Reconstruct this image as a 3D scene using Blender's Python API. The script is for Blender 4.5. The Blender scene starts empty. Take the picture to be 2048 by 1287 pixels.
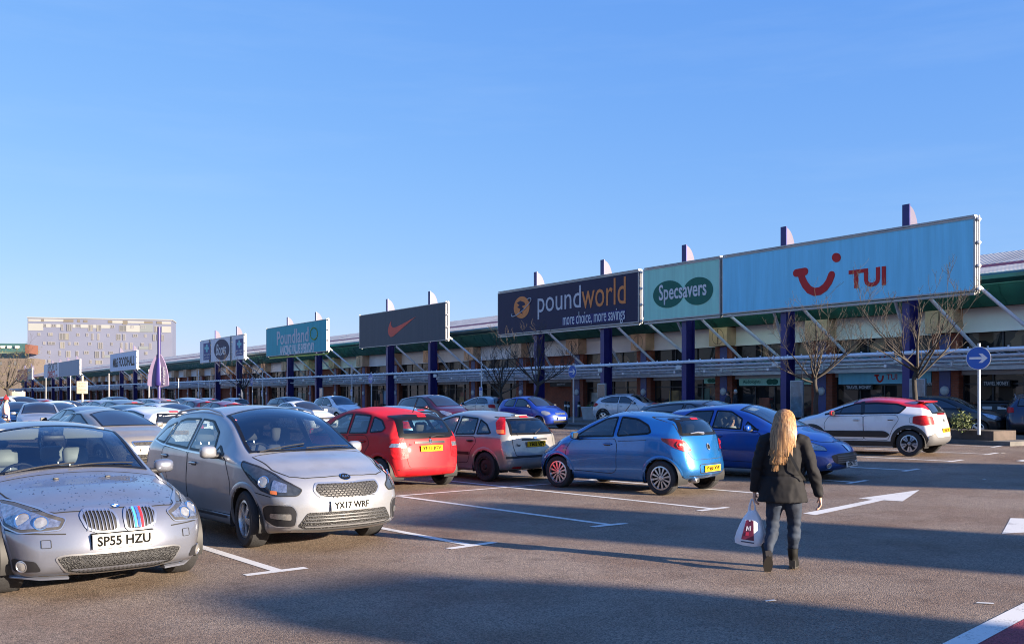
import bpy, bmesh, math, random
from mathutils import Vector, Matrix
from mathutils.bvhtree import BVHTree
from mathutils.geometry import intersect_point_tri_2d
random.seed(7)
SC = bpy.context.scene
COL = SC.collection
R = math.radians
F, CAMH, YH = 1950.0, 1.75, 790.0          # focal length in picture pixels, eye height, horizon row

def gh(x, y):
    """height of the car park: it rises gently towards the shops"""
    t = min(1.0, max(0.0, (.9*x + .43*y - 9.0)/13.0))
    return .24*t*t*(3 - 2*t)

def G(px, py, lift=0.0):
    """ground point seen at a picture point"""
    h = 0.0
    for _ in range(30):
        Y = F*(CAMH - h - lift)/(py - YH)
        X = (px - 1024)/F*Y
        h = .5*h + .5*gh(X, Y)
    return Vector((X, Y, gh(X, Y) + lift))

def D(px, depth):
    x = (px - 1024)/F*depth
    return Vector((x, depth, gh(x, depth)))

# ------------------------------------------------------------------ materials
MATS = {}
def nt(m):
    m.use_nodes = True
    return m.node_tree.nodes, m.node_tree.links, m.node_tree.nodes['Principled BSDF']

def mat(name, col, rough=.5, metal=0.0, coat=0.0, spec=.5, var=0.0, vscale=4.0, bump=0.0, bscale=60.0, trans=0.0, emit=None, sheen=0.0, aniso=None):
    if name in MATS: return MATS[name]
    m = bpy.data.materials.new(name); N, Lk, b = nt(m)
    b.inputs['Base Color'].default_value = (*col, 1)
    b.inputs['Roughness'].default_value = rough
    b.inputs['Metallic'].default_value = metal
    b.inputs['Coat Weight'].default_value = coat
    b.inputs['Coat Roughness'].default_value = .04
    b.inputs['Specular IOR Level'].default_value = spec
    b.inputs['Transmission Weight'].default_value = trans
    b.inputs['Sheen Weight'].default_value = sheen
    if emit:
        b.inputs['Emission Color'].default_value = (*emit[0], 1); b.inputs['Emission Strength'].default_value = emit[1]
    tc = None
    if var or bump:
        tc = N.new('ShaderNodeTexCoord')
    if var:
        n = N.new('ShaderNodeTexNoise'); n.inputs['Scale'].default_value = vscale; n.inputs['Detail'].default_value = 5
        Lk.new(tc.outputs['Object'], n.inputs['Vector'])
        mp = N.new('ShaderNodeMapRange'); mp.inputs['From Min'].default_value = .3; mp.inputs['From Max'].default_value = .7
        mp.inputs['To Min'].default_value = 1 - var; mp.inputs['To Max'].default_value = 1 + var
        Lk.new(n.outputs['Fac'], mp.inputs['Value'])
        mx = N.new('ShaderNodeMix'); mx.data_type = 'RGBA'; mx.blend_type = 'MULTIPLY'; mx.inputs['Factor'].default_value = 1
        mx.inputs['A'].default_value = (*col, 1); Lk.new(mp.outputs['Result'], mx.inputs['B'])
        Lk.new(mx.outputs['Result'], b.inputs['Base Color'])
        m2 = N.new('ShaderNodeMapRange'); m2.inputs['To Min'].default_value = max(0, rough - .12*min(1, var*3)); m2.inputs['To Max'].default_value = min(1, rough + .12*min(1, var*3))
        Lk.new(n.outputs['Fac'], m2.inputs['Value']); Lk.new(m2.outputs['Result'], b.inputs['Roughness'])
    if bump:
        n2 = N.new('ShaderNodeTexNoise'); n2.inputs['Scale'].default_value = bscale; n2.inputs['Detail'].default_value = 4
        Lk.new(tc.outputs['Object'], n2.inputs['Vector'])
        bp = N.new('ShaderNodeBump'); bp.inputs['Strength'].default_value = bump; bp.inputs['Distance'].default_value = .02
        Lk.new(n2.outputs['Fac'], bp.inputs['Height']); Lk.new(bp.outputs['Normal'], b.inputs['Normal'])
    MATS[name] = m
    return m

def paint(name, col, metal=.45, rough=.32, dirt=.5):
    """car lacquer; the inner side of the shell is dark trim"""
    if name in MATS: return MATS[name]
    m = bpy.data.materials.new(name); N, Lk, b = nt(m)
    b.inputs['Metallic'].default_value = metal; b.inputs['Roughness'].default_value = rough
    b.inputs['Coat Weight'].default_value = 1.0; b.inputs['Coat Roughness'].default_value = .03
    tc = N.new('ShaderNodeTexCoord')
    n = N.new('ShaderNodeTexNoise'); n.inputs['Scale'].default_value = 3.5; n.inputs['Detail'].default_value = 6
    Lk.new(tc.outputs['Object'], n.inputs['Vector'])
    # patchy film of road dirt
    mr = N.new('ShaderNodeMapRange'); mr.inputs['From Min'].default_value = .5; mr.inputs['From Max'].default_value = .75
    mr.inputs['To Min'].default_value = 0; mr.inputs['To Max'].default_value = dirt*.5; Lk.new(n.outputs['Fac'], mr.inputs['Value'])
    mx = N.new('ShaderNodeMix'); mx.data_type = 'RGBA'; mx.inputs['A'].default_value = (*col, 1); mx.inputs['B'].default_value = (.10, .085, .07, 1)
    Lk.new(mr.outputs['Result'], mx.inputs['Factor'])
    Lk.new(mx.outputs['Result'], b.inputs['Base Color'])
    cm = N.new('ShaderNodeMath'); cm.operation = 'SUBTRACT'; cm.inputs[0].default_value = 1.0; Lk.new(mr.outputs['Result'], cm.inputs[1]); Lk.new(cm.outputs[0], b.inputs['Coat Weight'])
    ge = N.new('ShaderNodeNewGeometry'); dk = N.new('ShaderNodeBsdfDiffuse'); dk.inputs['Color'].default_value = (.035, .035, .038, 1)
    ms = N.new('ShaderNodeMixShader'); Lk.new(ge.outputs['Backfacing'], ms.inputs['Fac'])
    Lk.new(b.outputs[0], ms.inputs[1]); Lk.new(dk.outputs[0], ms.inputs[2])
    Lk.new(ms.outputs[0], N['Material Output'].inputs['Surface'])
    MATS[name] = m
    return m

def thin_glass(name, tint=(.5, .55, .55), rough=.0, boost=1.0):
    if name in MATS: return MATS[name]
    m = bpy.data.materials.new(name); m.use_nodes = True; N = m.node_tree.nodes; Lk = m.node_tree.links
    N.remove(N['Principled BSDF'])
    tr = N.new('ShaderNodeBsdfTransparent'); tr.inputs['Color'].default_value = (*tint, 1)
    gl = N.new('ShaderNodeBsdfGlossy'); gl.inputs['Roughness'].default_value = .02; gl.inputs['Color'].default_value = (.95, .98, 1, 1)
    fr = N.new('ShaderNodeFresnel'); ge = N.new('ShaderNodeNewGeometry'); mi = N.new('ShaderNodeMapRange')
    mi.inputs['To Min'].default_value = 1.52; mi.inputs['To Max'].default_value = 1/1.52; Lk.new(ge.outputs['Backfacing'], mi.inputs['Value']); Lk.new(mi.outputs[0], fr.inputs['IOR'])
    mu = N.new('ShaderNodeMath'); mu.operation = 'MULTIPLY'; mu.inputs[1].default_value = 1.7*boost; mu.use_clamp = True
    Lk.new(fr.outputs[0], mu.inputs[0])
    ms = N.new('ShaderNodeMixShader'); Lk.new(mu.outputs[0], ms.inputs[0]); Lk.new(tr.outputs[0], ms.inputs[1]); Lk.new(gl.outputs[0], ms.inputs[2])
    Lk.new(ms.outputs[0], N['Material Output'].inputs['Surface'])
    MATS[name] = m
    return m

# ------------------------------------------------------------------ objects
def link(o, parent=None):
    COL.objects.link(o)
    if parent is not None: o.parent = parent
    return o

def tag(o, label=None, cat=None, group=None, kind=None):
    if label: o['label'] = label
    if cat: o['category'] = cat
    if group: o['group'] = group
    if kind: o['kind'] = kind
    return o

def thing(name, label, cat, loc=(0, 0, 0), rz=0.0, group=None):
    o = bpy.data.objects.new(name, None); link(o)
    o.empty_display_size = .2
    o.location = loc; o.rotation_euler = (0, 0, rz)
    return tag(o, label, cat, group)

def copy_tree(o, parent=None, mats=None):
    c = o.copy(); link(c)
    if parent is not None: c.parent = parent
    if mats:
        for i, s in enumerate(c.material_slots):
            if s.material and s.material.name in mats:
                s.link = 'OBJECT'; s.material = MATS[mats[s.material.name]]
    for ch in list(o.children): copy_tree(ch, c, mats)
    return c

class MB:
    """collects shapes into one mesh object"""
    def __init__(s): s.bm = bmesh.new(); s.mi = 0; s.mats = []
    def use(s, m):
        if m not in s.mats: s.mats.append(m)
        s.mi = s.mats.index(m); return s
    def face(s, vs, smooth=False):
        try: f = s.bm.faces.new(vs)
        except ValueError: return None
        f.material_index = s.mi; f.smooth = smooth; return f
    def poly(s, pts):
        return s.face([s.bm.verts.new(p) for p in pts])
    def box(s, c, size, rot=None, taper=None):
        cx, cy, cz = c; sx, sy, sz = (v/2 for v in size)
        vs = []
        for z in (-1, 1):
            k = taper if (taper and z > 0) else 1
            for x, y in ((-1, -1), (1, -1), (1, 1), (-1, 1)):
                v = Vector((x*sx*k, y*sy*k, z*sz))
                if rot is not None: v = rot @ v
                vs.append(s.bm.verts.new(v + Vector(c)))
        for q in ((3, 2, 1, 0), (4, 5, 6, 7), (0, 1, 5, 4), (1, 2, 6, 5), (2, 3, 7, 6), (3, 0, 4, 7)):
            s.face([vs[i] for i in q])
        return vs
    def rbox(s, c, size, r=.03, rot=None, seg=2):
        b2 = bmesh.new(); bmesh.ops.create_cube(b2, size=1)
        for v in b2.verts: v.co = Vector((v.co.x*size[0], v.co.y*size[1], v.co.z*size[2]))
        bmesh.ops.bevel(b2, geom=b2.edges[:], offset=min(r, .49*min(size)), segments=seg, affect='EDGES', profile=.5)
        s.absorb(b2, Vector(c), rot, True); b2.free()
    def absorb(s, b2, off=Vector((0, 0, 0)), rot=None, smooth=False):
        mp = {}
        for v in b2.verts:
            co = v.co.copy()
            if rot is not None: co = rot @ co
            mp[v] = s.bm.verts.new(co + off)
        for f in b2.faces: s.face([mp[v] for v in f.verts], smooth)
    def tube(s, pts, rad, n=8, cap=True, smooth=True):
        pts = [Vector(p) for p in pts]; k = len(pts)
        rads = rad if isinstance(rad, (list, tuple)) else [rad]*k
        rings = []; up0 = None
        for i, p in enumerate(pts):
            t = (pts[min(i+1, k-1)] - pts[max(i-1, 0)])
            if t.length < 1e-9: t = Vector((0, 0, 1))
            t.normalize()
            if up0 is None: up0 = Vector((0, 0, 1)) if abs(t.z) < .9 else Vector((1, 0, 0))
            a = t.cross(up0)
            if a.length < 1e-6: a = t.orthogonal()
            a.normalize(); b = a.cross(t); up0 = b
            rings.append([s.bm.verts.new(p + (a*math.cos(2*math.pi*j/n) + b*math.sin(2*math.pi*j/n))*rads[i]) for j in range(n)])
        for i in range(k-1):
            for j in range(n):
                s.face([rings[i][j], rings[i][(j+1) % n], rings[i+1][(j+1) % n], rings[i+1][j]], smooth)
        if cap:
            s.face(rings[0][::-1]); s.face(rings[-1])
    def loft(s, rings, closed=True, cap=True, smooth=True):
        rr = [[s.bm.verts.new(p) for p in r] for r in rings]
        n = len(rr[0])
        for i in range(len(rr)-1):
            for j in range(n if closed else n-1):
                s.face([rr[i][j], rr[i][(j+1) % n], rr[i+1][(j+1) % n], rr[i+1][j]], smooth)
        if cap and closed: s.face(rr[0][::-1], smooth); s.face(rr[-1], smooth)
        return rr
    def lathe(s, prof, n=32, axis='z', off=(0, 0, 0), smooth=True, closed=False):
        off = Vector(off); rings = []
        for r, h in prof:
            ring = []
            for j in range(n):
                a = 2*math.pi*j/n
                c, d = r*math.cos(a), r*math.sin(a)
                v = Vector((c, d, h)) if axis == 'z' else (Vector((c, h, d)) if axis == 'y' else Vector((h, c, d)))
                ring.append(v + off)
            rings.append(ring)
        if closed: rings.append(rings[0])
        s.loft(rings, True, False, smooth)
    def prism(s, pts, ext, mtx=None):
        """polygon pts (3-D list) pushed along vector ext"""
        a = [Vector(p) for p in pts]; e = Vector(ext)
        if mtx is not None: a = [mtx @ p for p in a]; e = mtx.to_3x3() @ e
        v1 = [s.bm.verts.new(p) for p in a]; v2 = [s.bm.verts.new(p + e) for p in a]
        s.face(v1[::-1]); s.face(v2); n = len(a)
        for i in range(n): s.face([v1[i], v1[(i+1) % n], v2[(i+1) % n], v2[i]])
    def text(s, body, width=None, height=None, mtx=None, bold=0.0, depth=.004, shear=0.0, space=1.0, maxw=None):
        """lettering lying in local XY, centred, pushed along +Z, then moved by mtx"""
        cu = bpy.data.curves.new('lettering', 'FONT'); cu.body = body; cu.align_x = 'CENTER'; cu.align_y = 'CENTER'
        cu.extrude = .5; cu.offset = bold; cu.shear = shear; cu.space_character = space; cu.resolution_u = 3; cu.space_line = .95
        to = bpy.data.objects.new('lettering', cu); COL.objects.link(to)
        dg = bpy.context.evaluated_depsgraph_get(); me = bpy.data.meshes.new_from_object(to.evaluated_get(dg))
        bpy.data.objects.remove(to); bpy.data.curves.remove(cu)
        xs = [v.co.x for v in me.vertices]; ys = [v.co.y for v in me.vertices]
        w, h = max(xs)-min(xs), max(ys)-min(ys); cx, cy = (max(xs)+min(xs))/2, (max(ys)+min(ys))/2
        sx = width/w if width else None; sy = height/h if height else None
        sx = sx or sy; sy = sy or sx
        if maxw and w*sx > maxw: sx = maxw/w
        b2 = bmesh.new(); b2.from_mesh(me)
        for v in b2.verts: v.co = Vector(((v.co.x-cx)*sx, (v.co.y-cy)*sy, (v.co.z+.5)*depth))
        if mtx is not None: b2.transform(mtx)
        s.absorb(b2); b2.free(); bpy.data.meshes.remove(me)
    def build(s, name, m=None, parent=None, loc=None, rz=None, sharp=40, recalc=True, away=None):
        if away is not None:
            s.bm.normal_update()
            for f in s.bm.faces:
                if f.normal.dot(away) > 0: f.normal_flip()
        elif recalc: bmesh.ops.recalc_face_normals(s.bm, faces=s.bm.faces[:])
        me = bpy.data.meshes.new(name); s.bm.to_mesh(me); s.bm.free()
        for x in (s.mats or [m]): me.materials.append(x)
        if sharp:
            me.shade_smooth(); me.set_sharp_from_angle(angle=R(sharp))
        o = bpy.data.objects.new(name, me); link(o, parent)
        if loc is not None: o.location = loc
        if rz is not None: o.rotation_euler = (0, 0, rz)
        return o

def frame(origin, xdir, ydir):
    """matrix whose local X, Y, Z are xdir, ydir and their cross product"""
    x = Vector(xdir).normalized(); y = Vector(ydir).normalized(); z = x.cross(y)
    return Matrix(((x.x, y.x, z.x, origin[0]), (x.y, y.y, z.y, origin[1]), (x.z, y.z, z.z, origin[2]), (0, 0, 0, 1)))

def rounded(poly, r, n=4):
    """2-D polygon with its corners rounded; r is a number or one per corner"""
    out = []; k = len(poly)
    for i in range(k):
        p = Vector(poly[i]); a = Vector(poly[i-1]); b = Vector(poly[(i+1) % k])
        rr = r[i] if isinstance(r, (list, tuple)) else r
        u = a-p; v = b-p
        q = min(rr, .45*u.length, .45*v.length)
        if q < 1e-4: out.append(tuple(p)); continue
        p1 = p + u.normalized()*q; p2 = p + v.normalized()*q
        for j in range(n+1):
            t = j/n; c = p1*(1-t)**2 + p*2*t*(1-t) + p2*t*t
            out.append((c.x, c.y))
    return out

def inside(p, poly):
    x, y = p; c = False; n = len(poly); j = n-1
    for i in range(n):
        xi, yi = poly[i]; xj, yj = poly[j]
        if (yi > y) != (yj > y) and x < (xj-xi)*(y-yi)/(yj-yi)+xi: c = not c
        j = i
    return c

def shrink(poly, w):
    """2-D polygon moved inwards by w"""
    n = len(poly); ar = sum(poly[i][0]*poly[(i+1) % n][1]-poly[(i+1) % n][0]*poly[i][1] for i in range(n))
    sg = 1 if ar > 0 else -1; out = []
    for i in range(n):
        a, p, b = Vector(poly[i-1]), Vector(poly[i]), Vector(poly[(i+1) % n])
        t1 = (p-a); t2 = (b-p)
        if t1.length < 1e-7 or t2.length < 1e-7: out.append(tuple(p)); continue
        n1 = Vector((-t1.y, t1.x)).normalized(); n2 = Vector((-t2.y, t2.x)).normalized()
        m = n1+n2
        if m.length < .3: m = n1.copy()
        m.normalize(); k = max(.45, m.dot(n1))
        q = p + m*sg*w/k
        out.append((q.x, q.y))
    return out

def polygrid(poly, step):
    b2 = bmesh.new()
    f = b2.faces.new([b2.verts.new((x, y, 0)) for x, y in poly])
    for ax in (0, 1):
        lo = min(p[ax] for p in poly); hi = max(p[ax] for p in poly)
        k = int((hi-lo)/step)
        for i in range(1, k+1):
            c = lo + (hi-lo)*i/(k+1); co = (c, 0, 0) if ax == 0 else (0, c, 0); no = (1, 0, 0) if ax == 0 else (0, 1, 0)
            bmesh.ops.bisect_plane(b2, geom=b2.verts[:]+b2.edges[:]+b2.faces[:], plane_co=co, plane_no=no, dist=1e-5)
    bmesh.ops.triangulate(b2, faces=[f for f in b2.faces if len(f.verts) > 4])
    return b2

def pchip(pts):
    xs = [p[0] for p in pts]; ys = [p[1] for p in pts]; n = len(xs)
    h = [xs[i+1]-xs[i] for i in range(n-1)]; d = [(ys[i+1]-ys[i])/h[i] for i in range(n-1)]
    m = [0.0]*n
    if n > 1:
        m[0], m[-1] = d[0], d[-1]
        for i in range(1, n-1):
            if d[i-1]*d[i] <= 0: m[i] = 0
            else:
                w1 = 2*h[i]+h[i-1]; w2 = h[i]+2*h[i-1]; m[i] = (w1+w2)/(w1/d[i-1]+w2/d[i])
    def f(x):
        if x <= xs[0]: return ys[0]
        if x >= xs[-1]: return ys[-1]
        i = 0
        while x > xs[i+1]: i += 1
        t = (x-xs[i])/h[i]
        return ys[i]*(1+2*t)*(1-t)**2 + m[i]*h[i]*t*(1-t)**2 + ys[i+1]*t*t*(3-2*t) + m[i+1]*h[i]*t*t*(t-1)
    return f

def smooth01(t): t = max(0.0, min(1.0, t)); return t*t*(3-2*t)
# ------------------------------------------------------------------ camera, light, sky
SUN = Vector((.865, -.50, 0)).normalized(); SUN_EL = 13.5
def setup():
    cam = bpy.data.cameras.new('camera'); co = bpy.data.objects.new('camera', cam); link(co)
    co.location = (0, 0, CAMH); co.rotation_euler = (R(90), 0, 0)
    cam.sensor_fit = 'HORIZONTAL'; cam.sensor_width = 36; cam.lens = 36*F/2048; cam.shift_y = (YH-643.5)/2048; cam.clip_end = 3000; cam.clip_start = .1
    SC.camera = co
    w = bpy.data.worlds.new('World'); SC.world = w; w.use_nodes = True
    N, Lk = w.node_tree.nodes, w.node_tree.links
    sk = N.new('ShaderNodeTexSky'); sk.sky_type = 'NISHITA'; sk.sun_disc = False
    sk.sun_elevation = R(SUN_EL); sk.sun_rotation = math.atan2(SUN.x, SUN.y); sk.altitude = 100; sk.air_density = 1.0; sk.dust_density = .25; sk.ozone_density = 3.0
    # cool, clear winter air: each channel of the sky is compressed a little towards the horizon
    sp = N.new('ShaderNodeSeparateColor'); cb = N.new('ShaderNodeCombineColor'); Lk.new(sk.outputs[0], sp.inputs[0])
    for i, (g, k) in enumerate(((.82, .69), (.56, 1.14), (.22, 2.85))):
        pw = N.new('ShaderNodeMath'); pw.operation = 'POWER'; pw.inputs[1].default_value = g; Lk.new(sp.outputs[i], pw.inputs[0])
        ml = N.new('ShaderNodeMath'); ml.operation = 'MULTIPLY'; ml.inputs[1].default_value = k; Lk.new(pw.outputs[0], ml.inputs[0]); Lk.new(ml.outputs[0], cb.inputs[i])
    # very thin, drawn out wisps of high cloud
    tc = N.new('ShaderNodeTexCoord'); mp = N.new('ShaderNodeMapping'); mp.inputs['Scale'].default_value = (1.2, 1.2, 9); mp.inputs['Rotation'].default_value = (.05, .16, .3); Lk.new(tc.outputs['Generated'], mp.inputs['Vector'])
    nz = N.new('ShaderNodeTexNoise'); nz.inputs['Scale'].default_value = 2.2; nz.inputs['Detail'].default_value = 7; nz.inputs['Roughness'].default_value = .6; Lk.new(mp.outputs[0], nz.inputs['Vector'])
    mr = N.new('ShaderNodeMapRange'); mr.inputs['From Min'].default_value = .48; mr.inputs['From Max'].default_value = .85; mr.inputs['To Max'].default_value = .13; Lk.new(nz.outputs['Fac'], mr.inputs['Value'])
    wm = N.new('ShaderNodeMix'); wm.data_type = 'RGBA'; wm.inputs['B'].default_value = (2.6, 3.3, 4.2, 1); Lk.new(mr.outputs[0], wm.inputs['Factor']); Lk.new(cb.outputs[0], wm.inputs['A'])
    Lk.new(wm.outputs['Result'], N['Background'].inputs['Color']); N['Background'].inputs['Strength'].default_value = .07
    l = bpy.data.lights.new('sun', 'SUN'); l.energy = 5.0; l.angle = R(.5); l.color = (1, .84, .66)
    lo = bpy.data.objects.new('sun', l); link(lo)
    d = Vector((SUN.x*math.cos(R(SUN_EL)), SUN.y*math.cos(R(SUN_EL)), math.sin(R(SUN_EL))))
    lo.rotation_euler = d.to_track_quat('Z', 'Y').to_euler(); lo.location = d*60
    v = SC.view_settings; v.view_transform = 'Standard'; v.look = 'None'; v.exposure = 1.84; v.gamma = 1
    SC.cycles.max_bounces = 8; SC.cycles.transparent_max_bounces = 12; SC.cycles.use_denoising = True; SC.cycles.caustics_reflective = False; SC.cycles.caustics_refractive = False
    SC.cycles.sample_clamp_indirect = 6; SC.cycles.pixel_filter_type = 'BLACKMAN_HARRIS'; SC.cycles.filter_width = 1.05

def asphalt(name, c1, c2, tint, amt):
    m = bpy.data.materials.new(name); N, Lk, b = nt(m); MATS[name] = m
    tc = N.new('ShaderNodeTexCoord')
    def noise(sc, det=3, rough=.6):
        n = N.new('ShaderNodeTexNoise'); n.inputs['Scale'].default_value = sc; n.inputs['Detail'].default_value = det; n.inputs['Roughness'].default_value = rough
        Lk.new(tc.outputs['Object'], n.inputs['Vector']); return n
    vo = N.new('ShaderNodeTexVoronoi'); vo.inputs['Scale'].default_value = 100; Lk.new(tc.outputs['Object'], vo.inputs['Vector'])
    sp = N.new('ShaderNodeSeparateColor'); Lk.new(vo.outputs['Color'], sp.inputs[0])
    cr = N.new('ShaderNodeValToRGB'); e = cr.color_ramp.elements; e[0].position = .15; e[0].color = (*c1, 1); e[1].position = .95; e[1].color = (*c2, 1)
    n0 = noise(160, 2); ad = N.new('ShaderNodeMath'); ad.operation = 'MULTIPLY_ADD'; ad.inputs[1].default_value = .6; Lk.new(n0.outputs['Fac'], ad.inputs[0])
    mu = N.new('ShaderNodeMath'); mu.operation = 'MULTIPLY'; mu.inputs[1].default_value = .7; Lk.new(sp.outputs[0], mu.inputs[0]); Lk.new(mu.outputs[0], ad.inputs[2])
    Lk.new(ad.outputs[0], cr.inputs['Fac'])
    # worn, stained and rusty patches
    n1 = noise(.55, 6, .62); mr = N.new('ShaderNodeMapRange'); mr.inputs['From Min'].default_value = .42; mr.inputs['From Max'].default_value = .68; mr.inputs['To Max'].default_value = amt; Lk.new(n1.outputs['Fac'], mr.inputs['Value'])
    mx = N.new('ShaderNodeMix'); mx.data_type = 'RGBA'; mx.blend_type = 'MULTIPLY'; mx.inputs['B'].default_value = (*tint, 1); Lk.new(cr.outputs[0], mx.inputs['A']); Lk.new(mr.outputs[0], mx.inputs['Factor'])
    n2 = noise(.16, 4); m2 = N.new('ShaderNodeMapRange'); m2.inputs['From Min'].default_value = .3; m2.inputs['From Max'].default_value = .7; m2.inputs['To Min'].default_value = .82; m2.inputs['To Max'].default_value = 1.15; Lk.new(n2.outputs['Fac'], m2.inputs['Value'])
    mx2 = N.new('ShaderNodeMix'); mx2.data_type = 'RGBA'; mx2.blend_type = 'MULTIPLY'; mx2.inputs['Factor'].default_value = 1; Lk.new(mx.outputs['Result'], mx2.inputs['A']); Lk.new(m2.outputs[0], mx2.inputs['B'])
    n3 = noise(1.5, 6, .7); m3 = N.new('ShaderNodeMapRange'); m3.inputs['From Min'].default_value = .56; m3.inputs['From Max'].default_value = .72; m3.inputs['To Max'].default_value = .8; Lk.new(n3.outputs['Fac'], m3.inputs['Value'])
    mx3 = N.new('ShaderNodeMix'); mx3.data_type = 'RGBA'; mx3.blend_type = 'MULTIPLY'; mx3.inputs['B'].default_value = (.55, .50, .46, 1); Lk.new(mx2.outputs['Result'], mx3.inputs['A']); Lk.new(m3.outputs[0], mx3.inputs['Factor'])
    Lk.new(mx3.outputs['Result'], b.inputs['Base Color'])
    b.inputs['Roughness'].default_value = .72; b.inputs['Specular IOR Level'].default_value = .35
    bp = N.new('ShaderNodeBump'); bp.inputs['Strength'].default_value = .55; bp.inputs['Distance'].default_value = .012
    Lk.new(vo.outputs['Distance'], bp.inputs['Height']); bp.invert = True
    bp2 = N.new('ShaderNodeBump'); bp2.inputs['Strength'].default_value = .35; bp2.inputs['Distance'].default_value = .01; Lk.new(n0.outputs['Fac'], bp2.inputs['Height']); Lk.new(bp.outputs[0], bp2.inputs['Normal'])
    Lk.new(bp2.outputs['Normal'], b.inputs['Normal'])
    return m

def line_paint():
    m = mat('line_paint', (.62, .61, .58), .6); N, Lk, b = nt(m); tc = N.new('ShaderNodeTexCoord')
    n = N.new('ShaderNodeTexNoise'); n.inputs['Scale'].default_value = 55; n.inputs['Detail'].default_value = 5; Lk.new(tc.outputs['Object'], n.inputs['Vector'])
    n2 = N.new('ShaderNodeTexNoise'); n2.inputs['Scale'].default_value = 2.5; n2.inputs['Detail'].default_value = 4; Lk.new(tc.outputs['Object'], n2.inputs['Vector'])
    a = N.new('ShaderNodeMath'); a.operation = 'MULTIPLY_ADD'; a.inputs[1].default_value = .8; Lk.new(n2.outputs['Fac'], a.inputs[0]); Lk.new(n.outputs['Fac'], a.inputs[2])
    cr = N.new('ShaderNodeValToRGB'); e = cr.color_ramp.elements; e[0].position = .62; e[0].color = (.12, .11, .105, 1); e[1].position = .80; e[1].color = (.62, .61, .58, 1)
    Lk.new(a.outputs[0], cr.inputs['Fac']); Lk.new(cr.outputs[0], b.inputs['Base Color'])
    return m

def ground():
    am = asphalt('asphalt', (.018, .0145, .012), (.325, .25, .192), (.62, .48, .38), .8)
    mb = MB(); xs = [-900, -500, -300, -200, -140] + [-100+5*i for i in range(17)] + [-15+i for i in range(61)] + [50, 60, 80, 120, 200, 400, 900]
    ys = [-80, -50, -30, -15, -5] + [i for i in range(0, 71)] + [75+5*i for i in range(16)] + [170, 200, 250, 320, 420, 600, 1000, 1800]
    vs = [[mb.bm.verts.new((x, y, gh(x, y))) for x in xs] for y in ys]
    for j in range(len(ys)-1):
        for i in range(len(xs)-1): mb.face([vs[j][i], vs[j][i+1], vs[j+1][i+1], vs[j+1][i]], True)
    tag(mb.build('ground', am, sharp=None), kind='structure')

def drape(mb, poly, lift=.004, step=.5):
    b2 = polygrid(poly, step); mp = {v: mb.bm.verts.new((v.co.x, v.co.y, gh(v.co.x, v.co.y)+lift)) for v in b2.verts}
    for f in b2.faces: mb.face([mp[v] for v in f.verts])
    b2.free()

def strip(a, b, w):
    a, b = Vector(a).to_2d(), Vector(b).to_2d(); t = (b-a).normalized(); n = Vector((-t.y, t.x))*w/2
    return [tuple(a-n), tuple(b-n), tuple(b+n), tuple(a+n)]

def markings():
    lp = line_paint(); P2 = lambda x, y: G(x, y).to_2d()
    bays = [((300, 1061), (553, 1140), (490, 1150), (612, 1135)), ((620, 1028), (943, 1090), (897, 1097), (990, 1084)), ((800, 992), (1222, 1049), (1185, 1053), (1252, 1046)),
            ((860, 957), (1428, 1017), (1398, 1021), (1455, 1014)), ((1180, 958), (1570, 990), (1545, 993), (1600, 986)), ((1380, 941), (1715, 964), (1696, 966), (1734, 960)),
            ((1560, 926), (1822, 940), (1807, 942), (1838, 937)), ((1640, 909), (1910, 922), (1898, 923), (1925, 919)), ((1729, 897), (1982, 908), (1971, 909), (1995, 905)), ((1780, 884), (1990, 893), (1984, 894), (2002, 891))]
    for a, b, c, d in bays:
        mb = MB(); pa, pb, pc, pd = P2(*a), P2(*b), P2(*c), P2(*d)
        drape(mb, strip(pa, pb, .115)); drape(mb, strip(pc, pd, .115), .0052); tag(mb.build('bay_line', lp, sharp=None), kind='structure')
    a, b = P2(800, 991), P2(1101, 967); mb = MB(); drape(mb, strip(a-(b-a)*.9, b+(b-a)*1.6, .10), .0064); tag(mb.build('row_line', lp, sharp=None), kind='structure')
    for poly in ([(1606, 1026), (1745, 998.6), (1717, 996), (1839, 979.3), (1805, 1002), (1767, 999.8), (1630, 1029.5)],
                 [(2004, 1066.6), (2021, 1035.6), (2100, 1038), (2200, 1028), (2200, 1050), (2090, 1062)], [(2031, 921), (2085, 914), (2110, 918), (2060, 924)]):
        mb = MB(); drape(mb, [tuple(P2(*p)) for p in poly]); tag(mb.build('arrow_marking', lp, sharp=None), kind='structure')
    # red surfaced walkway with its white edge
    a, b, c = P2(1885, 1287), P2(2048, 1205), P2(2048, 1237); d = (b-a).normalized(); n = Vector((-d.y, d.x)); n = n if n.dot(c-b) > 0 else -n
    w = abs((c-b).dot(n))
    mb = MB(); drape(mb, [tuple(a-d*4), tuple(b+d*9), tuple(b+d*9+n*w), tuple(a-d*4+n*w)]); tag(mb.build('edge_line', lp, sharp=None), kind='structure')
    rm = asphalt('red_asphalt', (.09, .012, .018), (.42, .07, .09), (.4, .35, .35), .8)
    mb = MB(); drape(mb, [tuple(a-d*4+n*w), tuple(b+d*9+n*w), tuple(b+d*9+n*4), tuple(a-d*4+n*4)], .002); tag(mb.build('footpath', rm, sharp=None), kind='structure')
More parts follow.
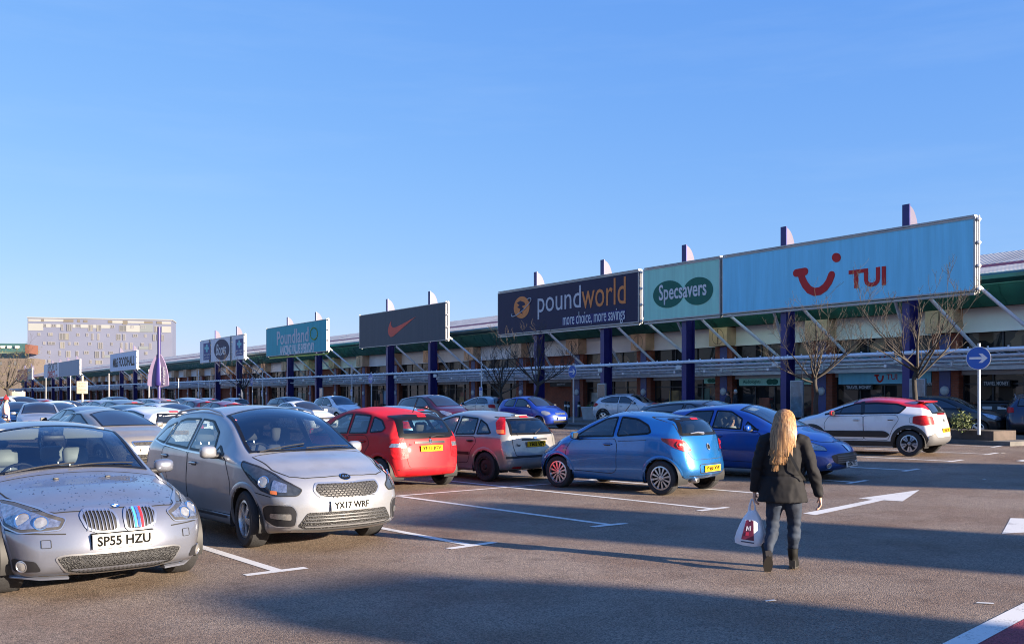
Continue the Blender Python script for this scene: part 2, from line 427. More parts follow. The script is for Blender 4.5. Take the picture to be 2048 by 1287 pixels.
# ------------------------------------------------------------------ the terrace of shops and its signs
U = Vector((-.556, .831, 0)).normalized(); NRM = Vector((-U.y, U.x, 0)); B0 = Vector((18.1, 38, 0))   # along the front, outwards, start
def FP(t, out=0.0, h=0.0): return B0 + U*t + NRM*out + Vector((0, 0, h))
def tl(px, out=0.0):
    a = (px-1024)/F; o = B0 + NRM*out
    return (o.x - a*o.y)/(a*U.y - U.x)
def onp(px, py, out=0.0):
    t = tl(px, out); p = FP(t, out); return t, CAMH + (YH-py)/F*p.y
def sframe(t, out, h): return frame(FP(t, out, h), -U, (0, 0, 1))     # local X reads left to right, Z outwards
def S3(px, py, out): t, h = onp(px, py, out); return FP(t, out, h)

mat('post_blue', (.022, .020, .14), .35, .2, var=.12, vscale=2); mat('fin_purple', (.055, .045, .10), .5, .0, var=.08)
mat('white_steel', (.82, .83, .86), .4, .1, var=.1, vscale=3); mat('alu', (.32, .32, .33), .4, .5, var=.08)
mat('ball_white', (.75, .73, .68), .4)
mat('eave_green', (.03, .13, .09), .38, .2, var=.25, vscale=.8); mat('gutter_green', (.02, .07, .06), .3, .3, var=.2, vscale=.8)
mat('stone_block', (.64, .41, .25), .85, var=.22, vscale=1.6, bump=.25, bscale=25)
mat('panel_grey', (.74, .70, .67), .6, var=.10, vscale=.6); mat('maroon', (.18, .02, .03), .5, var=.15); mat('blue_panel', (.02, .04, .19), .4, var=.12)
mat('canopy_grey', (.62, .63, .66), .5, var=.1); mat('soffit', (.50, .50, .51), .6, var=.08); mat('lamp_disc', (.55, .58, .6), .3); mat('frame_dark', (.05, .052, .058), .4, .4)
mat('paving', (.16, .15, .14), .85, var=.15, bump=.2)

def brick_mat(name, c1, c2, mortar, sc=1.0):
    m = bpy.data.materials.new(name); N, Lk, b = nt(m); MATS[name] = m
    tc = N.new('ShaderNodeTexCoord'); mp = N.new('ShaderNodeMapping'); sx = N.new('ShaderNodeSeparateXYZ'); cx = N.new('ShaderNodeCombineXYZ')
    Lk.new(tc.outputs['Object'], sx.inputs[0]); ad = N.new('ShaderNodeMath'); ad.operation = 'SUBTRACT'
    Lk.new(sx.outputs['Y'], ad.inputs[0]); Lk.new(sx.outputs['X'], ad.inputs[1]); Lk.new(ad.outputs[0], cx.inputs['X']); Lk.new(sx.outputs['Z'], cx.inputs['Y'])
    br = N.new('ShaderNodeTexBrick'); Lk.new(cx.outputs[0], br.inputs['Vector']); br.inputs['Scale'].default_value = 4.4*sc; br.inputs['Mortar Size'].default_value = .018
    br.inputs['Color1'].default_value = (*c1, 1); br.inputs['Color2'].default_value = (*c2, 1); br.inputs['Mortar'].default_value = (*mortar, 1); br.inputs['Row Height'].default_value = .32; br.inputs['Brick Width'].default_value = .95
    n = N.new('ShaderNodeTexNoise'); n.inputs['Scale'].default_value = 1.2; n.inputs['Detail'].default_value = 5; Lk.new(tc.outputs['Object'], n.inputs['Vector'])
    mr = N.new('ShaderNodeMapRange'); mr.inputs['To Min'].default_value = .7; mr.inputs['To Max'].default_value = 1.25; Lk.new(n.outputs['Fac'], mr.inputs['Value'])
    mx = N.new('ShaderNodeMix'); mx.data_type = 'RGBA'; mx.blend_type = 'MULTIPLY'; mx.inputs['Factor'].default_value = 1; Lk.new(br.outputs['Color'], mx.inputs['A']); Lk.new(mr.outputs[0], mx.inputs['B'])
    Lk.new(mx.outputs['Result'], b.inputs['Base Color']); b.inputs['Roughness'].default_value = .85
    bp = N.new('ShaderNodeBump'); bp.inputs['Strength'].default_value = .4; bp.inputs['Distance'].default_value = .02; Lk.new(br.outputs['Fac'], bp.inputs['Height']); bp.invert = True; Lk.new(bp.outputs[0], b.inputs['Normal'])
    return m
brick_mat('brick', (.34, .085, .04), (.24, .06, .03), (.16, .13, .11))

def corrugated():
    m = mat('roof_sheet', (.52, .49, .45), .55, .1); N, Lk, b = nt(m); tc = N.new('ShaderNodeTexCoord')
    mp = N.new('ShaderNodeMapping'); mp.inputs['Rotation'].default_value = (0, 0, -math.atan2(U.y, U.x)); Lk.new(tc.outputs['Object'], mp.inputs['Vector'])
    wv = N.new('ShaderNodeTexWave'); wv.bands_direction = 'X'; wv.inputs['Scale'].default_value = 1.0; Lk.new(mp.outputs[0], wv.inputs['Vector'])
    n = N.new('ShaderNodeTexNoise'); n.inputs['Scale'].default_value = .7; n.inputs['Detail'].default_value = 6; Lk.new(tc.outputs['Object'], n.inputs['Vector'])
    cr = N.new('ShaderNodeValToRGB'); e = cr.color_ramp.elements; e[0].position = .3; e[0].color = (.36, .33, .30, 1); e[1].position = .7; e[1].color = (.56, .53, .49, 1)
    Lk.new(n.outputs['Fac'], cr.inputs['Fac']); Lk.new(cr.outputs[0], b.inputs['Base Color'])
    bp = N.new('ShaderNodeBump'); bp.inputs['Strength'].default_value = .6; bp.inputs['Distance'].default_value = .05; Lk.new(wv.outputs['Fac'], bp.inputs['Height']); Lk.new(bp.outputs[0], b.inputs['Normal'])
    return m

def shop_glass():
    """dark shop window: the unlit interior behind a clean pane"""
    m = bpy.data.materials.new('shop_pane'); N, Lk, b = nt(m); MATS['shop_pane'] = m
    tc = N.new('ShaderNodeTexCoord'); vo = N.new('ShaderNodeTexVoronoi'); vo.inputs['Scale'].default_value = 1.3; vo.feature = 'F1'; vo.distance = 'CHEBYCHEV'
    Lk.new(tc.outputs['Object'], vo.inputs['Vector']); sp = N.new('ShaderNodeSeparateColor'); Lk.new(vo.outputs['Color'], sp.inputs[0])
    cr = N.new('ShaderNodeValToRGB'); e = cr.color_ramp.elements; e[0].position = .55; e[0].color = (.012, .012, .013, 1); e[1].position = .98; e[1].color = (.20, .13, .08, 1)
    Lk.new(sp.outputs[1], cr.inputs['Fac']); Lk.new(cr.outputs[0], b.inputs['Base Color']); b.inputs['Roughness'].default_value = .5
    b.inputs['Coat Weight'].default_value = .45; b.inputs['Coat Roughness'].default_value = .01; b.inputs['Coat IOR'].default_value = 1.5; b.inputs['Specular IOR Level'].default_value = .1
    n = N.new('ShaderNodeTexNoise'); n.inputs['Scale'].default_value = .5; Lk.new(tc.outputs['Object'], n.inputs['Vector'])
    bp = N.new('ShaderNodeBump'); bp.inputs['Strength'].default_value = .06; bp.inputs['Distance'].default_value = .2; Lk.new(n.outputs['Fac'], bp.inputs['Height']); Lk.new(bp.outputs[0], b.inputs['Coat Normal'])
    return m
canopy_glass = thin_glass('canopy_pane', (.80, .86, .88))

def quad(mb, t0, t1, o0, h0, o1, h1): mb.poly([FP(t0, o0, h0), FP(t0, o1, h1), FP(t1, o1, h1), FP(t1, o0, h0)])
def slab(mb, t0, t1, o0, o1, h0, h1):
    """box between two stations, two depths, two heights"""
    mb.prism([FP(t0, o0, h0), FP(t1, o0, h0), FP(t1, o0, h1), FP(t0, o0, h1)], NRM*(o1-o0))

def shop(t0, t1, label, bays, brick_bays=(), blind=(), fascia=None):
    root = thing('shop', label, 'shop', FP((t0+t1)/2, -3, 0), 0, 'shops along the terrace'); off = -root.location
    def put(mb, name, m=None, parent=None, sharp=30):
        o = mb.build(name, m, parent or root, sharp=sharp)
        if parent is None or True:
            o.data.transform(Matrix.Translation(off))
        return o
    D_ = -3.0
    # rear wall, brick base and upper wall
    mb = MB(); slab(mb, t0, t1, D_-6, D_-.5, -.3, 6.6); put(mb, 'wall', MATS['brick'])
    # roof: sheeting, red strip, ridge
    mb = MB(); mb.use(MATS['roof_sheet']); rnd = [(-1.9, 6.74), (-5.2, 7.42)]
    mb.prism([FP(t0, -1.95, 6.72), FP(t0, -5.4, 7.43), FP(t0, -5.4, 7.3), FP(t0, -1.95, 6.6)], U*(t1-t0))
    mb.prism([FP(t0, -6.0, 7.64), FP(t0, -9.5, 8.62), FP(t0, -9.5, 6.5), FP(t0, -6.0, 6.5)], U*(t1-t0))
    o = put(mb, 'roof'); mb = MB(); mb.prism([FP(t0, -5.42, 7.42), FP(t0, -5.98, 7.63), FP(t0, -5.98, 7.0), FP(t0, -5.42, 7.0)], U*(t1-t0)); put(mb, 'roof_upstand', MATS['maroon'], o)
    # green eaves and gutter
    prof = [(-2.62, 5.42), (-2.45, 5.40), (-1.9, 5.85), (-1.75, 6.2), (-1.72, 6.22), (-1.72, 6.26), (-1.62, 6.30), (-1.52, 6.42), (-1.55, 6.58), (-1.68, 6.66), (-1.9, 6.66), (-2.62, 6.6)]
    mb = MB(); mb.use(MATS['eave_green']); mb.loft([[FP(t, a, b) for a, b in prof] for t in (t0, t1)], True, True, False)
    for f in mb.bm.faces:
        z = f.calc_center_median().z
        if 6.25 < z < 6.67 and len(f.verts) == 4:
            if MATS['gutter_green'] not in mb.mats: mb.mats.append(MATS['gutter_green'])
            f.material_index = 1
    mb.mi = 0
    for t in [t0+.01+i*1.1 for i in range(int((t1-t0)/1.1))]:
        mb.use(MATS['eave_green']); mb.prism([FP(t, -2.44, 5.415), FP(t, -1.9, 5.862), FP(t, -1.745, 6.2), FP(t, -1.73, 6.19), FP(t, -1.885, 5.84), FP(t, -2.43, 5.39)], U*.03)
    put(mb, 'eaves', None, None, 30)
    # piers
    for t in bays:
        if not (t0-.1 <= t-.0 < t1-.1): continue
        mb = MB(); slab(mb, t-.62, t+.62, D_-.5, D_+.18, -.3, 4.40); p = put(mb, 'pier', MATS['brick'])
        mb = MB(); slab(mb, t-.26, t+.26, D_+.1, D_+.20, .05, 4.38); put(mb, 'pier_panel', MATS['blue_panel'], p)
        mb = MB(); mb.use(MATS['stone_block']); slab(mb, t-.66, t+.66, D_-.4, D_+.62, 4.42, 5.40)
        M_ = sframe(t, D_+.621, 4.91); b2 = MB()
        for a in range(40):
            a0, a1 = 2*math.pi*a/40, 2*math.pi*(a+1)/40
            mb.use(mat('stone_groove', (.12, .08, .05), .9)); mb.poly([M_ @ Vector((r*math.cos(q), r*math.sin(q), .002)) for r, q in ((.40, a0), (.425, a0), (.425, a1), (.40, a1))])
        mb.poly([M_ @ Vector(q) for q in ((-.03, -.40, .003), (.03, -.40, .003), (.045, 0, .003), (.03, .40, .003), (-.03, .40, .003), (-.045, 0, .003))]); b2.bm.free()
        put(mb, 'stone_capital', None, p)
        mb = MB(); mb.lathe([(.001, .10), (.15, .09), (.20, .05), (.21, 0)], 20); mb.bm.transform(sframe(t, D_+.2, 1.95)); put(mb, 'wall_lamp', MATS['lamp_disc'], p, 50)
    # bays between piers
    ends = sorted(set([t for t in bays if t0-.1 <= t < t1+.2] + ([t0+.0] if t0 < bays[0]-1 else [])))
    al = [t for t in bays if t0-7 < t < t1+7]
    for a, b in zip(al[:-1], al[1:]):
        if a < t0-.2 or b > t1+.2: continue
        lo, hi = a+.62, b-.62; idx = bays.index(a)
        mb = MB(); slab(mb, lo, hi, D_-.4, D_-.08, 4.44, 5.44); slab(mb, lo, hi, D_-.1, D_+.0, 4.40, 4.46); put(mb, 'wall_panel', MATS['panel_grey'])
        if idx in brick_bays: pass
        else:
            mb = MB(); mb.use(MATS['shop_pane']); slab(mb, lo, hi, D_-.4, D_-.22, 3.0, 4.40); mb.use(MATS['frame_dark'])
            for q in range(4): slab(mb, lo+(hi-lo)*q/3-.03, lo+(hi-lo)*q/3+.03, D_-.3, D_-.16, 3.0, 4.40)
            slab(mb, lo, hi, D_-.3, D_-.17, 3.55, 3.60); put(mb, 'window')
            mb = MB(); mb.use(MATS['shop_pane']); slab(mb, lo, hi, D_-.4, D_-.25, .0, 2.62); mb.use(MATS['frame_dark'])
            n = 4
            for q in range(n+1): slab(mb, lo+(hi-lo)*q/n-.03, lo+(hi-lo)*q/n+.03, D_-.3, D_-.18, .1, 2.62)
            slab(mb, lo, hi, D_-.3, D_-.19, 2.2, 2.26); slab(mb, lo, hi, D_-.3, D_-.17, .0, .42); sw = put(mb, 'shop_window')
            rq = random.Random(int(a*10))
            for q in range(rq.choice((1, 2, 3)) if a < 120 else 0):
                w_ = rq.uniform(.5, 1.1); t_ = rq.uniform(lo+.1, hi-w_-.1); h_ = rq.uniform(.5, 1.1); e_ = min(2.15, h_+rq.uniform(.5, 1.2)); cc = rq.choice(((.10, .22, .36), (.30, .29, .27), (.24, .06, .03), (.30, .17, .05), (.05, .12, .09), (.06, .06, .10), (.35, .33, .30)))
                mb = MB(); slab(mb, t_, t_+w_, D_-.262, D_-.243+.004*q, h_, e_); put(mb, 'window_poster', mat('shop_poster_%d' % int(cc[0]*100+cc[1]*1000), cc, .4, var=.55, vscale=2.2), sw, None)
        mb = MB(); slab(mb, lo, hi, D_-.3, D_-.05, 2.62, 3.0); put(mb, 'soffit_band', MATS['soffit'])
    # canopy: four tubes, glazing, beams
    for a, b in zip(al[:-1], al[1:]):
        if a < t0-.2 or b > t1+.2: continue
        mb = MB(); mb.use(MATS['white_steel']); lo, hi = a+.02, b-.02
        for o_, h, r_ in ((.10, 3.50, .085), (-.75, 3.31, .06), (-1.55, 3.16, .06), (-2.3, 3.05, .06)): mb.tube([FP(lo, o_, h), FP(hi, o_, h)], r_, 8)
        for q in range(8):
            t = lo+(hi-lo)*(q+.5)/8; mb.tube([FP(t, .13, 3.50), FP(t, .16, 3.64)], .035, 6)
            mb.tube([FP(t, .1, 3.52), FP(t, -2.3, 3.09)], .022, 5)
        for t in (lo+1.1, hi-1.1):
            mb.prism([FP(t, -.3, 3.06), FP(t, -2.95, 2.98), FP(t, -2.95, 2.80), FP(t, -.3, 2.95)], U*.12); mb.tube([FP(t, -1.5, 2.95), FP(t, -1.5, 3.2)], .06, 6)
        mb.use(MATS['canopy_grey']); slab(mb, lo, hi, -2.98, -2.3, 2.80, 2.97); c = put(mb, 'canopy')
        mb = MB(); quad(mb, lo, hi, .1, 3.56, -2.3, 3.13); put(mb, 'canopy_glazing', canopy_glass, c)
        mb = MB(); mb.rbox(FP(a+.05, .48, 3.2), (.24, .24, .24), .03); put(mb, 'junction_box', MATS['ball_white'], c)
    if fascia:
        for item in fascia:
            px0, py0, px1, py1, fm, txts = item; out = D_+.06
            t_a, h_a = onp(px0, py0, out); t_b, h_b = onp(px1, py1, out); hh = abs(h_a-h_b)
            mb = MB(); slab(mb, t_b, t_a, D_-.1, out, min(h_a, h_b), max(h_a, h_b)); f = put(mb, 'fascia_sign', fm)
            for body, cx, wfrac, hfrac, tm in txts:
                tt = t_a+(t_b-t_a)*cx; M_ = sframe(tt, out+.004, (h_a+h_b)/2)
                mb = MB()
                if body == 'SMILE': smile(mb, M_, hh*.42)
                elif body == 'TWIN':
                    for e in (-1, 1): mb.prism([M_ @ Vector((e*hh*.42+hh*.62*math.cos(q*math.pi/12), hh*.4*math.sin(q*math.pi/12), .001*e)) for q in range(24)], NRM*.01)
                else: mb.text(body, height=hh*hfrac, mtx=M_, maxw=abs(t_a-t_b)*wfrac, bold=.01)
                put(mb, 'lettering', tm, f, None)
    return root

def thick(pts, w):
    """2-D polyline with round ends turned into an outline"""
    L_, R_ = [], []; n = len(pts)
    for i in range(n):
        a = Vector(pts[max(0, i-1)]); b = Vector(pts[min(n-1, i+1)]); t = (b-a).normalized(); k = Vector((-t.y, t.x))*w/2
        L_.append(tuple(Vector(pts[i])+k)); R_.append(tuple(Vector(pts[i])-k))
    def cap(c, d):
        a0 = math.atan2(d.y, d.x); return [(c[0]+w/2*math.cos(a0-math.pi/2+math.pi*j/6), c[1]+w/2*math.sin(a0-math.pi/2+math.pi*j/6)) for j in range(1, 6)]
    e = (Vector(pts[-1])-Vector(pts[-2])); s = (Vector(pts[0])-Vector(pts[1]))
    return R_ + cap(pts[-1], e) + L_[::-1] + cap(pts[0], s)

def smile(mb, M_, s):
    """curved smile with a cross bar and a dot; s = half its height"""
    arc = [(-.60*s+.0+.62*s*(1-math.cos(a)), .25*s-1.05*s*math.sin(a)) for a in [math.pi*j/14*.97 for j in range(15)]]
    mb.prism([M_ @ Vector((x, y, 0)) for x, y in thick(arc, .33*s)], NRM*.012)
    mb.prism([M_ @ Vector((x, y, .0135)) for x, y in thick([(-.92*s, .30*s), (-.30*s, .30*s)], .32*s)], NRM*.012)
    mb.prism([M_ @ Vector((.72*s+.22*s*math.cos(q*math.pi/12), .98*s+.22*s*math.sin(q*math.pi/12), 0)) for q in range(24)], NRM*.012)

def post(parent, t, off, top=9.7, base=-.3):
    """blue I section post with a curved fin on its head"""
    mb = MB(); mb.use(MATS['post_blue'])
    slab(mb, t-.17, t+.17, -.12, -.06, base, top); slab(mb, t-.025, t+.025, -.62, -.121, base, 8.5); slab(mb, t-.17, t+.17, -.68, -.621, base, 8.3)
    o = mb.build('post', None, parent, sharp=None); o.data.transform(Matrix.Translation(off))
    mb = MB(); n = 10; p = [FP(t, -.125, 8.4), FP(t, -.125, top-.02)]
    p += [FP(t, -.125-.66*math.sin(a), 8.4+(top-8.45)*math.cos(a)) for a in [math.pi/2*j/n for j in range(1, n+1)]]
    mb.prism([q-U*.10 for q in p], U*.20); f = mb.build('post_fin', MATS['fin_purple'], o, sharp=30); f.data.transform(Matrix.Translation(off))

def shop_sign(label, pl, pr, posts, boards, h0=5.77, h1=8.67, art=None, braces=True, top=9.7, rails_=True, group='shop signs on blue posts'):
    """boards: list of (left px, right px, material)"""
    t0, t1 = tl(pl), tl(pr); tm = (t0+t1)/2
    root = thing('shop_sign', label, 'shop sign', FP(tm, 0, 0), 0, group); off = -root.location
    def put(mb, name, m=None, parent=None, sharp=30):
        o = mb.build(name, m, parent or root, sharp=sharp); o.data.transform(Matrix.Translation(off)); return o
    bo = []
    for a, b, m in boards:
        mb = MB(); ta, tb = tl(a), tl(b); slab(mb, tb+.02, ta-.02, .0, .25, h0+.08, h1-.08); bo.append(put(mb, 'board', m))
        mb = MB(); mb.use(MATS['alu'])
        if rails_:
            slab(mb, tb, ta, -.05, .27, h1-.08, h1-.02); slab(mb, tb, ta, -.05, .27, h0+.02, h0+.08)
            slab(mb, tb, ta, .0, .22, h1+.022, h1+.09); slab(mb, tb, ta, .0, .22, h0-.12, h0-.022)
        else:
            for x, y in ((h1-.08, h1-.03), (h0+.03, h0+.08)): slab(mb, tb, ta, -.02, .262, x, y)
        slab(mb, tb-.05, tb+.018, -.03, .248, h0, h1); slab(mb, ta-.018, ta+.03, -.03, .248, h0, h1); put(mb, 'board_frame', None, bo[-1])
        mb = MB(); mb.use(MATS['ball_white']); mb.tube([FP(tb-.12, .1, h0-.05), FP(tb-.12, .1, h1+.05)], .035, 8)
        for q in range(4):
            b2 = bmesh.new(); bmesh.ops.create_uvsphere(b2, u_segments=10, v_segments=6, radius=.085); mb.absorb(b2, FP(tb-.13, .12, h0+.1+(h1-h0-.2)*q/3), None, True); b2.free()
        put(mb, 'edge_tube', None, bo[-1])
    for px in posts: post(root, tl(px, -.35), off, top)
    mb = MB(); mb.use(MATS['canopy_grey']); slab(mb, t1+.1, t0-.1, -.06, -.0, h0+.2, h0+.42); slab(mb, t1+.1, t0-.1, -.06, 0, h1-.6, h1-.4); put(mb, 'cross_beam')
    if braces:
        for k, px in enumerate(posts):
            t = tl(px)
            for dt0, dt1 in ((-1.0, -2.2), (1.2, 3.2) if k == 0 else (1.0, 2.6)):
                if t+dt1 < t1-3.2: continue
                mb = MB(); mb.tube([FP(t+dt0*.8, -.15, h0-.05), FP(t+dt1*.7, -2.85, 3.35)], .075, 8); put(mb, 'brace', MATS['white_steel'])
        mb = MB(); mb.tube([FP(t1+.1, -.1, h0+.3), FP(t1-1.6, -2.85, 3.4)], .075, 8); put(mb, 'brace', MATS['white_steel'])
    if art: art(put, bo)
    return root

def sgn(name, c, rough=.55):
    """printed sheet with faint rain streaks"""
    if 'sign_'+name in MATS: return MATS['sign_'+name]
    m = mat('sign_'+name, c, rough, spec=.3); N, Lk, b = nt(m); tc = N.new('ShaderNodeTexCoord'); mp = N.new('ShaderNodeMapping'); mp.inputs['Scale'].default_value = (2.2, 2.2, .16); Lk.new(tc.outputs['Object'], mp.inputs['Vector'])
    n = N.new('ShaderNodeTexNoise'); n.inputs['Scale'].default_value = 1.6; n.inputs['Detail'].default_value = 6; n.inputs['Roughness'].default_value = .65; Lk.new(mp.outputs[0], n.inputs['Vector'])
    mr = N.new('ShaderNodeMapRange'); mr.inputs['From Min'].default_value = .3; mr.inputs['From Max'].default_value = .7; mr.inputs['To Min'].default_value = .88; mr.inputs['To Max'].default_value = 1.08; Lk.new(n.outputs['Fac'], mr.inputs['Value'])
    mx = N.new('ShaderNodeMix'); mx.data_type = 'RGBA'; mx.blend_type = 'MULTIPLY'; mx.inputs['Factor'].default_value = 1; mx.inputs['A'].default_value = (*c, 1); Lk.new(mr.outputs[0], mx.inputs['B']); Lk.new(mx.outputs['Result'], b.inputs['Base Color'])
    return m
OUT = .256
def lett(put, board, body, pl, pt, pr, pb, m, bold=.0, shear=0, name='lettering', out=OUT):
    t0, ha = onp(pl, pt, out); t1, hb = onp(pr, pb, out)
    mb = MB(); mb.text(body, width=abs(t0-t1), height=abs(ha-hb), mtx=sframe((t0+t1)/2, out, (ha+hb)/2), bold=bold, depth=.012, shear=shear); return put(mb, name, m, board, None)
def shape(put, board, pts, m, name='logo', out=OUT):
    mb = MB(); mb.prism([S3(x, y, out) for x, y in pts], NRM*.010); return put(mb, name, m, board, None)
def ell(cx, cy, rx, ry, n=40, sk=0): return [(cx+rx*math.cos(2*math.pi*i/n), cy+ry*math.sin(2*math.pi*i/n)+sk*rx*math.cos(2*math.pi*i/n)) for i in range(n)]
def slant(px0, y0, slope): return lambda x, y: y

def signs():
    red = sgn('red', (.52, .02, .022)); white = sgn('white', (.66, .66, .66)); navy = sgn('navy', (.014, .014, .055))
    # pale blue sign with the red smile
    def art(put, bo):
        c = lambda x, y: (1420+x/2.6815, 400+y/2.6815)
        arc = [c(*p) for p in ((488, 396), (496, 425), (511, 455), (532, 480), (560, 492), (590, 487), (617, 468), (638, 438), (652, 402))]
        pl = [onp(x, y, OUT) for x, y in arc]; out = thick([(-t, h) for t, h in pl], .37)
        mb = MB(); mb.prism([FP(-x, OUT, h) for x, h in out], NRM*.010); lg = put(mb, 'logo', red, bo[0], None)
        bar = [onp(*c(462, 391), OUT), onp(*c(510, 383), OUT)]; out = thick([(-t, h) for t, h in bar], .36)
        mb = MB(); mb.prism([FP(-x, OUT+.002, h) for x, h in out], NRM*.010); put(mb, 'logo_bar', red, bo[0], None)
        shape(put, bo[0], [c(*p) for p in ell(678, 308, 24, 25)], red, 'logo_dot')
        lett(put, bo[0], 'TUI', 1697.5, 541, 1772, 570, red, .035)
    shop_sign('wide pale blue sign board with a red smile logo and dot', 1452, 1955, (1575, 1820), [(1452, 1955, sgn('sky', (.22, .66, .87)))], art=art)
    # mint sign with two dark green ellipses
    def art(put, bo):
        g = sgn('forest', (.008, .13, .09)); c = lambda x, y: (980+x/3.386, 480+y/3.386)
        shape(put, bo[0], [c(*p) for p in ell(1208, 366, 103, 92, sk=-.10)], g); shape(put, bo[0], [c(*p) for p in ell(1410, 344, 101, 94, sk=-.10)], g, out=OUT+.003)
        lett(put, bo[0], 'Specsavers', 1318, 570, 1413, 600, white, .015, out=OUT+.016)
    shop_sign('mint green sign board with two overlapping dark green ellipses', 1294, 1446, (1376,), [(1294, 1446, sgn('mint', (.36, .72, .58)))], art=art)
    # navy sign with the ringed planet
    def art(put, bo):
        o = sgn('orange', (.75, .25, .07)); g = sgn('pale', (.55, .55, .58)); c = lambda x, y: (980+x/3.386, 480+y/3.386)
        lett(put, bo[0], 'pound', 1075.5, 583, 1162, 629, g, .0); lett(put, bo[0], 'world', 1163.5, 566, 1251.5, 607, o, .0)
        shape(put, bo[0], [c(490, 525), c(490, 580), c(917, 540), c(917, 467)], sgn('indigo', (.02, .02, .13)), 'strapline_panel', OUT-.004)
        lett(put, bo[0], 'more choice, more savings', 1126, 627, 1250, 646, white, out=OUT+.01)
        shape(put, bo[0], [c(*p) for p in ell(215, 455, 53, 74, sk=-.1)], o, 'planet')
        shape(put, bo[0], [c(*p) for p in ((182, 425), (205, 410), (232, 420), (240, 438), (215, 447), (235, 470), (215, 478), (222, 500), (200, 490), (205, 465), (185, 455), (200, 440))], navy, 'planet_mark', OUT+.011)
        ring = []
        for k in range(36):
            a = 2*math.pi*k/36; ring.append((214+88*math.cos(a)*math.cos(.75)-22*math.sin(a)*math.sin(.75), 455-(88*math.cos(a)*math.sin(.75)+22*math.sin(a)*math.cos(.75))))
        pts = [onp(*c(*p), OUT) for p in ring]; mb = MB()
        for k in range(36):
            if 3 < k < 15: continue
            a, b = pts[k], pts[(k+1) % 36]; mb.tube([FP(a[0], OUT+.018, a[1]), FP(b[0], OUT+.018, b[1])], .035, 5, False)
        put(mb, 'planet_ring', g, bo[0], None)
    shop_sign('navy sign board with orange planet logo and white and orange lettering', 1002, 1283, (1078, 1212), [(1002, 1283, navy)], art=art)
    # charcoal sign with the tick
    def art(put, bo):
        c = lambda x, y: (700+x/3.785, 560+y/3.785)
        shape(put, bo[0], [c(*p) for p in ((497, 277), (440, 326), (390, 369), (350, 405), (326, 426), (308, 430), (294, 415), (288, 388), (291, 360), (300, 330), (312, 308), (310, 335), (316, 352), (330, 359), (350, 354), (390, 335), (440, 308))], sgn('coral', (.78, .11, .07)))
    shop_sign('charcoal sign board bearing only a red tick mark', 724, 897, (780, 865), [(724, 897, sgn('charcoal', (.07, .08, .10)))], art=art, rails_=False)
    # teal sign with the laurel
    def art(put, bo):
        g = sgn('pale', (.55, .55, .58)); y = sgn('lime', (.42, .44, .06)); c = lambda x, y: (380+x/4.29, 580+y/4.29)
        lett(put, bo[0], 'Poundland', *c(746, 340+15), *c(1018, 430+12), g, .02); lett(put, bo[0], 'AMAZING VALUE EVERYDAY', *c(772, 470+8), *c(1068, 522+8), white, .05)
        mb = MB()
        for k in range(22):
            a = math.pi*2*k/22+.4; q = onp(*c(1064+29*math.cos(a), 372-50*math.sin(a)), OUT); q2 = onp(*c(1064+29*math.cos(a+.16)*1.16, 372-50*math.sin(a+.16)*1.1), OUT)
            mb.tube([FP(q[0], OUT+.01, q[1]), FP(q2[0], OUT+.01, q2[1])], [.07, .02], 5)
        put(mb, 'laurel', y, bo[0], None)
        shape(put, bo[0], [c(680, 578), c(680, 590), c(1186, 550), c(1186, 537)], y, 'stripe')
    shop_sign('teal sign board with pale lettering and a yellow laurel wreath', 537, 658, (580, 637), [(537, 658, sgn('teal', (.02, .38, .44)))], h0=5.8, h1=8.85, art=art, rails_=False)
    # three white panels
    def art(put, bo):
        b = sgn('blue', (.05, .07, .24)); n2 = sgn('ink', (.012, .016, .07)); cy = sgn('aqua', (.20, .55, .60)); c = lambda x, y: (280+x/7.15, 640+y/7.15)
        shape(put, bo[1], [c(*p) for p in ell(1168, 420, 109, 150, sk=-.05)], n2); lett(put, bo[1], 'Boots', *c(1085, 345), *c(1232, 490), white, .01, .35, out=OUT+.011)
        shape(put, bo[1], [c(1140, 500), c(1145, 510), c(1222, 425), c(1215, 420)], white, 'logo_swash', OUT+.012)
        for k, (x0, x1, dy) in enumerate(((908, 1002, 0), (1367, 1474, -60))):
            bd = bo[0 if k == 0 else 2]
            shape(put, bd, [c(x0, 335+dy), c(x0, 572+dy), c(x1, 562+dy), c(x1, 320+dy)], b, 'notice_panel'); xm = (x0+x1)/2
            for w, h in ((12, 55), (32, 18)): shape(put, bd, [c(xm-w, 400+dy-h), c(xm-w, 400+dy+h), c(xm+w, 400+dy+h), c(xm+w, 400+dy-h)], cy, 'cross', OUT+(.011 if w == 12 else .0125))
            lett(put, bd, 'late night', *c(x0+8, 480+dy), *c(x1-8, 510+dy), white, out=OUT+.011); lett(put, bd, 'pharmacy', *c(x0+14, 522+dy), *c(x1-14, 550+dy), white, out=OUT+.011)
    pw = sgn('grey_white', (.74, .75, .78)); c = lambda x: 280+x/7.15
    shop_sign('three grey white sign panels, the middle one with a navy disc', 404, 492, (435, 478), [(404, c(1015), pw), (c(1045), c(1318), pw), (c(1350), 492, pw)], art=art, rails_=False)
    # pale food hall sign
    def art(put, bo):
        k = sgn('black', (.012, .012, .014)); lett(put, bo[0], 'M&S FOODHALL', 226, 716.5, 269, 730, k, .03)
    shop_sign('pale blue sign board with bold black capitals beside the purple totem', 223.5, 276, (243, 270), [(223.5, 276, sgn('ice', (.62, .72, .84)))], art=art, rails_=False, h1=8.8)
    # two boards on four posts
    def art(put, bo):
        lett(put, bo[0], 'SPORTS', 95.5, 727, 114.5, 740.5, sgn('iron', (.20, .20, .21)), .03); lett(put, bo[0], 'DIRECT', 95.5, 742.5, 110, 754, red, .03); lett(put, bo[0], '.com', 110.5, 748, 114.8, 753, red)
